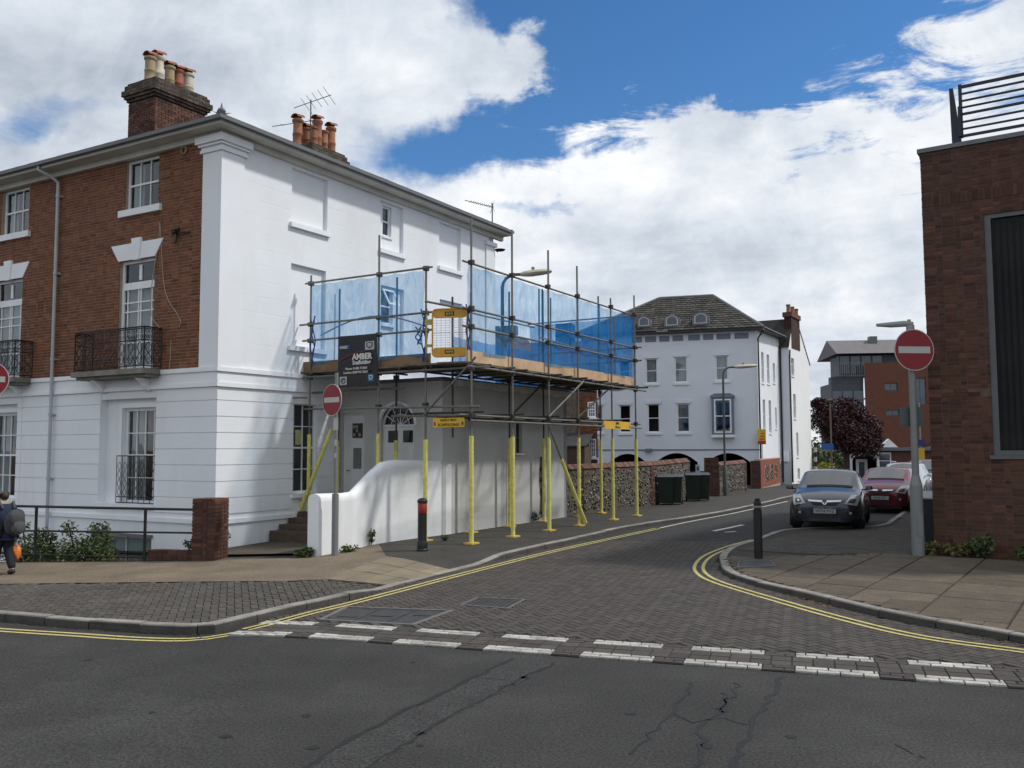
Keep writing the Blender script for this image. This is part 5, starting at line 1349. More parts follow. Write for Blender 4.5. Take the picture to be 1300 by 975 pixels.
# netting, hung with a little sag
def net(F, a0, a1, zb, zt, m, sag=.05, n=22, k=10, zl=None, zr=None):
    mb = MB(); i0 = 0; ph = random.random()*6
    for i in range(n+1):
        for j in range(k+1):
            u, v = i/n, j/k; d = sag*math.sin(PI*v)*(.5+.5*math.sin(u*n*.9+ph))+.02*math.sin(u*17+v*5+ph)+.014*math.sin(u*n*.7+v*9)*math.sin(v*7-u*31+ph)+.01*math.sin(v*23+u*11)
            z0_ = zb+.04*math.sin(u*21+ph); z1_ = zt-.035*abs(math.sin(u*PI*n/6))
            mb.v.append(F(a0+(a1-a0)*u, d, z0_+(z1_-z0_)*v))
    for i in range(n):
        for j in range(k): a = i*(k+1)+j; mb.f.append((a, a+1, a+k+2, a+k+1))
    return mb.build('debris_netting', m, sc_o, smooth=True)
net(FS, f_off[0]+.03, f_off[2]-.02, ZD+.22, zTop-.02, NET, .07, 40, 16)
FO = lambda a, d, z: FA(a, SO-.09-d, z)
net(FO, SF+.03, SL, ZD+.22, zTop-.03, NET, .07, n=72, k=16)
FEnd = lambda a, d, z: FA(SL+.02+d, a, z)
net(FEnd, SO-.05, 1.3, ZD-.1, zTop-.06, NET2, .09)
net(lambda a, d, z: FA(a, 1.35-d, z), SF+4.6, SL+.1, ZD-.1, zTop-.9, NET2, .09)
def twine(F, a, z0, z1):
    mb = MB()
    for e in (-.03, .03, .06): mb.path([F(a+e+.05*math.sin(t*1.3+e*40), .02, z1+(z0-z1)*t/8) for t in range(9)], .016, 5)
    mb.build('twine', ROPE, sc_o)
twine(FS, f_off[0]+.07, 4.2, 5.4); twine(FS, f_off[2]-.05, 4.1, 5.3); twine(FS, f_off[2]-.2, 4.5, 4.9); twine(FO, SF+.03, 4.3, 5.3)
ro = MB(); ro.path([FS(f_off[0]+.1+t*.32, -.25, 4.95+.35*math.sin(t*PI/10)) for t in range(11)], .018, 5); ro.path([FA(SF+4.6+t*.6, 4.1, 5.12-.02*t) for t in range(9)], .02, 5); ro.build('orange_rope', mat('orange_rope', (.55, .20, .12), .8, .1, 5), sc_o)

# ---------------------------------------------------------------- loading gate
gt = thing('loading_gate', 'amber framed scaffold gate with white wire mesh between the two blue nets', 'gate', FS(4.1, .1, ZD))
ga, gb = hit(549, 420, FS(0, .1, 0), N)[0], hit(584.5, 420, FS(0, .1, 0), N)[0]; _, gz1 = hit(549, 393, FS(0, .1, 0), N); _, gz0 = hit(549, 453, FS(0, .1, 0), N)
FG = lambda a, b, z: FS(a, .1+b-(a-ga)*.35, z)
def rrect(a0, a1, z0, z1, r, n=4):
    out = []
    for cx, cz, st in ((a1-r, z1-r, 0), (a0+r, z1-r, 1), (a0+r, z0+r, 2), (a1-r, z0+r, 3)):
        for k in range(n+1): t = (st+k/n)*PI/2; out.append((cx+r*math.cos(t), cz+r*math.sin(t)))
    return out
MB().path([FG(a, 0, z) for a, z in rrect(ga, gb, gz0, gz1, .09)+[(gb, gz1-.09)]], .02, 6).build('gate_frame', AMBER, gt)
ph = (gz1-gz0)*.19
for z0, z1 in ((gz1-ph, gz1-.01), (gz0+.01, gz0+ph)):
    pn = MB().prism(FG, rrect(ga+.012, gb-.012, z0, z1, .07), -.008, .008).build('gate_panel', AMBER, gt)
    cm = (ga+gb)/2; MB().box(FG, cm-.10, cm+.10, .009, .013, (z0+z1)/2-.045, (z0+z1)/2+.045).build('plate', BLACK, pn)
    lt = MB()
    for k in range(3): lt.box(FG, cm-.075+k*.055, cm-.035+k*.055, .014, .016, (z0+z1)/2-.022, (z0+z1)/2+.022)
    lt.build('lettering', YPLATE, pn)
wm = MB()
for k in range(1, 8): a = ga+(gb-ga)*k/8; wm.tube(FG(a, 0, gz0+ph), FG(a, 0, gz1-ph), .005, 4)
for k in range(1, 12): z = gz0+ph+(gz1-gz0-2*ph)*k/12; wm.tube(FG(ga, 0, z), FG(gb, 0, z), .005 if k != 6 else .012, 4)
wm.build('wire_mesh', mat('mesh_white', (.60, .60, .58), .5, .05, 3), gt)
hg = MB()
for z in (gz0+.25, gz1-.25, gz0+.75): hg.box(FG, ga-.16, ga-.02, -.02, .02, z-.03, z+.03)
hg.tube(FG(ga-.13, 0, gz0+.1), FG(ga-.13, 0, gz1-.1), .022, 6); hg.build('hinge_post', mat('gate_hinge', (.40, .36, .12), .6, .2, 4), gt)

# ---------------------------------------------------------------- scaffolder's banner
bo, bt = hit(430, 425, FS(0, .10, 0), N), hit(479, 490, FS(0, .10, 0), N); bz1 = hit(479, 423, FS(0, .10, 0), N)[1]
bn = thing('banner', 'black scaffolding company banner with white lettering hung on the netting', 'banner', FS(bo[0], .1, bt[1]))
BX0, BX1, BZ0, BZ1 = bo[0], bt[0], bt[1], bz1; bw, bh = BX1-BX0, BZ1-BZ0
FBn = lambda u, v, d: FS(BX0+bw*u, .10+d+.015*math.sin(u*5+v*2), BZ0+bh*v)
mb = MB(); nn = 10
for i in range(nn):
    for j in range(nn): mb.quad([FBn(i/nn, j/nn, 0), FBn((i+1)/nn, j/nn, 0), FBn((i+1)/nn, (j+1)/nn, 0), FBn(i/nn, (j+1)/nn, 0)])
mb.build('sheet', mat('banner_black', (.010, .010, .014), .5, .2, 2, stain=(.03, .012, .014), stain_amt=.5, stain_scale=1.5), bn)
SW = mat('print_white', (.62, .61, .58), .6, .03, 3); SB = mat('print_blue', (.02, .045, .16), .6, .05, 3); SR = mat('print_red', (.20, .035, .025), .6, .1, 3); SP = mat('print_pale', (.42, .41, .38), .6, .06, 3); SBB = mat('print_badge', (.02, .16, .28), .6, .06, 3)
def bpos(u, v, d=.03): return FBn(u, v, d)
def bquad(u0, u1, v0, v1, m, nm, d=.008): MB().quad([FBn(u0, v0, d), FBn(u1, v0, d), FBn(u1, v1, d), FBn(u0, v1, d)]).build(nm, m, bn)
bquad(.02, .32, .735, .815, SB, 'logo_panel'); bquad(.68, .92, .70, .86, SP, 'logo_panel'); bquad(.05, .24, .05, .21, SP, 'logo_panel'); bquad(.76, .90, .10, .235, SBB, 'logo_panel')
ln = MB().path([FBn(.05+.65*t/12, .52+.16*math.sin(t/12*PI/2), .012) for t in range(13)], .012, 5).build('swoosh', SR, bn)
text_mesh('NASC', bh*.075, SW, 'lettering', bn, bpos(.17, .775), N, (0, 0, 1), bold=.003)
text_mesh('AMBER', bh*.155, SW, 'lettering', bn, bpos(.62, .575), N, (0, 0, 1), bold=.008)
text_mesh('Scaffolding', bh*.105, SW, 'lettering', bn, bpos(.61, .465), N, (0, 0, 1), bold=.005)
text_mesh('Phone: 01483 713001', bh*.062, SW, 'lettering', bn, bpos(.49, .355), N, (0, 0, 1), bold=.002)
text_mesh('London: 0208 941 3010', bh*.062, SW, 'lettering', bn, bpos(.47, .28), N, (0, 0, 1), bold=.002)
def shield(cu, cv, w, h, m, dd):
    pts = [(-1, 1), (1, 1), (1, -.1), (.6, -.65), (0, -1), (-.6, -.65), (-1, -.1)]; MB().quad([FBn(cu+w*x, cv+h*y, dd) for x, y in pts]).build('badge', m, bn)
shield(.80, .78, .085, .06, SB, .012); shield(.80, .785, .055, .038, SP, .015); shield(.83, .168, .045, .045, SW, .012); shield(.83, .17, .03, .03, SBB, .015)
MB().path([FBn(.145+.055*math.cos(t*PI/6), .13+.05*math.sin(t*PI/6), .012) for t in range(13)], .01, 4).build('badge', SB, bn); MB().path([FBn(.09, .1, .012), FBn(.14, .15, .012), FBn(.2, .17, .012)], .009, 4).build('badge', SB, bn)
for u, v in ((.02, .98), (.98, .98), (.02, .02), (.98, .02)):
    MB().tube(FBn(u, v, .0), FBn(u, v, -.06), .012, 5).build('tie', ROPE, bn)
# ---------------------------------------------------------------- yellow notices
ANB = mat('notice_yellow', (.66, .40, .03), .5, .06, 5, stain=(.45, .25, .03), stain_amt=.4, stain_scale=4); INK = mat('notice_ink', (.05, .03, .01), .6, .1, 3)
def notice(label, O, T, Nn, p0, p1, lines, off):
    OO = Vector((O[0], O[1], 0)); a0, z1 = hit(*p0, OO, T); a1, z0 = hit(*p1, OO, T); z1 = hit(p1[0], p0[1], OO, T)[1]
    F = frame(OO, T, Nn); t = thing('notice', label, 'notice', F(a0, 0, z0)); MB().prism(F, rrect(a0, a1, z0, z1, .025), 0, .012).build('plate', ANB, t)
    h = z1-z0
    for k, (s, sz) in enumerate(lines): text_mesh(s, h*sz, INK, 'lettering', t, F((a0+a1)/2, .018, z1-h*(k+.5)/len(lines)), T, (0, 0, 1), bold=.002)
    for a in (a0+.05, a1-.05):
        MB().prism(F, [(a-.02, z0+.04), (a+.02, z0+.04), (a+.02, z0+.1), (a-.02, z0+.12)], .0125, .016).build('arrow', INK, t)
notice('long amber notice on the scaffold tube left of its near corner leg', FS(0, .11, 0), N, -A, (550, 530), (590, 542), [('SAFETY FIRST', .36), ('SCAFFOLDING', .42)], .1)
fo = FA(SL, 0, 0)
notice('amber notice on the scaffold tube between its two farthest yellow legs', FA(0, SO+.09, 0), A, N, (766, 536), (800, 545.5), [('AMBER', .36), ('Scaffolding', .36)], .1)

# ================================================================ posts, signs, bollards, bins
def disc(mb, c, nrm, r, d, n=40):
    c, nrm = Vector(c), Vector(nrm).normalized(); u = nrm.cross(Vector((0, 0, 1))).normalized(); w = u.cross(nrm)
    w = Vector((0, 0, 1))
    mb.quad([c+nrm*d+u*r*math.cos(2*PI*k/n)+w*r*math.sin(2*PI*k/n) for k in range(n)])
    for k in range(n):
        a, b = 2*PI*k/n, 2*PI*(k+1)/n
        mb.quad([c+u*r*math.cos(a)+w*r*math.sin(a), c+u*r*math.cos(b)+w*r*math.sin(b), c+nrm*d+u*r*math.cos(b)+w*r*math.sin(b), c+nrm*d+u*r*math.cos(a)+w*r*math.sin(a)])
    return mb
def no_entry(name, label, base, zc, r, nrm, post, m=POST, side=0.0):
    t = thing(name, label, 'road sign', base); nrm = Vector(nrm).normalized(); u = Vector((nrm.y, -nrm.x, 0)) if abs(nrm.z) < 1 else Vector((1, 0, 0))
    for nm, z0, z1, r0, r1 in post: MB().tube((base.x, base.y, z0), (base.x, base.y, z1), r0, 14, r2=r1).build(nm, m, t, smooth=True)
    c = Vector((base.x, base.y, zc))+nrm*.10+u*side
    plate = disc(MB(), c, nrm, r, .012).build('sign_plate', SIGNW, t)
    disc(MB(), c+nrm*.0125, nrm, r*.96, .001).build('red_disc', RED, plate)
    mb = MB(); uu = nrm.cross(Vector((0, 0, 1))).normalized(); q = [c+nrm*.017+uu*a*r*.80+Vector((0, 0, z*r)) for a, z in ((-1, -.16), (1, -.16), (1, .16), (-1, .16))]
    mb.quad(q).build('white_bar', SIGNW, plate)
    bk = MB(); 
    for z in (-.2, .2): bk.tube(c-nrm*.02-uu*.3*r+Vector((0, 0, z)), c-nrm*.02+uu*.3*r+Vector((0, 0, z)), .02, 6)
    bk.build('bracket', POST_D, t)
    return t
def facing(p): 
    v = Vector((-p.x, -p.y, 0)); return v.normalized()
# right hand sign
bR = G(1166, 705, PZ); zcR = CZ+(hit(1151, 445, bR, Vector((1, 0, 0)))[1]-CZ); rR = 26.5/FPX*bR.y; sideR = hit(1151, 445, bR, Vector((1, 0, 0)))[0]
zth = hit(1160, 608, bR, Vector((1, 0, 0)))[1]
s1 = no_entry('no_entry_sign', 'large round no entry sign facing us on the grey post beside the brown brick building', bR, zcR, rR, (.10, -1, 0), [('post_base', bR.z-.2, zth-.12, .115, .115), ('post_shoulder', zth-.12, zth+.06, .115, .07), ('post', zth+.06, zcR+.42, .066, .062)], side=-.0)
mb = MB(); c = Vector((bR.x, bR.y, zcR+.43)); aL = Vector((-1, .15, .02)).normalized(); mb.tube(c-Vector((0, 0, .06)), c+Vector((0, 0, .06)), .075, 10); mb.path([c+Vector((.05, 0, .08)), c+aL*.1+Vector((0, 0, .09)), c+aL*.35+Vector((0, 0, .07)), c+aL*.62+Vector((0, 0, .065))], [.05, .06, .055, .03], 8); mb.tube(c+Vector((-.02, 0, .1)), c+Vector((-.02, 0, .17)), .035, 8)
mb.build('sign_light', mat('lamp_grey', (.27, .28, .28), .5, .1, 4), s1, smooth=True)
zb_ = hit(1153, 530, bR, Vector((1, 0, 0)))[1]; MB().box(frame(bR, (1, 0, 0), (0, -1, 0)), -.22, .22, -.09, -.06, zb_-.17, zb_+.20).build('sign_back', mat('sign_back', (.075, .09, .095), .6, .15, 4), s1)
pd = MB(); z = hit(1163, 680, bR, Vector((1, 0, 0)))[1]; pd.box(frame(bR, (1, 0, 0), (0, -1, 0)), -.05, .05, .105, .122, z, z+.4); pd.build('access_door', POST, s1)
# left hand sign
bL = G(425, 705, PZ); _, zcL = hit(422, 508, bL, Vector((1, 0, 0))); rL = 20.3/FPX*bL.y
nL = Vector((-math.sin(R(43)), -math.cos(R(43)), 0)); _, zth = hit(425, 627, bL, Vector((1, 0, 0)))
s2 = no_entry('no_entry_sign', 'round no entry sign turned aside on the slim grey post before the white garden wall', bL, zcL, rL, nL, [('post_base', bL.z-.2, zth, .068, .068), ('post', zth, zcL+.55, .038, .038)])
stk = MB(); Fp = frame(bL, (1, 0, 0), (0, -1, 0))
for y0, y1, w in ((530, 546, .05), (558, 566, .022), (575, 581, .018)):
    z1, z0 = hit(425, y0, bL, Vector((1, 0, 0)))[1], hit(425, y1, bL, Vector((1, 0, 0)))[1]; stk.box(Fp, -w, w, .039, .045, z0, z1)
stk.build('sticker', SIGNW, s2)
bF = G(-17, 735, PZ); _, zcF = hit(-17, 482, bF, Vector((1, 0, 0)))
no_entry('no_entry_sign', 'no entry sign cut by the left edge of the view above the walking person', bF+Vector((-.05, 0, 0)), zcF, 22.5/FPX*bF.y, (.25, -1, 0), [('post', bF.z-.2, zcF+.4, .04, .04)])
# bollards
bb = G(536, 699, PZ); bt_ = thing('bollard', 'black plastic bollard with a red band on the pavement near the scaffold', 'bollard', bb)
hB = hit(536, 632, bb, Vector((1, 0, 0)))[1]-bb.z; k = hB/1.15
mb = MB().lathe(bb, [(.135*k, 0), (.135*k, .03*k), (.115*k, .05*k), (.125*k, .16*k), (.105*k, .20*k), (.10*k, .24*k), (.10*k, .82*k)], 16); mb.build('shaft', BLACK, bt_, smooth=True)
MB().lathe(bb, [(.098*k, .822*k), (.102*k, .83*k), (.102*k, 1.03*k), (.098*k, 1.035*k)], 16).build('red_band', mat('red_reflector', (.28, .025, .02), .45, .15, 8), bt_, smooth=True)
MB().lathe(bb, [(.098*k, 1.037*k), (.115*k, 1.045*k), (.115*k, 1.09*k), (.08*k, 1.13*k), (.0*k+.01, 1.15*k)], 16).build('cap', BLACK, bt_, smooth=True)
b2 = G(963, 709, PZ); h2 = hit(963, 632, b2, Vector((1, 0, 0)))[1]-b2.z; bt2 = thing('bollard', 'black iron bollard with a pale ring and knob top at the right kerb corner', 'bollard', b2); k = h2
MB().lathe(b2, [(.078, 0), (.078, k*.80), (.066, k*.81), (.066, k*.835)], 16).build('shaft', IRON, bt2, smooth=True)
MB().lathe(b2, [(.082, k*.836), (.085, k*.845), (.085, k*.862), (.082, k*.87)], 16).build('ring', mat('worn_ring', (.22, .21, .19), .6, .2, 8), bt2, smooth=True)
MB().lathe(b2, [(.066, k*.871), (.070, k*.90), (.066, k*.94), (.045, k*.955), (.052, k*.975), (.035, k*.995), (.01, k)], 16).build('knob', IRON, bt2, smooth=True)
# litter bin against the brick building
lb = G(1181, 693, PZ); lt = thing('litter_bin', 'black litter bin with a grey sloping lid between grey sign post and brick building', 'litter bin', lb); hh = hit(1180, 633, lb, Vector((1, 0, 0)))[1]-lb.z
FL = frame(lb, BR_T, BR_N); MB().prism(lambda a, b, z: FL(b, a, z+lb.z), [(-.2, 0), (.16, 0), (.19, hh), (-.22, hh+.02)], -.16, .20).build('body', BLACK, lt)
MB().prism(lambda a, b, z: FL(b, a, z+lb.z), [(-.24, hh+.022), (.21, hh+.002), (.21, hh+.03), (-.16, hh+.15), (-.24, hh+.15)], -.18, .22).build('lid', mat('lid_grey', (.34, .35, .36), .5, .1, 4), lt)
# street lamps
LAMPM = mat('lamp_head_cream', (.46, .43, .33), .5, .1, 4)
def lamp(label, base, zt, arm, head_len, rb, m, zb):
    t = thing('street_lamp', label, 'street lamp', base); MB().lathe(base, [(rb, -.1), (rb, zb), (rb*.6, zb+.06), (rb*.55, zb+.1)], 12).build('post_base', m, t, smooth=True)
    top = Vector((base.x, base.y, zt)); a = Vector(arm).normalized()
    MB().path([base+Vector((0, 0, zb)), Vector((base.x, base.y, zt-.55)), Vector((base.x, base.y, zt-.35))]+[top+a*.35*(1-math.cos(q*PI/8))-Vector((0, 0, .35*(1-math.sin(q*PI/8)))) for q in range(1, 5)]+[top+a*.55], [.048]*3+[.042]*5, 10).build('pole', m, t, smooth=True)
    h0 = top+a*.5; hd = MB(); s = Vector((-a.y, a.x, 0)); secs = []
    for f, w, hu, hd_ in ((0, .05, .05, .05), (.12, .09, .08, .07), (.35, .13, .09, .09), (.7, .13, .085, .08), (.93, .10, .06, .06), (1, .05, .03, .03)):
        c = h0+a*head_len*f+Vector((0, 0, .07*f)); secs.append([c+s*w*math.cos(q*PI/5)+Vector((0, 0, (hu if math.sin(q*PI/5) > 0 else hd_)*math.sin(q*PI/5))) for q in range(10)])
    for q in secs: hd.v += q
    for i in range(len(secs)-1):
        for j in range(10): hd.f.append((i*10+j, i*10+(j+1) % 10, (i+1)*10+(j+1) % 10, (i+1)*10+j))
    hd.f.append(tuple(range(10))); hd.f.append(tuple((len(secs)-1)*10+j for j in range(10))); hd.build('lamp_head', LAMPM, t, smooth=True)
    MB().tube(h0+a*head_len*.4+Vector((0, 0, .10)), h0+a*head_len*.4+Vector((0, 0, .19)), .045, 8).build('photocell', POST, t)
    return t
la = G(640, 667, PZ); zt = hit(637, 349, la, Vector((1, 0, 0)))[1]; la.x = la.x-.03
lamp('street lamp rising through the scaffold deck, pale lamp head over the blue net', la, zt, (1, -.12, 0), .85, .11, POST_D, 1.75)
l2 = G(921, 629, PZ); zt = hit(920, 466, l2, Vector((1, 0, 0)))[1]
lamp('slim street lamp before the grey front of the far white office house', l2, zt, (1, .05, 0), 1.0, .10, POST_D, 1.2)
# ================================================================ brown brick building on the right
bz = -.2; RW = 5.2
top_z = hit(1169, 190, brick_r0, BR_T)[1]
wl_ = hit(1254, 400, brick_r0, BR_T)[0]; wz1 = hit(1254, 272, brick_r0, BR_T)[1]; wz0 = hit(1266, 578, brick_r0, BR_T)[1]
bb_ = thing('brick_building', 'tall brown brick building at the right edge with a grey framed dark window', 'building', FR(0, 0, PZ))
win = (wl_, wl_+2.2, wz0, wz1)
MB().holed(FR, 0, RW, bz, top_z-.08, [win+(.22,)], 0, .22).build('brick_wall_backing', MORTAR_R, bb_)
FRs = frame(FR(0, 0, 0), A, -N)
MB().holed(FRs, 0, 14, bz, top_z-.08, [], 0, .2).build('brick_wall_backing', MORTAR_R, bb_)
zb1, zb1b = hit(1172, 262, brick_r0, BR_T)[1], hit(1172, 235, brick_r0, BR_T)[1]
zc1, zc1b = hit(1180, 505, brick_r0, BR_T)[1], hit(1180, 492, brick_r0, BR_T)[1]
r0 = PZ-.075*2; snap = lambda z: r0+round((z-r0)/.075)*.075
b1a = snap(zb1); b2a = snap(zc1)
bricks(bb_, FR, BR_T, 0, RW, r0, top_z-.1, [win], BRICK_R, 300, bond='flemish', vbands=((b1a, b1a+.225), (b2a, b2a+.15)), key=lambda c: c[0] + (abs((c[2]+c[3])/2-4)*.02), proud=.006)
bricks(bb_, FRs, A, 0.03, 3, r0, top_z-.1, [], BRICK_R, 0, bond='flemish')
sol = MB()
for z0, h, pr in ((b1a, .225, .012), (b2a, .15, .010)):
    x = 0.0
    while x < RW:
        w = .215 if h < .2 else .065
        if h < .2 and not (win[0]-.05 < x+w and win[2] < z0 < win[3]):
            for q in range(2): sol.hull8([FR(x, -.02, z0+q*.075+.005), FR(x+w, -.02, z0+q*.075+.005), FR(x+w, pr, z0+q*.075+.005), FR(x, pr, z0+q*.075+.005), FR(x, -.02, z0+q*.075+.07), FR(x+w, -.02, z0+q*.075+.07), FR(x+w, pr, z0+q*.075+.07), FR(x, pr, z0+q*.075+.07)], random.random())
        elif h >= .2 and not (win[0]-.05 < x+w and win[2] < z0 < win[3]):
            sol.hull8([FR(x, -.02, z0+.005), FR(x+w, -.02, z0+.005), FR(x+w, pr, z0+.005), FR(x, pr, z0+.005), FR(x, -.02, z0+.215), FR(x+w, -.02, z0+.215), FR(x+w, pr, z0+.215), FR(x, pr, z0+.215)], random.random()*.6)
        x += w+.010
sol.build('brick', mat('band_brick', (.105, .048, .034), .9, .2, 7, .5, 80, tone=.5), bb_, kind='stuff')
MB().box(FR, -.05, RW, -.3, .06, top_z-.085, top_z).build('coping', LEAD, bb_)
MB().box(frame(FR(0, 0, 0), A, -N), 0.31, 14, -.3, .05, top_z-.085, top_z).build('coping', LEAD, bb_)
ALU = mat('grey_window_frame', (.10, .11, .115), .5, .08, 4)
SMOKE = glass('smoked_glass', (.42, .42, .43), 1.0, .03, .012)
fm = MB()
for (x0, x1, z0, z1) in ((win[0]+.002, win[0]+.11, win[2], win[3]), (win[1]-.11, win[1], win[2], win[3]), (win[0]+.11, win[1]-.11, win[3]-.08, win[3]-.002), (win[0]+.11, win[1]-.11, win[2]+.002, win[2]+.09)): fm.box(FR, x0, x1, -.10, -.02, z0, z1)
wf = fm.build('window', ALU, bb_)
MB().box(FR, win[0]-.06, win[1], -.05, .05, win[2]-.07, win[2]-.001).build('sill', ALU, wf)
MB().quad([FR(win[0]+.1, -.09, win[2]+.08), FR(win[1]-.1, -.09, win[2]+.08), FR(win[1]-.1, -.09, win[3]-.07), FR(win[0]+.1, -.09, win[3]-.07)]).build('pane', SMOKE, wf)
bl = MB()
for k in range(16): bl.box(FR, win[0]+.16+k*.11, win[0]+.225+k*.11, -.30-.02*(k % 2), -.28-.02*(k % 2), win[2]+.1, win[3]-.1)
bl.build('vertical_blind', mat('dark_blind', (.05, .05, .052), .9, .3, 2), wf, kind='stuff')
bk = MB().quad([FR(win[0], -.9, win[2]), FR(win[1], -.9, win[2]), FR(win[1], -.9, win[3]), FR(win[0], -.9, win[3])])
for (xa, za, xb, zb_2) in ((win[0], win[2], win[1], win[2]), (win[1], win[2], win[1], win[3]), (win[1], win[3], win[0], win[3]), (win[0], win[3], win[0], win[2])): bk.quad([FR(xa, -.11, za), FR(xb, -.11, zb_2), FR(xb, -.9, zb_2), FR(xa, -.9, za)])
bk.build('room_lining', DARK, wf)
# roof railing
rb0 = hit(1213, 183, brick_r0, BR_T)[0]; o_ = -.12
FRr = lambda a, b, z: FR(a, b+o_, z)
rail_t = thing('roof_railing', 'dark horizontal bar railing with a tapering post on the roof of the brown brick building', 'railing', FR(rb0, o_, top_z))
BLUEB = mat('blue_black_steel', (.018, .018, .035), .5, .15, 4)
zt = hit(1208, 110, brick_r0, BR_T)[1]
MB().hull8([FRr(rb0-.07, -.04, top_z), FRr(rb0+.10, -.04, top_z), FRr(rb0+.10, .04, top_z), FRr(rb0-.07, .04, top_z), FRr(rb0-.09, -.03, zt), FRr(rb0-.02, -.03, zt), FRr(rb0-.02, .03, zt), FRr(rb0-.09, .03, zt)]).build('post', BLUEB, rail_t)
ra = hit(1219, 150, brick_r0, BR_T)[0]
for y0, th in ((108, .028), (117, .016), (126, .016), (134.5, .016), (143, .022), (153, .016), (162, .016), (171, .026)):
    z = hit(1219, y0, brick_r0, BR_T)[1]; MB().box(FRr, ra, RW, -.02, .02, z-th, z+th).build('rail', BLUEB, rail_t)
z0, z1 = hit(1219, 172, brick_r0, BR_T)[1], hit(1219, 106, brick_r0, BR_T)[1]
for a in (ra, ra+1.9): MB().box(FRr, a-.03, a+.03, -.025, .025, z0-.02 if a == ra else top_z, z1+.02).build('post', BLUEB, rail_t)
MB().tube(FRr(ra-.02, .05, z0), FRr(ra-.02, .05, z0+.6), .03, 6).build('hinge', BLUEB, rail_t)

# ================================================================ the grey fronted office house
Q0 = G(965, 616, PZ); Q0.z = 0
B2 = Vector((-3650, 1130, 0)).normalized(); M2 = Vector((-B2.y, B2.x, 0)); M2 = M2 if M2.y < 0 else -M2
FQ = frame(Q0, B2, M2); FQs = frame(Q0, A, N); qz = zg(Q0.x, Q0.y)+PZ
off_h = thing('office_house', 'three storey grey white office house with hipped slate roof, dormers and ground floor arches', 'house', FQ(0, 0, qz))
GREYW = mat('grey_white_paint', (.68, .72, .78), .75, .03, 1, stain=(.5, .52, .54), stain_amt=.2)
GREYT = mat('slate_blue_trim', (.16, .19, .24), .6, .1, 2)
WQ = hit(738, 500, Q0, B2)[0]; SQ = hit(990, 500, Q0, A)[0]
z_eave = hit(965, 419, Q0, B2)[1]; z_base = hit(965, 571, Q0, B2)[1]
def rq(xl, xr, yt, yb): return rect(Q0, B2, xl, xr, yt, yb)
wins = [rq(820, 835, 454.7, 486.7), rq(857, 873, 452.5, 485.7), rq(909, 925, 451, 483), rq(786, 800.5, 513.8, 549.5), rq(821.5, 837, 512.5, 549.3), rq(859, 875, 511.8, 549), rq(908, 927, 508, 548.5), rq(786, 800, 456, 487), rq(752, 765, 514, 549)]
arch = [rq(772, 820, 575, 625), rq(831.5, 884, 574, 625), rq(895.5, 951, 574, 625)]
MB().holed(FQ, 0, WQ, z_base, z_eave, [tuple(w)+(.12,) for w in wins], 0, .12).build('front_wall', GREYW, off_h)
# arcade below
aw = MB(); zt_ = z_base; xs = [0]; low = qz-.3
spring = [a[3]-.75 for a in arch]
arcs = sorted([(a[0], a[1], a[3]) for a in arch])
prev = 0
for (x0, x1, zc) in arcs+[(WQ, WQ, 0)]:
    aw.box(FQ, prev, x0, -.35, -.0, low, zt_-.002); prev = x1
    if x1 > x0:
        n = 12
        for k in range(n):
            u0, u1 = k/n, (k+1)/n; xa, xb = x0+(x1-x0)*u0, x0+(x1-x0)*u1
            za, zb2 = zc-.55*(2*u0-1)**2-.05, zc-.55*(2*u1-1)**2-.05
            aw.quad([FQ(xa, 0, za), FQ(xb, 0, zb2), FQ(xb, 0, zt_-.002), FQ(xa, 0, zt_-.002)]); aw.quad([FQ(xa, 0, za), FQ(xb, 0, zb2), FQ(xb, -.35, zb2), FQ(xa, -.35, za)])
aw.build('arcade', GREYW, off_h)
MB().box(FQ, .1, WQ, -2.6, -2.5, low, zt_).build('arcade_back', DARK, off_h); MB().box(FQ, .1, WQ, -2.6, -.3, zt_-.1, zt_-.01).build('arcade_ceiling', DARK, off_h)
MB().box(FQ, -.02, WQ, .001, .035, z_base-.02, z_base+.05).build('string_course', GREYT, off_h)
for i, w in enumerate(wins):
    xm, hw = (w[0]+w[1])/2, (w[1]-w[0])/2
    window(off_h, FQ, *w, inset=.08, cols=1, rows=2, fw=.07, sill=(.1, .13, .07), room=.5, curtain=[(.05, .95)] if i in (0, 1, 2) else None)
    if i != 6: MB().prism(FQ, [(w[0]-.08, w[3]), (w[1]+.08, w[3]), (w[1]+.13, w[3]+.16), (xm+hw*.5, w[3]+.23), (xm-hw*.5, w[3]+.23), (w[0]-.13, w[3]+.16)], -.01, .05).build('window_head', GREYW, off_h)
w = wins[6]; ori = rq(903.5, 931.5, 499.5, 554); F_ = FQ
om = MB(); pr = .34
om.box(FQ, ori[0], w[0]-.06, .001, pr, ori[2]+.1, ori[3]-.25); om.box(FQ, w[1]+.06, ori[1], .001, pr, ori[2]+.1, ori[3]-.25); om.box(FQ, w[0]-.06, w[1]+.06, .001, pr, w[3]+.06, ori[3]-.25); om.box(FQ, w[0]-.06, w[1]+.06, .001, pr, ori[2]+.1, w[2]-.05)
om.prism(FQ, [(ori[0]-.06, ori[3]-.248), (ori[1]+.06, ori[3]-.248), (ori[1]+.06, ori[3]-.12), (ori[1]-.2, ori[3]), (ori[0]+.2, ori[3]), (ori[0]-.06, ori[3]-.12)], .001, pr+.06)
orl = om.build('oriel', GREYT, off_h)
MB().box(FQ, ori[0]-.02, ori[1]+.02, .001, pr+.05, ori[2]-.06, ori[2]+.098).build('sill', W_TRIM, orl)
fm2 = MB()
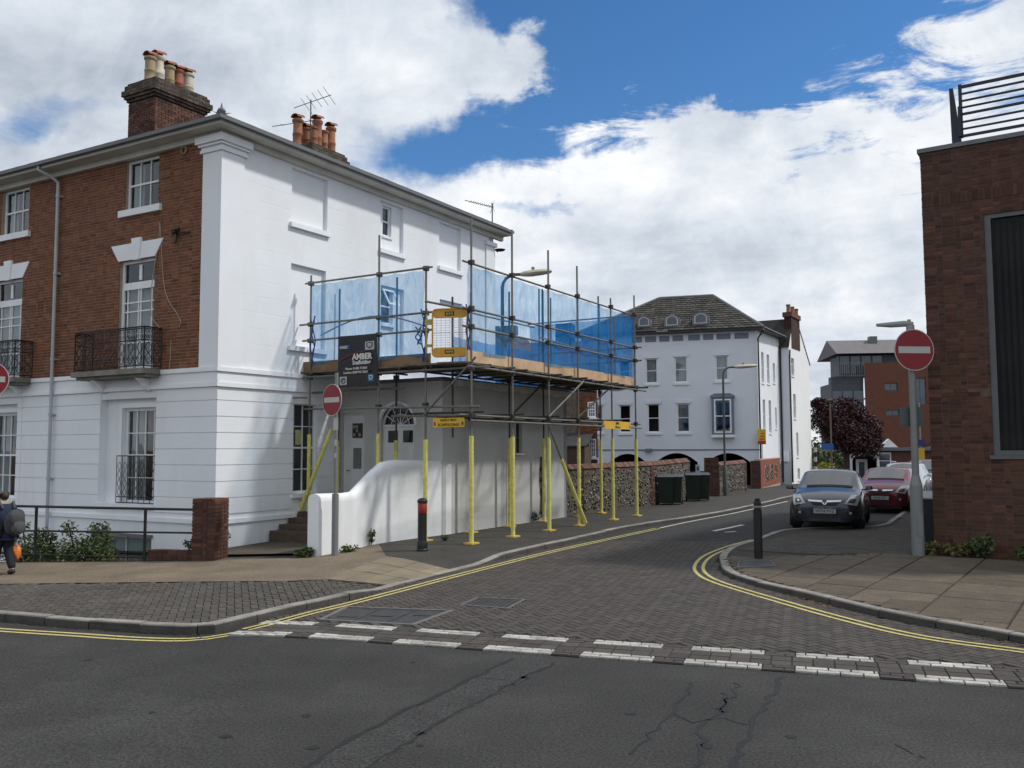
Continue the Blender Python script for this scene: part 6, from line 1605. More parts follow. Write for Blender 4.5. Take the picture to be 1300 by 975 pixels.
for (x0, x1, z0, z1) in ((w[0]-.06, w[0]+.02, w[2]-.05, w[3]+.06), (w[1]-.02, w[1]+.06, w[2]-.05, w[3]+.06), (w[0]+.02, w[1]-.02, w[3]-.02, w[3]+.06), (w[0]+.02, w[1]-.02, w[2]-.05, w[2]+.03), (w[0]+.02, w[1]-.02, (w[2]+w[3])/2-.03, (w[2]+w[3])/2+.03)): fm2.box(FQ, x0, x1, pr-.02, pr+.03, z0, z1)
fm2.build('window_frame', W_TRIM, orl)
for z0, z1 in ((w[2]+.03, (w[2]+w[3])/2-.03), ((w[2]+w[3])/2+.03, w[3]-.02)): MB().quad([FQ(w[0]+.02, pr, z0), FQ(w[1]-.02, pr, z0), FQ(w[1]-.02, pr, z1), FQ(w[0]+.02, pr, z1)]).build('pane', GLASS, orl)
# frieze of small blue grey lights under the eaves
for xl, xr in ((803, 816), (820, 834), (838, 851), (855, 868.5), (875, 890), (894, 907), (911, 929), (934, 952)):
    r = rq(xl, xr, 422, 429); zt2 = z_eave-.12
    MB().box(FQ, r[0], r[1], .001, .02, zt2-.34, zt2).build('frieze_panel', GREYT, off_h)
# side wall to the street
swin = [rect(Q0, A, 967.5, 970.5, 447, 486, 'L'), rect(Q0, A, 974.5, 977.5, 450, 487, 'L'), rect(Q0, A, 982, 984.5, 461, 486, 'L'), rect(Q0, A, 968, 971, 507, 546, 'L'), rect(Q0, A, 975.5, 978.5, 508, 550, 'L'), rect(Q0, A, 983.5, 985.5, 517, 544, 'L')]
MB().holed(FQs, 0, SQ, z_base-.6, z_eave, [tuple(w)+(.12,) for w in swin], 0, .12).build('side_wall', W_PAINT, off_h)
for w in swin: window(off_h, FQs, *w, inset=.08, cols=1, rows=2, fw=.05, sill=(.05, .08, .05), room=.4)
sw = MB(); n = 5
for k in range(n):
    x0, x1 = SQ*k/n, SQ*(k+1)/n; xm = (x0+x1)/2
    sw.prism(FQs, [(x0, z_base-.62), (xm, z_base-.95), (x1, z_base-.62)][::-1], -.02, .03)
sw.build('scalloped_edge', W_TRIM, off_h)
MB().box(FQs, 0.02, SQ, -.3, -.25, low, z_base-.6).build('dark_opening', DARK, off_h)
# eaves and roof
def corners(o, z): return [FQ(WQ+o, o, z), FQ(-o, o, z)+(N*0), FQs(SQ+o*.3, o, z)]
eo = .38
P0 = Q0+M2*eo+N*eo; P0.z = 0
ev = MB(); z = z_eave
c0 = lambda zz: P0+Vector((0, 0, zz)); fl = lambda o, zz: FQ(WQ+.4, o, zz); sr = lambda o, zz: FQs(SQ+.1, o, zz); ci = lambda zz: Q0+Vector((0, 0, zz))
ev.hull8([fl(0, z), fl(eo, z), c0(z), ci(z), fl(0, z+.12), fl(eo, z+.12), c0(z+.12), ci(z+.12)]); ev.hull8([ci(z), c0(z), sr(eo, z), sr(0, z), ci(z+.12), c0(z+.12), sr(eo, z+.12), sr(0, z+.12)])
ev.build('eaves', mat('dark_eaves', (.045, .045, .05), .6, .2, 3), off_h)
ia, iz = hit(905, 375, Q0-M2*3.2, B2); ib, _ = hit(837, 381, Q0-M2*3.2, B2)
R0, R1 = FQ(ia, -3.2, iz), FQ(ib, -3.2, iz)
SL2 = mat('old_slate', (.055, .052, .046), .85, .25, 2.5, .4, 14, tone=.5, stain=(.085, .08, .066), stain_amt=.4, stain_scale=.7)
rf = MB(); zr = z+.122; e0, e1, e2 = fl(eo+.05, zr), P0+M2*.05+N*.05+Vector((0, 0, zr)), sr(eo+.05, zr)
rf.quad([e0, e1, R0, R1]); rf.quad([e1, e2, FQs(SQ+.1, -4.2, iz-.4), R0]); rf.quad([e0, R1, FQ(WQ+.4, -7, zr)]); rf.quad([R1, R0, FQs(SQ+.1, -4.2, iz-.4), FQ(WQ+.4, -7, zr)])
rq_ = rf.build('roof', SL2, off_h)
# slate courses on the front slope
st_ = MB(); nr = 16
for r in range(nr):
    v0, v1 = r/nr, (r+1)/nr; a0, a1 = e0.lerp(R1, v0), e1.lerp(R0, v0); c0_, c1_ = e0.lerp(R1, v1), e1.lerp(R0, v1); L = (a1-a0).length; k = int(L/.32)
    up = Vector((0, -.02, .03))
    for i in range(k):
        u0, u1 = (i+.04)/k, (i+.96)/k; st_.quad([a0.lerp(a1, u0)+up*1.3, a0.lerp(a1, u1)+up*1.3, c0_.lerp(c1_, u1)+up*.3, c0_.lerp(c1_, u0)+up*.3], random.random())
st_.build('slate', SL2, rq_, kind='stuff')
rid = MB(); rid.tube(R1, R0, .09, 6); rid.tube(R0, e1, .09, 6); rid.tube(R1, e0, .09, 6); rid.tube(e1, e2, .05, 5); rid.build('ridge_tile', LEAD, rq_)
for xl, xr, yt, yb in ((809, 826, 401, 416), (843, 863, 399, 415.5), (879, 900, 396, 413)):
    O2 = Q0+M2*.12; a0, z1 = hit(xr, yt, O2, B2); a1, z0 = hit(xl, yb, O2, B2); F2 = frame(O2, B2, M2); xm = (a0+a1)/2; hw = (a1-a0)/2; hz = z1-z0
    prof = [(a0, z0), (a1, z0)]+[(xm+hw*math.cos(PI*k/8), z0+hz*.55+hz*.45*math.sin(PI*k/8)) for k in range(9)]
    d_ = MB().prism(F2, prof, -2.4, 0).build('dormer', LEAD, off_h)
    ip = [(xm+(x-xm)*.62, z0+hz*.2+(z_-z0)*.66) for x, z_ in prof]
    MB().prism(F2, [(xm+(x-xm)*.78, z0+hz*.11+(z_-z0)*.8) for x, z_ in prof], .002, .04).build('window_frame', mat('pale_frame', (.45, .47, .5), .6, .05, 3), d_)
    MB().quad([F2(x, .045, z_) for x, z_ in ip]).build('pane', mat('far_glass', (.05, .07, .10), .06, .2, 2, spec=.8), d_)
for p, q in ((e1, Q0), (e2, FQs(SQ, 0, 0))):
    b0_ = Vector((q.x, q.y, 0))+M2*.08+N*.08; MB().path([p+Vector((0, 0, -.15)), b0_+Vector((0, 0, z_eave-.5)), b0_+Vector((0, 0, qz))], .05, 6).build('downpipe', IRON, off_h)
cb = hit(822, 572, Q0, B2); MB().box(FQ, cb[0]-.3, cb[0]+.1, .02, .25, cb[1]-.05, cb[1]+.12).build('wall_camera', GREYT, off_h)
# letting board on its corner
lb0, lz1 = hit(962, 545, Q0+M2*.3, B2); lb1, lz0 = hit(972.5, 564, Q0+M2*.3, B2); FL2 = frame(Q0+M2*.3, B2, M2)
eb = thing('letting_board', 'small yellow and red letting board on a post at the corner of the office house', 'board', FL2(lb0, 0, qz))
MB().box(FL2, lb1, lb0, 0, .04, lz0+.2, lz1).build('panel', mat('board_yellow', (.62, .42, .02), .5, .05, 3), eb); MB().box(FL2, lb1, lb0, 0.001, .045, lz0, lz0+.198).build('panel', mat('board_red', (.42, .02, .02), .5, .05, 3), eb)
rb_ = MB()
for k in range(3): rb_.box(FL2, lb1+.08, lb0-.08-.06*k, .041, .05, lz0+.26+.16*k, lz0+.34+.16*k)
rb_.build('lettering', mat('board_red2', (.5, .08, .03), .5, .05, 3), eb)
MB().box(FL2, (lb0+lb1)/2-.03, (lb0+lb1)/2+.03, -.06, -.002, qz, lz1).build('post', W_TRIM, eb)

# ================================================================ white gable house
g0 = Vector(FQs(SQ, .62, 0)); gx = hit(1003.5, 500, g0-A*0, N)[0]; g0 = g0+N*gx*0
FGh = frame(g0, A, N); gE = hit(1030, 560, g0, A)[0]; gh = thing('gable_house', 'tall white gabled house with brown chimney beyond the office house', 'house', FGh(0, 0, qz))
zn = hit(1003, 441, g0, A)[1]; zp = hit(1008, 405, g0, A); zf = hit(1030, 463, g0, A)[1]; low2 = qz-1
swn = [rect(g0, A, 1005.5, 1009, 447.5, 477, 'L'), rect(g0, A, 1007, 1010, 500, 531, 'L'), rect(g0, A, 1009.5, 1012, 549, 580, 'L'), rect(g0, A, 1010, 1013, 595, 610, 'L')]
gm = MB(); gm.holed(FGh, 0, gE, low2, zf, [tuple(w)+(.12,) for w in swn], 0, .12); gm.quad([FGh(0, 0, zf), FGh(gE, 0, zf), FGh(zp[0]+.6, 0, zp[1]), FGh(zp[0]-.3, 0, zp[1]), FGh(0, 0, zn)]); gm.build('gable_wall', mat('bright_render', (.80, .80, .79), .7, .03, 1), gh)
for w in swn: window(gh, FGh, *w, inset=.08, cols=1, rows=2, fw=.04, sill=(.05, .08, .05), room=.4)
FGf = frame(g0, -N, -A); MB().box(FGf, .002, 7, -.2, 0, low2, zn).build('front_wall', GREYW, gh)
rf = MB(); ct = lambda x, o, z: FGh(x, o, z)
rf.quad([ct(-.15, .05, zn-.05), ct(.25, .05, zn+.6), ct(zp[0]-.3, .05, zp[1]), ct(zp[0]-.3, -8, zp[1]), ct(.25, -8, zn+.6), ct(-.15, -8, zn-.05)][0:3]+[ct(zp[0]-.3, -8, zp[1]), ct(.25, -8, zn+.6), ct(-.15, -8, zn-.05)])
rf.quad([ct(zp[0]+.6, .05, zp[1]), ct(gE+.2, .05, zf-.1), ct(gE+.2, -8, zf-.1), ct(zp[0]+.6, -8, zp[1])]); rf.quad([ct(zp[0]-.3, .05, zp[1]), ct(zp[0]+.6, .05, zp[1]), ct(zp[0]+.6, -8, zp[1]), ct(zp[0]-.3, -8, zp[1])]); rf.build('roof', SL2, gh)
c0_, zc0 = hit(1001, 410, g0-N*.1, A); c1_, zc1 = hit(1013, 397, g0-N*.1, A)
zct = hit(1004, 402, g0, A)[1]; ch = MB().box(FGh, c0_+.2, c1_-.2, -.42, .03, zn, zct).build('chimney', BRICK_D, gh)
MB().box(FGh, c0_+.1, c1_-.1, -.50, .10, zct+.002, zct+.3).build('chimney_cap', mat('brown_cap', (.12, .06, .04), .9, .2, 5), ch)
zpt = hit(1004, 386, g0, A)[1]
for k in range(3): MB().lathe(FGh(c0_+.45+(c1_-c0_-.5)*k/2, -.2, zct+.3), [(.15, 0), (.13, .1), (.12, (zpt-zct-.3)*.8), (.16, (zpt-zct-.3)*.85), (.15, zpt-zct-.3)], 8).build('chimney_pot', POT_T, ch)
for zq in (zn-.2,): MB().path([FGh(-.12, .1, zq), FGh(-.15, .08, zq-.6), FGh(-.15, .08, qz)], .05, 6).build('downpipe', IRON, gh)
mbx = hit(998, 580, g0-A*.05, N); MB().box(frame(g0-A*.02, N, -A), mbx[0]-.12, mbx[0]+.18, 0, .15, hit(998, 586, g0, N)[1], hit(998, 573, g0, N)[1]).build('meter_box', W_TRIM, gh)

# ================================================================ flint wall, piers, bins
FLINT_M = mat('flint_mortar', (.105, .088, .07), .95, .2, 6); FLINT = mat('flint', (.05, .042, .034), .5, .3, 9, tone=.8, tcol=(.30, .27, .22)); CAPB = mat('coping_brick', (.13, .062, .045), .9, .25, 6, .5, 50, tone=.5)
def flint_wall(name, label, p0, p1, h0, h1, th=.3, brick_ends=True, cop=True):
    p0, p1 = Vector((p0.x, p0.y, 0)), Vector((p1.x, p1.y, 0)); T = (p1-p0); L = T.length; T.normalize(); Nn = Vector((T.y, -T.x, 0)); Nn = Nn if Nn.y < 0 else -Nn
    F = frame(p0, T, Nn); zz = lambda a: zg(*(p0+T*a)[:2])+PZ; t = thing(name, label, 'wall', F(0, 0, zz(0)))
    H = lambda a: h0+(h1-h0)*a/L
    MB().hull8([F(0, -th, zz(0)-.3), F(L, -th, zz(L)-.3), F(L, 0, zz(L)-.3), F(0, 0, zz(0)-.3), F(0, -th, H(0)-.1), F(L, -th, H(L)-.1), F(L, 0, H(L)-.1), F(0, 0, H(0)-.1)]).build('flint_core', FLINT_M, t)
    fm = MB(); n = int(L*120)
    for _ in range(n):
        a = random.uniform(.05, L-.05); z = random.uniform(zz(a)+.05, H(a)-.14); r = random.uniform(.035, .07); c = F(a, .0, z); sq = random.uniform(.7, 1.2); tn = random.random()**2.2
        i0 = len(fm.v); k = 6
        for j in range(k): an_ = 2*PI*j/k+random.random()*.5; fm.v.append(c+T*r*math.cos(an_)+Vector((0, 0, r*sq*math.sin(an_)))-Nn*.01)
        for j in range(3): an_ = 2*PI*j/3+random.random(); fm.v.append(c+T*r*.5*math.cos(an_)+Vector((0, 0, r*sq*.5*math.sin(an_)))+Nn*random.uniform(.015, .035))
        fm.f.append((i0+6, i0+7, i0+8))
        for j in range(3):
            fm.f.append((i0+2*j, i0+(2*j+1) % 6, i0+6+j)); fm.f.append((i0+(2*j+1) % 6, i0+(2*j+2) % 6, i0+6+(j+1) % 3, i0+6+j))
        fm.t += [tn]*9
    fm.build('flint', FLINT, t, kind='stuff')
    if cop:
        cm = MB(); a = 0
        while a < L:
            a1 = min(L, a+.112); cm.hull8([F(a+.004, -th-.03, H(a)-.1), F(a1-.004, -th-.03, H(a1)-.1), F(a1-.004, .04, H(a1)-.1), F(a+.004, .04, H(a)-.1), F(a+.004, -th*.5, H(a)+.05), F(a1-.004, -th*.5, H(a1)+.05), F(a1-.004, -th*.4, H(a1)+.05), F(a+.004, -th*.4, H(a)+.05)], random.random()); a = a1
        cm.build('coping_brick', CAPB, t, kind='stuff')
    if brick_ends:
        bm_ = MB()
        for r in range(int((H(L)-zz(L)-.1)/.075)):
            z0 = zz(L)+r*.075; w = .34 if r % 2 else .23
            for q in range(2): bm_.hull8([F(L-w+q*w/2+.004, -.02, z0+.004), F(L-w+(q+1)*w/2-.004, -.02, z0+.004), F(L-w+(q+1)*w/2-.004, .02, z0+.004), F(L-w+q*w/2+.004, .02, z0+.004), F(L-w+q*w/2+.004, -.02, z0+.071), F(L-w+(q+1)*w/2-.004, -.02, z0+.071), F(L-w+(q+1)*w/2-.004, .02, z0+.071), F(L-w+q*w/2+.004, .02, z0+.071)], random.random())
        bm_.build('quoin_brick', BRICK_R, t, kind='stuff')
    return t
w0, w1, w2 = G(716, 654.5, PZ), G(831.5, 641.5, PZ), G(884, 633.5, PZ)
zt = lambda px, py, p: hit(px, py, p, Vector((1, 0, 0)))[1]
flint_wall('flint_wall', 'flint cobble wall with brick coping running from the extension to the bins', w0, w1, zt(720, 592, w0), zt(831, 587, w1))
flint_wall('flint_wall', 'shorter flint cobble wall behind the green wheelie bins', w1+A*.05-N*.25, w2-N*.25, zt(834, 588, w1), zt(880, 583, w2), brick_ends=False)
def pier(name, label, px0, px1, ytop, ybot, T=A, d=.45):
    p = G(px0, ybot, PZ); w = hit(px1, ybot, p, Vector((1, 0, 0)))[0]; z1 = zt(px0, ytop, p)
    return brick_block(name, label, 'pier', p, Vector((1, -.1, 0)).normalized(), Vector((-.1, -1, 0)).normalized(), w, d, p.z-.2, z1-.07, BRICK_D, MORTAR_R, single=40)
pier('brick_pier', 'tall sooty brick gate pier left of the slim street lamp', 896, 913, 581, 630)
p3, p4 = G(914, 628.5, PZ), G(948, 623, PZ); flint_wall('flint_wall', 'low flint and brick wall dipping behind the slim street lamp', p3, p4, zt(915, 588, p3), zt(944, 585, p4), brick_ends=True)
pier('brick_pier', 'dark brick pier beside the red brick and flint panel', 955, 966, 585, 620)
p5, p6 = G(966, 619.5, PZ), G(991, 615.5, PZ)
RBW = thing('brick_wall', 'red brick wall with three flint panels under the office house', 'wall', p5); Tw = (p6-p5); Tw.z = 0; Lw = Tw.length; Tw.normalize(); Nw = Vector((Tw.y, -Tw.x, 0)); Nw = Nw if Nw.y < 0 else -Nw
Fw = frame(p5, Tw, Nw); z1 = zt(966, 583, p5); MB().box(Fw, 0, Lw, -.3, -.01, p5.z-.3, z1).build('mortar_core', MORTAR, RBW)
pn = [(Lw*(.22+.24*k), Lw*(.36+.24*k), p5.z+.3, z1-.35) for k in range(3)]
bricks(RBW, Fw, Tw, 0, Lw, p5.z, z1, pn, mat('fresh_brick', (.26, .085, .05), .85, .15, 6, tone=.3), 30, depth=.015)
fm = MB()
for q in pn:
    for _ in range(60):
        a, z = random.uniform(q[0], q[1]), random.uniform(q[2], q[3]); c = Fw(a, -.005, z); r = random.uniform(.03, .06); tn = random.random()**2
        fm.hull8([c+Tw*x*r+Vector((0, 0, z_*r))+Nw*y for y in (0, .03) for x, z_ in ((-1, -.8), (1, -.8), (.9, .8), (-.8, .9))], tn)
fm.build('flint', FLINT, RBW, kind='stuff')
# gate sign in the gap
gs = G(888, 633, PZ); zs1, zs0 = zt(888, 590, gs), zt(888, 600, gs); sg = thing('gate_sign', 'small white parking sign on the dark gate between flint wall and brick pier', 'sign', gs)
MB().box(frame(gs, (1, 0, 0), (0, -1, 0)), -.35, .33, -.3, -.25, gs.z, zs0+.05).build('gate_board', mat('blue_black_board', (.03, .035, .05), .6, .2, 3), sg)
MB().box(frame(gs, (1, 0, 0), (0, -1, 0)), -.09, .09, -.24, -.22, zs0, zs1).build('panel', SIGNW, sg); MB().box(frame(gs, (1, 0, 0), (0, -1, 0)), -.04, .04, -.219, -.21, zs0+.08, zs1-.08).build('symbol', mat('sign_blue', (.02, .06, .3), .5, .05, 3), sg)
# wheelie bins
BING = mat('bin_green', (.013, .026, .018), .5, .15, 4); BINL = mat('bin_lid_grey', (.05, .06, .07), .5, .15, 4)
def bin_proto(name, label, loc, rz):
    t = thing(name, label, 'wheelie bin', Vector((0, 0, 0)), 'wheelie bins along the flint wall'); w, d, h = .29, .36, .98
    b = MB(); b.hull8([(-w*.82, -d*.75, .06), (w*.82, -d*.75, .06), (w*.82, d*.8, .06), (-w*.82, d*.8, .06), (-w, -d, h), (w, -d, h), (w, d, h), (-w, d, h)]); b.box(WF, -w-.02, w+.02, -d-.02, d+.02, h+.001, h+.04); b.build('body', BING, t)
    l = MB(); n = 5
    l.hull8([(-w-.03, -d-.05, h+.042), (w+.03, -d-.05, h+.042), (w+.03, d+.03, h+.042), (-w-.03, d+.03, h+.042), (-w, -d+.03, h+.075), (w, -d+.03, h+.075), (w, d, h+.12), (-w, d, h+.12)]); l.build('lid', BINL, t)
    MB().tube((-w*.9, d+.05, h+.02), (w*.9, d+.05, h+.02), .018, 6).build('handle', BLACK, t)
    for s in (-1, 1): MB().tube((s*w*.95, d*.7, .1), (s*w*.75, d*.7, .1), .1, 12).build('wheel', BLACK, t)
    t.location = loc; t.rotation_euler = (0, 0, rz); ORG[t] = Vector(loc); return t
ra = math.atan2(A.y, A.x)-PI/2; rface = ra+PI/2-R(70)
bp0 = G(845, 640.5, PZ); bin1 = bin_proto('wheelie_bin', 'dark green wheelie bin nearest the flint wall end', bp0, R(-8)); bin1.scale = (.98,)*3
for px, py, rz, lab in ((857, 640, R(-14), 'wheelie bin with black side tucked behind the nearest green bin'), (880, 636, R(-8), 'broad green wheelie bin beside the shorter flint wall'), (891.5, 635.5, R(-10), 'wheelie bin farthest along the flint wall next to the brick pier')):
    c = dup(bin1, G(px, py, PZ), rz, lab, scale=(.98,)*3)
# ================================================================ brick and flint house behind the scaffold
h0 = G(758, 637, PZ); h0 = Vector((h0.x, h0.y, 0)); Bh = Vector((-B2.x*-1, B2.y, 0)); Bh = B2
h0 = Vector((.0956*40.5, 40.5, 0)); FH = frame(h0, B2, M2); hz = zg(h0.x, h0.y)
WH = hit(626, 500, h0, B2)[0]
bh_ = thing('flint_house', 'flint house with red brick edges and white sash windows behind the scaffold', 'house', FH(0, 0, hz))
ze = hit(757, 470, h0, B2)[1]; zr_ = hit(690, 434, h0-M2*3, B2)[1]
sw1 = rect(h0, B2, 746, 757, 510, 530, 'R'); sw2 = rect(h0, B2, 747, 757, 557, 581, 'R')
for q in (sw1, sw2): q[0] = max(q[0], .06)
MB().holed(FH, 0, WH, hz-.5, ze, [tuple(q)+(.1,) for q in (sw1, sw2)], 0, .1).build('wall', mat('old_flint_face', (.13, .10, .08), .95, .35, 5, .8, 14, stain=(.24, .20, .16), stain_amt=.6, stain_scale=7), bh_)
bricks(bh_, FH, B2, .0, .95, hz, ze, [tuple(sw1), tuple(sw2)], BRICK, 60, proud=.02)
for q in (sw1, sw2): window(bh_, FH, *q, inset=-.03, cols=3, rows=4, fw=.06, bar=.03, room=.5, sill=(.05, .08, .1))
MB().prism(frame(h0, -M2, -B2), [(-.3, ze-.02), (3.2, zr_), (6.6, ze-.02)], -.15-0, -WH-.2).build('roof', mat('tile_roof', (.11, .05, .035), .9, .25, 3, .5, 12), bh_)
cc, cz1 = hit(705, 411, h0-M2*2.5, B2); cc1, _ = hit(725, 411, h0-M2*2.5, B2); FHc = frame(h0-M2*2.5, B2, M2)
ch = MB().box(FHc, cc1, cc, -.9, 0, zr_-1, cz1).build('chimney', BRICK_D, bh_)
lt0, _ = hit(742, 570, h0+M2*1.5, B2); lt1, _ = hit(705, 570, h0+M2*1.5, B2); lz1, lz0 = hit(720, 560, h0+M2*1.5, B2)[1], hz-.3; Flt = frame(h0+M2*1.5, B2, M2)
ln_ = MB().box(Flt, lt0, lt1, -1.45, 0, lz0, lz1-.25).build('lean_to', mat('brown_lean', (.07, .045, .035), .9, .2, 4), bh_); MB().hull8([Flt(lt0-.1, .1, lz1-.25), Flt(lt1, .1, lz1-.25), Flt(lt1, -1.45, lz1+.3), Flt(lt0-.1, -1.45, lz1+.3), Flt(lt0-.1, .1, lz1-.2), Flt(lt1, .1, lz1-.2), Flt(lt1, -1.45, lz1+.36), Flt(lt0-.1, -1.45, lz1+.36)]).build('lean_to_roof', SLATE, bh_)
# pale stone chimney house beyond the far corner
k0 = Vector((-.02*46, 46, 0)); FK = frame(k0, B2, M2); ka, kz = hit(627, 414, k0, B2); kb, _ = hit(652, 414, k0, B2)
kh = thing('stone_house', 'grey stone house end seen low through the blue netting past the white corner', 'house', FK(ka, 0, 0)); kz2 = hit(640, 425, k0, B2)[1]
MB().box(FK, kb, ka+3, -3, 0, -.5, kz2).build('wall', mat('grey_stone', (.15, .14, .12), .95, .3, 4, .6, 10), kh)
for a in (ka-.05, ka-.55, kb+.1): MB().box(FK, a-.2, a+.2, -.5, -.02, kz2+.001, kz).build('chimney', mat('grey_stone2', (.13, .125, .11), .95, .3, 4), kh)

# ================================================================ far end of the street
f0 = G(1180, 600, 0); f0 = Vector((.473*82, 82, 0)); FF = frame(f0, (-1, .12, 0), (-.12, -1, 0)); fT = Vector((-1, .12, 0))
fzb = zg(f0.x, f0.y)
fl_ = thing('brick_flats', 'modern red brick flats with grey pitched roof and glazed corner balcony', 'building', FF(0, 0, fzb))
def rf_(xl, xr, yt, yb): return rect(f0, fT, xl, xr, yt, yb)
BRK_F = mat('far_brick', (.155, .060, .040), .9, .12, 3, .3, 20, stain=(.15, .05, .035), stain_amt=.4)
e_ = rf_(1098, 1200, 459, 600); bal = rf_(1057, 1098, 480, 515); roofr = rf_(1066, 1200, 428, 448)
fw_ = [rf_(1123, 1140, 486, 496), rf_(1124, 1141, 520, 528), rf_(1161, 1176, 479.5, 514)]
MB().holed(FF, e_[0], e_[1], fzb-1, e_[3], [tuple(w)+(.2,) for w in fw_], 0, .2).build('wall', BRK_F, fl_)
for w in fw_: window(fl_, FF, *w, inset=.1, cols=2, rows=1, fw=.07, mid=False, m=POST_D, room=.5, glassm=MATS['far_glass'])
GLZ = MATS['far_glass']
b0_, b1_ = bal[0], bal[1]
MB().box(FF, b0_+.01, b1_, -5, -.4, fzb-1, hit(1080, 478, f0, fT)[1]-.61).build('grey_wall', mat('panel_grey', (.065, .075, .088), .6, .12, 2), fl_)
zz1, zz0 = hit(1085, 496, f0, fT)[1], hit(1085, 530, f0, fT)[1]
for k in range(3):
    x0, x1 = b0_+(b1_-b0_)*k/3, b0_+(b1_-b0_)*(k+1)/3; MB().box(FF, x0+.06, x1-.06, -.39, -.36, zz0-.8, zz1).build('pane', GLZ, fl_)
MB().box(FF, b0_, b1_+.1, -1.6, .02, bal[3]-2.0, bal[3]-1.85).build('balcony_slab', LEAD, fl_)
zb0, zb1 = hit(1080, 478, f0, fT)[1], hit(1080, 461, f0, fT)[1]
gb = MB()
for k in range(16): x = b0_+(b1_-b0_)*k/15; gb.box(FF, x-.025, x+.025, -.02, .02, zb0, zb1)
gb.box(FF, b0_, b1_, -.03, .03, zb1, zb1+.06); gb.box(FF, b0_, b1_, -.03, .03, zb0+.02, zb0+.08); gb.build('balcony_railing', LEAD, fl_)
MB().box(FF, b0_, b1_, -1.5, -.4, zb0-.6, zb0).build('balcony_floor', MATS['panel_grey'], fl_)
uz1, uz0 = hit(1090, 449, f0, fT)[1], hit(1090, 475, f0, fT)[1]; u0, _ = hit(1126, 450, f0, fT); u1, _ = hit(1070, 450, f0, fT)
MB().box(FF, e_[0], u1, -5, -1.5, uz0, uz1).build('top_storey', MATS['panel_grey'], fl_)
for k in range(4):
    x0, x1 = u0+(u1-u0)*k/4, u0+(u1-u0)*(k+1)/4; MB().box(FF, x0+.08, x1-.08, -1.48, -1.44, uz0+.2, uz1-.1).build('pane', GLZ, fl_)
rt = hit(1066, 430, f0, fT); rb2 = hit(1064, 448, f0, fT); FFr = frame(f0, (.12, 1, 0), (-1, .12, 0))
MB().prism(FFr, [(.6, rb2[1]), (4.5, rt[1]+.35), (9, rb2[1])], e_[0], rb2[0]).build('roof', mat('grey_roof', (.15, .14, .145), .8, .12, 2, .3, 10), fl_)
cb0, cbz = hit(1127, 421, f0, fT); cb1, _ = hit(1117, 421, f0, fT); MB().box(FF, cb0, cb1, -4.2, -3.4, rt[1]-.5, cbz).build('roof_vent', LEAD, fl_)
# low brick building with the white porch
p0 = Vector((.4725*66, 66, 0)); FP = frame(p0, (-1, .10, 0), (-.1, -1, 0)); pT = Vector((-1, .1, 0)); pzb = zg(p0.x, p0.y)
pv = thing('low_brick_building', 'low flat roofed brick building with white arched porch at the street end', 'building', FP(0, 0, pzb))
def rp_(xl, xr, yt, yb): return rect(p0, pT, xl, xr, yt, yb)
lw_ = rp_(1066, 1190, 572, 610); por = rp_(1076, 1113, 574, 610); wi = rp_(1112, 1129, 574.5, 596); wi2 = rp_(1174, 1183, 567, 591); dr = rp_(1088, 1103, 583, 606)
MB().holed(FP, lw_[0], lw_[1], pzb-.8, lw_[3], [tuple(por)+(1.2,), tuple(wi)+(.15,)], 0, .2).build('wall', mat('dark_far_brick', (.10, .045, .032), .9, .2, 4, .4, 15), pv)
MB().box(FP, lw_[0]-.1, lw_[1]+.25, -4, .25, lw_[3]+.002, lw_[3]+.25).build('flat_roof', LEAD, pv)
window(pv, FP, *wi, inset=.05, cols=1, rows=2, fw=.09, room=.5, glassm=GLZ)
xm, hw = (por[0]+por[1])/2, (por[1]-por[0])/2; pm = MB(); pm.box(FP, por[0], por[0]+.16, -.05, .12, pzb-.5, por[3]); pm.box(FP, por[1]-.16, por[1], -.05, .12, pzb-.5, por[3])
for k in range(10):
    a_, b_ = PI*k/10, PI*(k+1)/10; q = lambda t: (xm+(hw-.16)*math.cos(t), por[3]-.62+.40*math.sin(t)); (xa, za), (xb, zb2) = q(a_), q(b_); pm.hull8([FP(xa, -.05, za), FP(xb, -.05, zb2), FP(xb, .12, zb2), FP(xa, .12, za), FP(xa, -.05, por[3]), FP(xb, -.05, por[3]), FP(xb, .12, por[3]), FP(xa, .12, por[3])])
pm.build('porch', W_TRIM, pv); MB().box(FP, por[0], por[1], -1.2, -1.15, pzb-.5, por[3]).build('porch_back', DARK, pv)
window(pv, FP, dr[0], dr[1], pzb-.3, dr[3], inset=.9, cols=1, rows=1, fw=.22, mid=False, room=.2, glassm=GLZ)
tz = hit(1130, 557, p0, pT)[1]; ta, _ = hit(1143, 568, p0, pT); tb, _ = hit(1120, 568, p0, pT); MB().prism(FP, [(ta, lw_[3]+.26), (tb, lw_[3]+.26), ((ta+tb)/2, tz)], -.9, -.5).build('gablet', W_TRIM, pv)
n0 = Vector((.4725*70, 70, 0)); FN_ = frame(n0, (-1, .10, 0), (-.1, -1, 0)); nw = rect(n0, pT, 1174, 1183.5, 567, 591)
nh = thing('brick_house', 'dark brick house with a white sash window between sign post and brown building', 'house', FN_(0, 0, pzb)); MB().holed(FN_, -3, hit(1168, 560, n0, pT)[0], pzb-.8, hit(1175, 562, n0, pT)[1], [tuple(nw)+(.15,)], 0, .15).build('wall', MATS['dark_far_brick'], nh); window(nh, FN_, *nw, inset=.06, cols=2, rows=2, fw=.1, room=.5, glassm=GLZ)
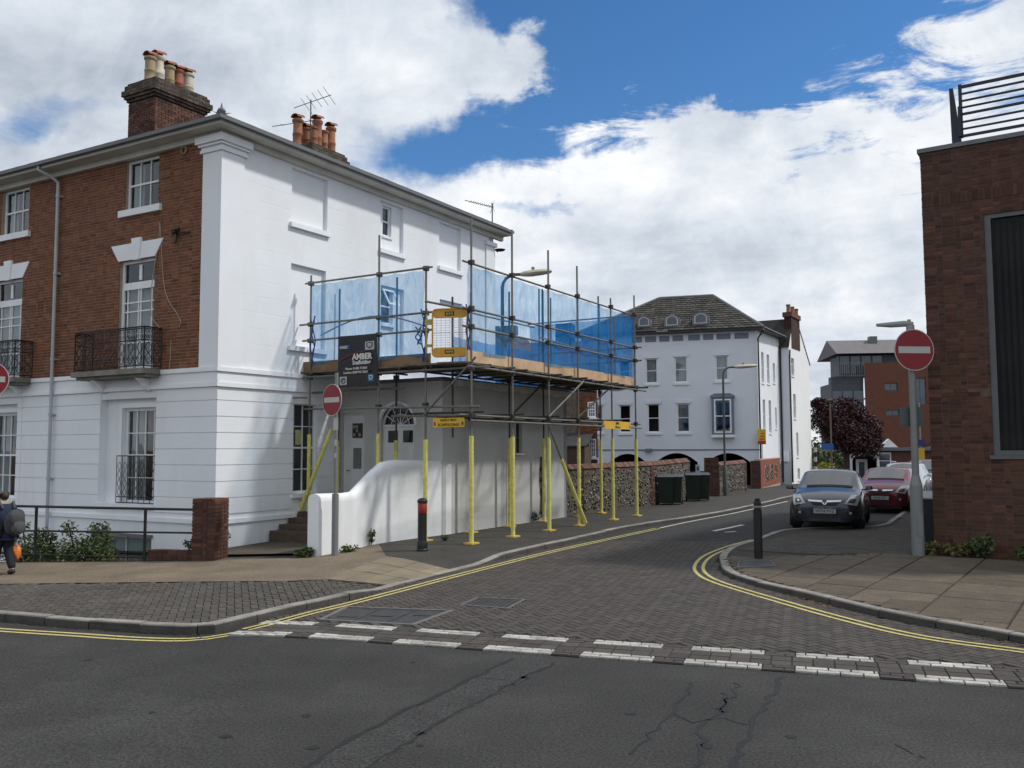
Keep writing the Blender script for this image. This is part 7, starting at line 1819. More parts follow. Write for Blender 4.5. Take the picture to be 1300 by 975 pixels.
# purple beech and the yellow shrub
def tree(name, label, base, h, lobes, leafm, n, size, trunk=.22, stuffy=None):
    t = thing(name, label, 'tree', base); tk = MB(); tp = base+Vector((0, 0, h*.38))
    tk.path([base-Vector((0, 0, .3)), base.lerp(tp, .5)+Vector((.1, 0, 0)), tp], [trunk, trunk*.8, trunk*.6], 8)
    for c, r in lobes: tk.path([tp-Vector((0, 0, .3)), tp.lerp(c, .5)+Vector((random.uniform(-.3, .3), 0, .2)), c], [trunk*.45, trunk*.28, trunk*.1], 5)
    tk.build('trunk', BARK, t); cr = MB(); tot = sum(r**2 for _, r in lobes)
    for c, r in lobes:
        leaves(cr, c, r, int(n*r*r/tot), size, (1.1, 1.1, .85))
        for _ in range(5):
            d = Vector((random.gauss(0, 1), random.gauss(0, 1), random.gauss(0, 1))).normalized(); leaves(cr, c+d*r*.9, r*.35, int(n*r*r/tot*.07), size)
    cr.build('crown', leafm, t); return t
tb_ = Vector((.372*62, 62, zg(23, 62))); zt1 = hit(1070, 500, tb_, Vector((1, 0, 0)))[1]
S_ = 62/FPX
tree('purple_tree', 'dark purple leaved tree in front of the far brick flats', tb_, zt1-tb_.z, [(Vector((tb_.x+(x-1070)*S_, 62+dy, CZ+(567-y)*S_)), r*S_) for x, y, r, dy in ((1052, 532, 25, 0), (1078, 522, 24, .8), (1098, 542, 22, .3), (1066, 552, 26, -.5), (1040, 512, 10, 0), (1090, 562, 22, -.6), (1110, 556, 12, .5))], LEAF_P, 17000, .105)
yb = Vector((.351*60, 60, zg(21, 60))); ys = thing('yellow_shrub', 'bright yellow leaved shrub at the foot of the purple tree', 'shrub', yb); m_ = MB(); leaves(m_, yb+Vector((0, 0, hit(1045, 592, yb, Vector((1, 0, 0)))[1]-yb.z)), .55, 260, .08, (1.2, 1, .6)); m_.build('foliage', LEAF_Y, ys); MB().tube(yb, yb+Vector((0, 0, .8)), .04, 5).build('stem', BARK, ys)
gb_ = Vector((.350*64, 64, zg(22, 64))); gs_ = thing('green_shrub', 'dull green shrub behind the yellow shrub at the street end', 'shrub', gb_); m_ = MB(); leaves(m_, gb_+Vector((0, 0, 1.1)), 1.3, 900, .12, (1.3, 1, .9)); m_.build('foliage', LEAF, gs_); MB().tube(gb_, gb_+Vector((0, 0, 1)), .05, 5).build('stem', BARK, gs_)
hg0 = Vector((.345*76, 76, zg(26, 76))); hg_ = thing('dark_tree', 'dark tree filling the gap behind the purple tree', 'tree', hg0); m_ = MB(); leaves(m_, hg0+Vector((.5, 0, 1.6)), 2.6, 1500, .2, (1.4, 1, .8)); m_.build('crown', LEAF, hg_); MB().tube(hg0, hg0+Vector((0, 0, 2)), .15, 6).build('trunk', BARK, hg_)
# banded marker post and blue direction sign
mp = G(1033.5, 606, 0); mp = Vector((.3395*55, 55, zg(18, 55))); mt = thing('marker_post', 'black and white banded post past the white gable house', 'post', mp); z1 = hit(1033, 562, mp, Vector((1, 0, 0)))[1]
for k in range(9): MB().tube(mp+Vector((0, 0, (z1-mp.z)*k/9)), mp+Vector((0, 0, (z1-mp.z)*(k+1)/9-.002)), .09, 8).build('band', SIGNW if k % 2 else BLACK, mt)
bp_ = Vector((.3575*56, 56, zg(19, 56))); bs = thing('direction_sign', 'blue direction sign on a brown pole before the purple tree', 'sign', bp_); z1 = hit(1053, 513, bp_, Vector((1, 0, 0)))[1]; MB().tube(bp_, (bp_.x, bp_.y, z1), .05, 6).build('pole', mat('brown_pole', (.13, .09, .06), .7, .2, 3), bs)
zs1, zs0 = hit(1047, 563, bp_, Vector((1, 0, 0)))[1], hit(1047, 571, bp_, Vector((1, 0, 0)))[1]; MB().box(frame(bp_, (1, 0, 0), (0, -1, 0)), -.65, .12, .05, .08, zs0, zs1).build('panel', mat('direction_blue', (.02, .09, .32), .5, .05, 3), bs)
yp = Vector((.4575*44, 44, 0)); yn = thing('street_notice', 'yellow notice on a slim pole right of the tall no entry post', 'notice', yp); z1 = hit(1167, 511, yp, Vector((1, 0, 0)))[1]; MB().tube(yp, (yp.x, yp.y, z1), .04, 6).build('pole', POST, yn)
zs1, zs0 = hit(1167, 569, yp, Vector((1, 0, 0)))[1], hit(1167, 586, yp, Vector((1, 0, 0)))[1]; MB().box(frame(yp, (1, 0, 0), (0, -1, 0)), -.14, .16, .05, .07, zs0, zs1).build('panel', mat('notice_gold', (.55, .33, .03), .5, .1, 3), yn); MB().box(frame(yp, (1, 0, 0), (0, -1, 0)), -.17, .19, .05, .07, zs1+.1, zs1+.42).build('panel', mat('notice_dark_blue', (.015, .03, .12), .5, .1, 3), yn)
# ================================================================ parked cars
def car_glass():
    m = mat('car_glass', (.025, .03, .035), .02, 0, 1, spec=.5); m.node_tree.nodes['Principled BSDF'].inputs['IOR'].default_value = 2.0; return m
CGL = car_glass(); CHROME = mat('chrome', (.62, .63, .65), .12, 0, 1, metal=1.0); TYRE = mat('tyre', (.015, .015, .015), .85, .2, 9); RIM = mat('alloy_rim', (.30, .31, .32), .35, .1, 5, metal=.7)
LAMPC = mat('lamp_housing', (.34, .36, .37), .12, .25, 14, spec=.9, coat=1.0); LAMPD = mat('lamp_dark', (.035, .037, .04), .15, .2, 10, spec=.8); GRILL = mat('grille_black', (.010, .010, .011), .5, .2, 9)
PLATEW = mat('plate_white', (.40, .41, .41), .5, .05, 3); PLATEK = mat('plate_ink', (.012, .012, .014), .5, 0, 1)
ST = [  # x, then (y, z) from the middle of the floor round to the middle of the top
    (2.00, [(0, .24), (.42, .24), (.52, .30), (.55, .45), (.53, .60), (.49, .665), (.40, .70), (.20, .72), (0, .725)]),
    (1.93, [(0, .21), (.58, .21), (.67, .29), (.70, .47), (.68, .64), (.62, .71), (.50, .755), (.25, .78), (0, .785)]),
    (1.74, [(0, .2), (.72, .2), (.80, .29), (.83, .50), (.80, .73), (.74, .81), (.58, .86), (.3, .885), (0, .89)]),
    (1.45, [(0, .2), (.78, .2), (.855, .29), (.87, .52), (.85, .80), (.79, .895), (.63, .945), (.32, .97), (0, .98)]),
    (1.02, [(0, .2), (.79, .2), (.86, .29), (.875, .55), (.865, .87), (.81, .96), (.72, 1.00), (.62, 1.03), (0, 1.07)]),
    (.92, [(0, .2), (.79, .2), (.86, .29), (.875, .55), (.87, .88), (.82, .97), (.73, 1.03), (.63, 1.065), (0, 1.11)]),
    (.18, [(0, .2), (.79, .2), (.86, .29), (.88, .55), (.875, .90), (.83, .98), (.655, 1.385), (.56, 1.425), (0, 1.465)]),
    (.06, [(0, .2), (.79, .2), (.86, .29), (.88, .55), (.875, .90), (.83, .985), (.645, 1.41), (.54, 1.45), (0, 1.485)]),
    (-.62, [(0, .2), (.79, .2), (.86, .29), (.88, .55), (.875, .92), (.83, 1.0), (.635, 1.425), (.53, 1.465), (0, 1.50)]),
    (-.70, [(0, .2), (.79, .2), (.86, .29), (.88, .55), (.875, .92), (.83, 1.0), (.635, 1.42), (.53, 1.46), (0, 1.495)]),
    (-1.35, [(0, .2), (.78, .2), (.855, .29), (.87, .55), (.86, .94), (.80, 1.03), (.60, 1.37), (.50, 1.41), (0, 1.44)]),
    (-1.62, [(0, .22), (.75, .22), (.82, .31), (.84, .55), (.82, .95), (.76, 1.03), (.56, 1.29), (.46, 1.33), (0, 1.36)]),
    (-1.90, [(0, .25), (.70, .25), (.77, .33), (.79, .56), (.77, .88), (.71, .95), (.60, 1.00), (.40, 1.02), (0, 1.04)]),
    (-2.00, [(0, .28), (.62, .28), (.69, .36), (.71, .56), (.69, .80), (.63, .86), (.5, .90), (.3, .91), (0, .92)])]
def car(name, label, loc, fwd, paint, plate, roof=1.0, length=1.0, emblem=True, scale=1.0, bars=False):
    t = thing(name, label, 'car', Vector((0, 0, 0)), 'cars parked along the right kerb')
    bm = bmesh.new(); cr = bm.edges.layers.float.new('crease_edge'); rings = []; K = 16
    for x, ps in ST:
        ps = [(y, z if z < 1.0 else 1.0+(z-1.0)*roof) for y, z in ps]
        ring = [(y, z) for y, z in ps]+[(-y, z) for y, z in reversed(ps[1:-1])]
        rings.append([bm.verts.new((x*length, y, z)) for y, z in ring])
    fmi = {}
    for i in range(len(rings)-1):
        for j in range(K):
            f = bm.faces.new((rings[i][j], rings[i][(j+1) % K], rings[i+1][(j+1) % K], rings[i+1][j])); band = j if j < 8 else 15-j
            mi = 0
            if band == 0: mi = 4
            if i == 5 and band == 7: mi = 1
            if i in (7, 9) and band == 5: mi = 2
            if i == 6 and band == 5: mi = 2
            if i == 5 and band == 5: mi = 0
            if i == 11 and band in (7, 6): mi = 3
            f.material_index = mi
    bm.faces.new(rings[0][::-1]); bm.faces.new(rings[-1])
    for e in bm.edges:
        ms = {f.material_index for f in e.link_faces}
        if len(ms) > 1: e[cr] = .55
    bmesh.ops.recalc_face_normals(bm, faces=bm.faces[:])
    me = bpy.data.meshes.new('cage'); bm.to_mesh(me); bm.free(); tmp = bpy.data.objects.new('cage', me); COL.objects.link(tmp)
    md_ = tmp.modifiers.new('s', 'SUBSURF'); md_.levels = 2; md_.render_levels = 2
    bpy.context.view_layer.update(); dg = bpy.context.evaluated_depsgraph_get(); ev = bpy.data.meshes.new_from_object(tmp.evaluated_get(dg)); bpy.data.objects.remove(tmp)
    V = [v.co.copy() for v in ev.vertices]; bvh = BVHTree.FromPolygons(V, [tuple(p.vertices) for p in ev.polygons])
    def part(nm, mi, m, parent=t):
        idx = {}; mb = MB()
        for p in ev.polygons:
            if p.material_index in mi:
                f = []
                for v in p.vertices:
                    if v not in idx: idx[v] = len(mb.v); mb.v.append(V[v])
                    f.append(idx[v])
                mb.f.append(tuple(f))
        return mb.build(nm, m, parent, smooth=True)
    body = part('body', (0,), paint); part('underside', (4,), GRILL); part('windscreen', (1,), CGL); part('rear_window', (3,), CGL)
    for s in (1, -1):
        idx = {}; mb = MB()
        for p in ev.polygons:
            if p.material_index == 2 and p.center.y*s > 0:
                f = []
                for v in p.vertices:
                    if v not in idx: idx[v] = len(mb.v); mb.v.append(V[v])
                    f.append(idx[v])
                mb.f.append(tuple(f))
        mb.build('side_window', CGL, t, smooth=True)
    def patch(nm, poly4, m, off=.008, parent=t, n=8, k=6, d=(-1, 0, 0), o=(4, None, None)):
        mb = MB(); G_ = []
        for i in range(n+1):
            for j in range(k+1):
                u, v = i/n, j/k; a, b, c, e_ = poly4
                y = (a[0]*(1-u)+b[0]*u)*(1-v)+(e_[0]*(1-u)+c[0]*u)*v; z = (a[1]*(1-u)+b[1]*u)*(1-v)+(e_[1]*(1-u)+c[1]*u)*v
                h = bvh.ray_cast(Vector((4, y, z)), Vector((-1, 0, 0)))
                p = h[0] if h[0] is not None else Vector((1.2, y, z)); nn = h[1] if h[1] is not None else Vector((1, 0, 0))
                if nn.x < 0: nn = -nn
                mb.v.append(p+nn*off)
        for i in range(n):
            for j in range(k): a = i*(k+1)+j; mb.f.append((a, a+k+1, a+k+2, a+1))
        return mb.build(nm, m, parent, smooth=True)
    gr = patch('grille', [(-.26, .63), (.26, .63), (.37, .735), (-.37, .735)], GRILL)
    patch('chrome_bar', [(-.37, .725), (-.07, .715), (-.07, .755), (-.40, .765)], CHROME, .016, gr, 6, 2); patch('chrome_bar', [(.07, .715), (.37, .725), (.40, .765), (.07, .755)], CHROME, .016, gr, 6, 2)
    if emblem:
        patch('emblem', [(-.015, .655), (.0, .655), (-.06, .755), (-.11, .755)], CHROME, .018, gr, 2, 3); patch('emblem', [(.0, .655), (.015, .655), (.11, .755), (.06, .755)], CHROME, .018, gr, 2, 3)
        h = bvh.ray_cast(Vector((4, 0, .735)), Vector((-1, 0, 0)))[0]; disc(MB(), h+Vector((.015, 0, 0)), (1, 0, 0), .052, .012, 16).build('badge', mat('badge_grey', (.30, .31, .33), .2, .3, 60, metal=.8), gr)
        h2 = MB().path([h+Vector((.03, .035*math.cos(q*.5), .035*math.sin(q*.5))) for q in range(8)], .006, 4).build('badge', PLATEK, gr)
    patch('lower_intake', [(-.27, .33), (.27, .33), (.36, .55), (-.36, .55)], GRILL, .007)
    sp = MB()
    for s in (1, -1):
        hl = patch('headlight', [(s*.45, .685), (s*.73, .63), (s*.83, .885), (s*.60, .875)], LAMPC, .010, t, 8, 6)
        patch('lens_ring', [(s*.53, .705), (s*.68, .69), (s*.72, .79), (s*.59, .79)], LAMPD, .015, hl, 5, 4); patch('bulb', [(s*.595, .725), (s*.645, .72), (s*.655, .765), (s*.605, .765)], CHROME, .019, hl, 3, 3)
        fg = patch('fog_recess', [(s*.46, .41), (s*.68, .41), (s*.70, .52), (s*.48, .50)], GRILL, .006, t, 6, 4); patch('fog_lamp', [(s*.56, .43), (s*.62, .43), (s*.62, .49), (s*.56, .49)], LAMPC, .012, fg, 3, 3)
        mr = MB(); c = Vector((.72, s*.975, 1.03)); mr.hull8([c+Vector((dx, s*dy, dz)) for dx, dy, dz in ((-.05, -.10, -.06), (.06, -.08, -.06), (.05, .09, -.05), (-.05, .10, -.05), (-.05, -.09, .05), (.05, -.07, .06), (.04, .07, .055), (-.05, .09, .06))])
        mo_ = mr.build('mirror', paint, t); bv = mo_.modifiers.new('b', 'BEVEL'); bv.width = .035; bv.segments = 3; MB().box(WF, .66, .74, min(s*.80, s*.90), max(s*.80, s*.90), .97, 1.0).build('mirror_arm', BLACK, mo_)
    h = bvh.ray_cast(Vector((4, 0, .49)), Vector((-1, 0, 0)))[0]; px_ = h.x+.012
    pl = MB().box(WF, px_, px_+.012, -.26, .26, .445, .555).build('number_plate', PLATEW, t); text_mesh(plate, .098, PLATEK, 'lettering', t, (px_+.016, 0, .50), (0, 1, 0), (0, 0, 1), bold=.001).parent = pl
    # wipers and the dark scuttle at the foot of the windscreen
    for s in (-1, 1):
        pts = []
        for q in range(7):
            y = -.52+.62*q/6+(.50 if s > 0 else 0); h = bvh.ray_cast(Vector((.97-.05*q/6*0-.02, y, 3)), Vector((0, 0, -1)))[0]; pts.append((h if h is not None else Vector((.95, y, 1.05)))+Vector((.0, 0, .018)))
        MB().path(pts, .014, 5).build('wiper', GRILL, t)
    # door shut lines
    for s in (1, -1):
        for xx in (.78, -.38):
            pts = []
            for q in range(9):
                z = .32+.62*q/8; h = bvh.ray_cast(Vector((xx*length, s*3, z)), Vector((0, -s, 0)))[0]
                if h is not None: pts.append(h+Vector((0, s*.001, 0)))
            MB().path(pts, .005, 4).build('shut_line', GRILL, t)
        hh = bvh.ray_cast(Vector((-.22*length, s*3, .84)), Vector((0, -s, 0)))[0]; MB().box(WF, hh.x-.09, hh.x+.09, min(hh.y-s*.01, hh.y+s*.03), max(hh.y-s*.01, hh.y+s*.03), .825, .86).build('handle', paint, t)
    if bars:
        for s in (1, -1): MB().path([(.0, s*.52, 1.46*1.0+(roof-1)*.46), (-.1, s*.52, 1.51+(roof-1)*.46), (-1.2, s*.50, 1.49+(roof-1)*.46), (-1.3, s*.49, 1.43+(roof-1)*.46)], .018, 6).build('roof_bar', mat('roof_bar', (.35, .36, .37), .3, .1, 4, metal=.6), t)
    for x in (1.24*length, -1.27*length):
        for s in (1, -1):
            rot = lambda y, q: Vector((x+q[0], y, .302+q[1])); mb = MB(); n = 20; prof = [(.19, .62), (.29, .66), (.302, .70), (.302, .82), (.288, .855), (.20, .86)]
            for r, y in prof:
                for k in range(n): mb.v.append(Vector((x+r*math.cos(2*PI*k/n), s*y, .302+r*math.sin(2*PI*k/n))))
            for i in range(len(prof)-1):
                for k in range(n): mb.f.append((i*n+k, i*n+(k+1) % n, (i+1)*n+(k+1) % n, (i+1)*n+k))
            wh = mb.build('wheel', TYRE, t, smooth=True)
            rm = MB(); rm.quad([(x+.20*math.cos(2*PI*k/n), s*.835, .302+.20*math.sin(2*PI*k/n)) for k in range(n)])
            for k in range(5):
                a = 2*PI*k/5; rm.hull8([Vector((x, s*.838, .302))+Vector((math.cos(a+da)*r, s*dy, math.sin(a+da)*r)) for dy in (0, .02) for r, da in ((.03, -.6), (.03, .6), (.19, .13), (.19, -.13))])
            rm.build('rim', RIM, wh)
            ar = MB(); R1_ = .355
            for k in range(n):
                a, b = 2*PI*k/n, 2*PI*(k+1)/n
                if .302+R1_*math.sin(a) > .19 or .302+R1_*math.sin(b) > .19:
                    ar.quad([(x+R1_*math.cos(a), s*.60, .302+R1_*math.sin(a)), (x+R1_*math.cos(b), s*.60, .302+R1_*math.sin(b)), (x+R1_*math.cos(b), s*.884, .302+R1_*math.sin(b)), (x+R1_*math.cos(a), s*.884, .302+R1_*math.sin(a))])
                    ar.quad([(x+R1_*math.cos(a), s*.884, .302+R1_*math.sin(a)), (x+R1_*math.cos(b), s*.884, .302+R1_*math.sin(b)), (x+.30*math.cos(b), s*.87, .302+.30*math.sin(b)), (x+.30*math.cos(a), s*.87, .302+.30*math.sin(a))])
            ar.build('wheel_arch', GRILL, t)
    t.location = loc; t.rotation_euler = (0, 0, math.atan2(fwd.y, fwd.x)); t.scale = (scale,)*3; ORG[t] = Vector(loc); return t
PG = mat('grey_blue_paint', (.045, .050, .064), .22, .03, 2, metal=.55, spec=.4, coat=.6); PR = mat('dark_red_paint', (.13, .008, .018), .24, .03, 2, metal=.15, spec=.35, coat=.45)
PS = mat('silver_paint', (.40, .42, .45), .28, .03, 2, metal=.5, coat=1.0); PK = mat('black_paint', (.02, .021, .024), .25, .03, 2, metal=.1, coat=1.0)
fr1 = Vector((7.92, 22.75, 0)); cs = 1.03
def at_front(px, y, dist): X = (px-650)/FPX*dist; return Vector((X, dist, 0))
fw1 = -(A*.985-N*.10).normalized(); fw1 = (-A+N*.12).normalized()
car('parked_car', 'grey blue hatchback with chrome V grille facing us at the front of the parked row', fr1-fw1*2.0*cs+Vector((0, 0, .016)), fw1, PG, 'WF58 PVZ', scale=cs)
fr2 = at_front(1114, 0, 28.9); car('parked_car', 'dark red hatchback parked right behind the grey blue car', fr2+A*1.95+Vector((0, 0, .016)), -A, PR, 'RE04 HFT', roof=.92, scale=1.0, emblem=False)
fr3 = at_front(1137, 0, 34.6); car('parked_car', 'silver estate car with roof bars behind the dark red car', fr3+A*2.0+Vector((0, 0, .016)), -A, PS, 'HV56 KLO', roof=1.05, emblem=False, bars=True)
fr4 = at_front(1160, 0, 38.0); car('parked_car', 'black car last in the parked row by the brown brick building', fr4+A*2.0+N*.2+Vector((0, 0, .016)), -A, PK, 'GX07 BDU', roof=1.1, emblem=False, scale=1.03)

# ================================================================ the passer-by
def skin(name, verts, edges, radii, m, parent=None, base=None, sub=2, **kw):
    me = bpy.data.meshes.new(name); me.from_pydata([tuple(v) for v in verts], edges, []); o = bpy.data.objects.new(name, me); COL.objects.link(o)
    sk = o.modifiers.new('s', 'SKIN'); sk.use_smooth_shade = True; ss = o.modifiers.new('u', 'SUBSURF'); ss.levels = sub
    for i, r in enumerate(radii): 
        d = me.skin_vertices[0].data[i]; d.radius = r if isinstance(r, tuple) else (r, r); d.use_root = (i == 0)
    bpy.context.view_layer.update(); ev = bpy.data.meshes.new_from_object(o.evaluated_get(bpy.context.evaluated_depsgraph_get())); bpy.data.objects.remove(o)
    L = Vector(ORG[parent]) if parent else Vector(base); ev.transform(Matrix.Translation(-L)); ev.materials.clear(); ev.materials.append(m)
    ev.polygons.foreach_set('use_smooth', [True]*len(ev.polygons)); ev.name = name
    q = bpy.data.objects.new(name, ev); COL.objects.link(q); ORG[q] = L
    if parent: q.parent = parent
    else: q.location = L
    return tag(q, **kw)
pb = G(5, 729, PZ); f_ = Vector((-.80, .60, 0)); r_ = Vector((f_.y, -f_.x, 0)); hgt_p = 1.60
def W(fx, rx, z): return pb+f_*fx+r_*rx+Vector((0, 0, z*hgt_p))
SKIN = mat('skin', (.42, .25, .18), .6, .05, 3); NAVY = mat('navy_coat', (.016, .022, .055), .85, .2, 5, .4, 60); TROU = mat('dark_trousers', (.012, .013, .018), .85, .2, 5); HAIR = mat('dark_hair', (.035, .02, .013), .6, .25, 20); BAGG = mat('grey_rucksack', (.06, .065, .07), .8, .2, 6, .4, 40); ORNG = mat('orange_bag', (.62, .17, .025), .45, .15, 12)
J = dict(pel=(0, 0, .52), ch=(.05, 0, .70), nk=(.10, 0, .815), hd=(.13, 0, .885), tp=(.12, 0, .955), rh=(0, .07, .50), rk=(.05, .075, .28), ra=(-.17, .075, .06), rt=(-.05, .08, .02), lh=(0, -.07, .50), lk=(.16, -.075, .29), la=(.22, -.075, .05), lt=(.36, -.08, .02),
         rs=(.07, .155, .775), re=(-.02, .20, .60), rw=(.03, .22, .455), ls=(.07, -.155, .775), le=(.12, -.2, .60), lw=(.26, -.16, .50), nose=(.225, 0, .89), chin=(.19, 0, .85))
def body():
    names = ['pel', 'ch', 'nk', 'hd', 'tp', 'rh', 'rk', 'ra', 'rt', 'lh', 'lk', 'la', 'lt', 'rs', 're', 'rw', 'ls', 'le', 'lw', 'nose', 'chin']
    ix = {n: i for i, n in enumerate(names)}; v = [W(*J[n]) for n in names]; rad = dict(pel=.125, ch=.13, nk=.052, hd=.082, tp=.062, rh=.085, rk=.055, ra=.038, rt=.032, lh=.085, lk=.055, la=.038, lt=.032, rs=.055, re=.042, rw=.03, ls=.055, le=.042, lw=.03, nose=.014, chin=.035)
    e = [('pel', 'ch'), ('ch', 'nk'), ('nk', 'hd'), ('hd', 'tp'), ('hd', 'nose'), ('hd', 'chin'), ('pel', 'rh'), ('rh', 'rk'), ('rk', 'ra'), ('ra', 'rt'), ('pel', 'lh'), ('lh', 'lk'), ('lk', 'la'), ('la', 'lt'), ('ch', 'rs'), ('rs', 're'), ('re', 'rw'), ('ch', 'ls'), ('ls', 'le'), ('le', 'lw')]
    ed = [(ix[a], ix[b]) for a, b in e]; rr = [rad[n] for n in names]
    for wn, dn, sd in (('rw', Vector((0, 0, -1)), 1), ('lw', (f_*.6+Vector((0, 0, -.8))).normalized(), -1)):
        w0 = W(*J[wn]); v.append(w0+dn*.07); rr.append(.028); pi = len(v)-1; ed.append((ix[wn], pi))
        for k, (o_, l) in enumerate(((-.027, .05), (-.009, .06), (.009, .056), (.026, .043))):
            b0_ = v[pi]+f_*o_+dn*.02; v.append(b0_); rr.append(.009); v.append(b0_+dn*l*.6-r_*sd*.012); rr.append(.008); v.append(b0_+dn*l-r_*sd*.035); rr.append(.007); n = len(v); ed += [(pi, n-3), (n-3, n-2), (n-2, n-1)]
        v.append(v[pi]+f_*.035-dn*.02); rr.append(.010); v.append(v[pi]+f_*.05+dn*.03-r_*sd*.015); rr.append(.008); n = len(v); ed += [(pi, n-2), (n-2, n-1)]
    return v, ed, rr
v, ed, rr = body(); per_ = skin('person', v, ed, rr, SKIN, base=pb, label='person in a navy coat walking away along the pavement at the left edge', cat='person')
c = lambda *ns: [W(*J[n]) for n in ns]
skin('coat', c('pel', 'ch', 'rs', 're', 'rw', 'ls', 'le', 'lw')+[W(0, 0, .44), W(.09, 0, .79)], [(0, 1), (1, 2), (2, 3), (3, 4), (1, 5), (5, 6), (6, 7), (0, 8), (1, 9)], [(.20, .18), (.20, .19), .105, .085, .06, .105, .085, .06, (.20, .185), .10], NAVY, per_)
skin('trousers', [W(0, 0, .49)]+c('rh', 'rk', 'ra', 'lh', 'lk', 'la'), [(0, 1), (1, 2), (2, 3), (0, 4), (4, 5), (5, 6)], [.15, .12, .09, .07, .12, .09, .07], TROU, per_)
for a, b in (('ra', 'rt'), ('la', 'lt')): skin('shoe', [W(*J[a])-f_*.05-Vector((0, 0, .03)), W(*J[a])-Vector((0, 0, .04)), W(*J[b])+Vector((0, 0, .01)), W(*J[b])+f_*.06], [(0, 1), (1, 2), (2, 3)], [.045, .05, .048, .035], BLACK, per_)
skin('hair', [W(.10, 0, .925), W(.06, 0, .90), W(.04, 0, .855), W(.13, 0, .96), W(.10, .05, .90), W(.10, -.05, .90), W(.0, 0, .92)], [(0, 1), (1, 2), (0, 3), (0, 4), (0, 5), (1, 6)], [.098, .09, .06, .065, .06, .06, .055], HAIR, per_)
skin('collar', [W(.08, 0, .805), W(.10, .05, .81), W(.10, -.05, .81)], [(0, 1), (0, 2)], [.075, .06, .06], mat('pale_collar', (.40, .38, .34), .8, .1, 5), per_)
for s in (1, -1): MB().lathe(W(.195, s*.03, .895), [(.003, -.01), (.011, 0), (.003, .01)], 6).build('eye', PLATEK, per_)
bgp = W(-.17, .04, .50); bg = thing('rucksack', 'grey rucksack hanging on the back of the person in navy', 'rucksack', bgp)
def blob(name, c, ax, m, parent, lump=.06, n=18, k=12):
    mb = MB(); ph = random.random()*6
    for i in range(k+1):
        th = PI*i/k
        for j in range(n):
            a = 2*PI*j/n; d = Vector((math.sin(th)*math.cos(a), math.sin(th)*math.sin(a), math.cos(th))); e_ = 1+lump*math.sin(3*a+ph)*math.sin(2*th)+lump*math.sin(5*a+4*th+ph)
            mb.v.append(Vector(c)+ax[0]*d.x*e_+ax[1]*d.y*e_+ax[2]*d.z*e_)
    for i in range(k):
        for j in range(n): mb.f.append((i*n+j, i*n+(j+1) % n, (i+1)*n+(j+1) % n, (i+1)*n+j))
    return mb.build(name, m, parent, smooth=True)
UP = Vector((0, 0, 1))
blob('pack', W(-.24, .05, .60), (f_*.13, r_*.18, UP*.25-f_*.06), BAGG, bg); blob('pocket', W(-.36, .07, .545), (f_*.06, r_*.13, UP*.12), BAGG, bg)
for s in (1, -1): MB().path([W(-.10, s*.10, .76), W(.0, s*.12, .835), W(.14, s*.12, .76), (W(.16, s*.13, .64)), W(.0, s*.16, .55), W(-.14, s*.10, .52)], .022, 6).build('strap', BAGG, bg)
ob = J['rw']; ow = W(ob[0], ob[1], ob[2]-.07); og = thing('carrier_bag', 'orange plastic bag swinging from the hand of the person in navy', 'bag', ow-Vector((0, 0, .38)))
blob('sack', ow-Vector((0, 0, .25)), (f_*.10, r_*.085, UP*.14), ORNG, og, .07)
for s in (1, -1): MB().path([ow-Vector((0, 0, .12))+f_*.03*s, ow-Vector((0, 0, .04))+f_*.025*s, ow+Vector((0, 0, .01))], .012, 5).build('handle', mat('bag_handle', (.45, .42, .38), .6, .1, 5), og)

# ================================================================ weeds and shrubs
def plant(name, label, cat, base, r, h, n, size, m=LEAF, stems=5, squash=.8):
    t = thing(name, label, cat, base); mb = MB(); sm = MB()
    for k in range(stems):
        a = random.uniform(0, 6.28); tip = base+Vector((math.cos(a)*r*.6, math.sin(a)*r*.6, h*random.uniform(.6, 1))); sm.path([base, base.lerp(tip, .5)+Vector((0, 0, h*.12)), tip], .006+h*.004, 4)
        leaves(mb, base.lerp(tip, .75), r*.5, n//stems, size, (1, 1, squash)); leaves(mb, base.lerp(tip, .96), r*.26, n//(4*stems), size); leaves(mb, base.lerp(tip, .35), r*.45, n//(2*stems), size, (1, 1, .6))
    sm.build('stem', BARK if h > .5 else LEAF, t); mb.build('foliage', m, t); return t
def gp(px, py, h=PZ): return G(px, py, h)
plant('weed', 'grassy green weed tuft at the left end of the white garden wall', 'weed', gp(386, 707), .22, .16, 220, .05)
plant('weed', 'thin tall weed against the middle of the white garden wall', 'weed', gp(471, 692)+Vector((.02, -.06, 0)), .12, .38, 70, .04)
plant('weed', 'small weed strip at the foot of the white garden wall by the slim sign post', 'weed', gp(443, 700)+Vector((.02, -.06, 0)), .22, .10, 120, .035)
plant('weed', 'straggling weed by the corner of the white house next to the brick pillar', 'weed', gp(282, 699), .22, .42, 80, .04, stems=7)
plant('weed', 'creeping plant against the white extension wall beneath the black cable duct', 'weed', gp(676, 661)+Vector((-.05, -.12, 0)), .42, .28, 330, .055, mat('leaf_grey', (.06, .075, .05), .7, .3, 5, tone=.5), 8)
plant('weed', 'low weeds at the base of the grey sign post and brown brick wall', 'weed', FR(-.1, .22, 0)+Vector((0, 0, PZ)), .28, .22, 200, .045, mat('leaf_dry', (.12, .11, .04), .8, .35, 5, tone=.5))
plant('weed', 'tallest weed clump against the brown brick wall', 'weed', FR(.85, .20, 0)+Vector((0, 0, PZ)), .32, .38, 330, .045)
plant('weed', 'dry yellowish weed patch along the foot of the brown brick wall', 'weed', FR(.38, .26, 0)+Vector((0, 0, PZ)), .30, .24, 260, .05, MATS['leaf_dry'])
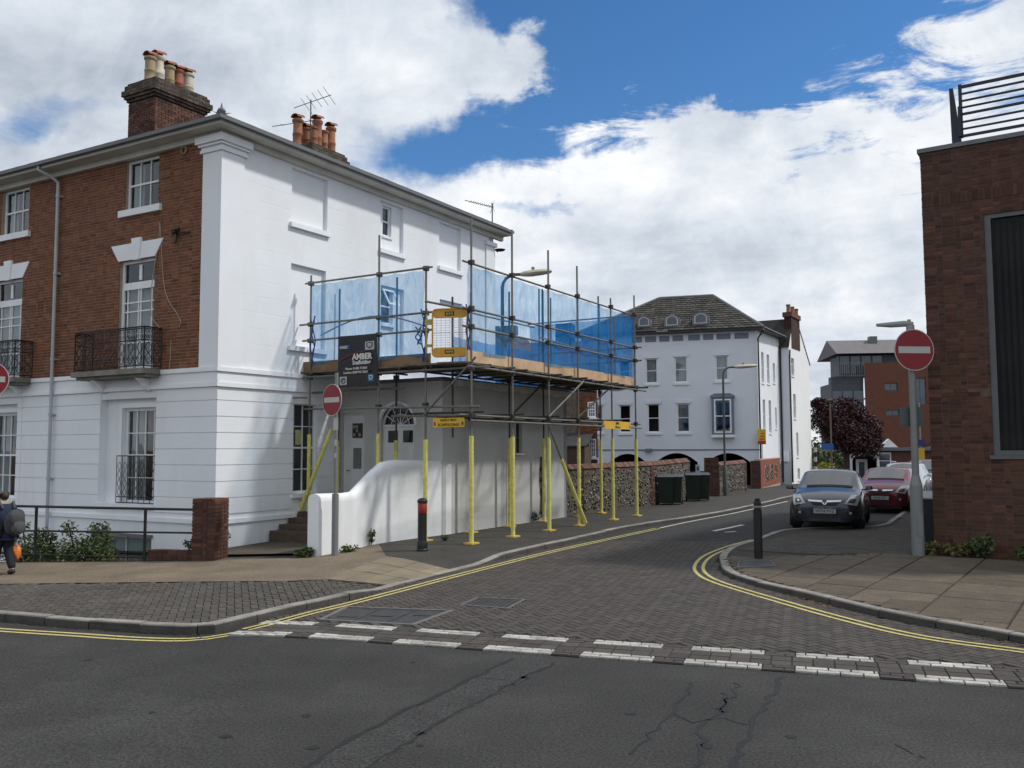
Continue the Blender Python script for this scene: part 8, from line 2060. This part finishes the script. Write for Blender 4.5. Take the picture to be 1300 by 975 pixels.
plant('weed', 'weeds at the right end of the brown brick wall', 'weed', FR(1.6, .18, 0)+Vector((0, 0, PZ)), .3, .2, 180, .045)
plant('weed', 'small tuft at the foot of the scaffold leg behind the red banded bollard', 'weed', gp(552, 687)+Vector((.2, .1, 0)), .12, .12, 60, .03)
sb = rail_l+Vector((.75, .75, -1.2)); plant('shrub', 'rounded dark green shrub growing up behind the black railing', 'shrub', Vector((sb.x, sb.y, -1.75)), .78, 2.42, 6500, .042, LEAF, 12, 1.0)
sb2 = rail_l+Vector((-.55, .9, -1.2)); plant('shrub', 'olive green shrub behind the railing beside the person', 'shrub', Vector((sb2.x, sb2.y, -1.75)), .7, 2.5, 3200, .042, LEAF, 8, 1.0)
plant('weed', 'little weed on the low brick wall beside the gate pillar', 'weed', lw-M*.9+Vector((0, .12, zlow-lw.z)), .18, .22, 60, .035)

# moss and leaf litter gathered in the gutters
LIT = mat('leaf_litter', (.16, .085, .03), .9, .35, 8, tone=.6); MOSS = mat('gutter_moss', (.07, .065, .025), .95, .3, 8, tone=.5)
def litter(px0, px1, n, m, h, spread=.16):
    a, b = G(*px0), G(*px1); mb = MB()
    for _ in range(n):
        p = a.lerp(b, random.random())+Vector((random.gauss(0, spread*.5), random.gauss(0, spread*.5), 0)); s = random.uniform(.008, .028); an_ = random.random()*6; z = zg(p.x, p.y)+h
        u, v = Vector((math.cos(an_), math.sin(an_), random.uniform(-.2, .2)))*s, Vector((-math.sin(an_), math.cos(an_), random.uniform(-.2, .4)))*s*.6; p.z = z+.006
        mb.quad([p-u, p-v, p+u, p+v], random.random())
    mb.build('leaf_litter', m, kind='stuff')
litter((272, 801), (352, 782), 260, LIT, .004, .12); litter((1005, 757), (1060, 772), 240, LIT, .022, .12); litter((1060, 772), (1290, 820), 260, MOSS, .022, .1); litter((20, 793), (260, 808), 200, MOSS, .003, .1)
litter((1200, 707), (1298, 708), 260, LIT, PZ+.004, .18); litter((400, 709), (480, 692), 160, MOSS, PZ, .1); litter((480, 690), (720, 655), 240, MOSS, PZ, .12); litter((60, 718), (240, 715), 160, LIT, PZ, .15)
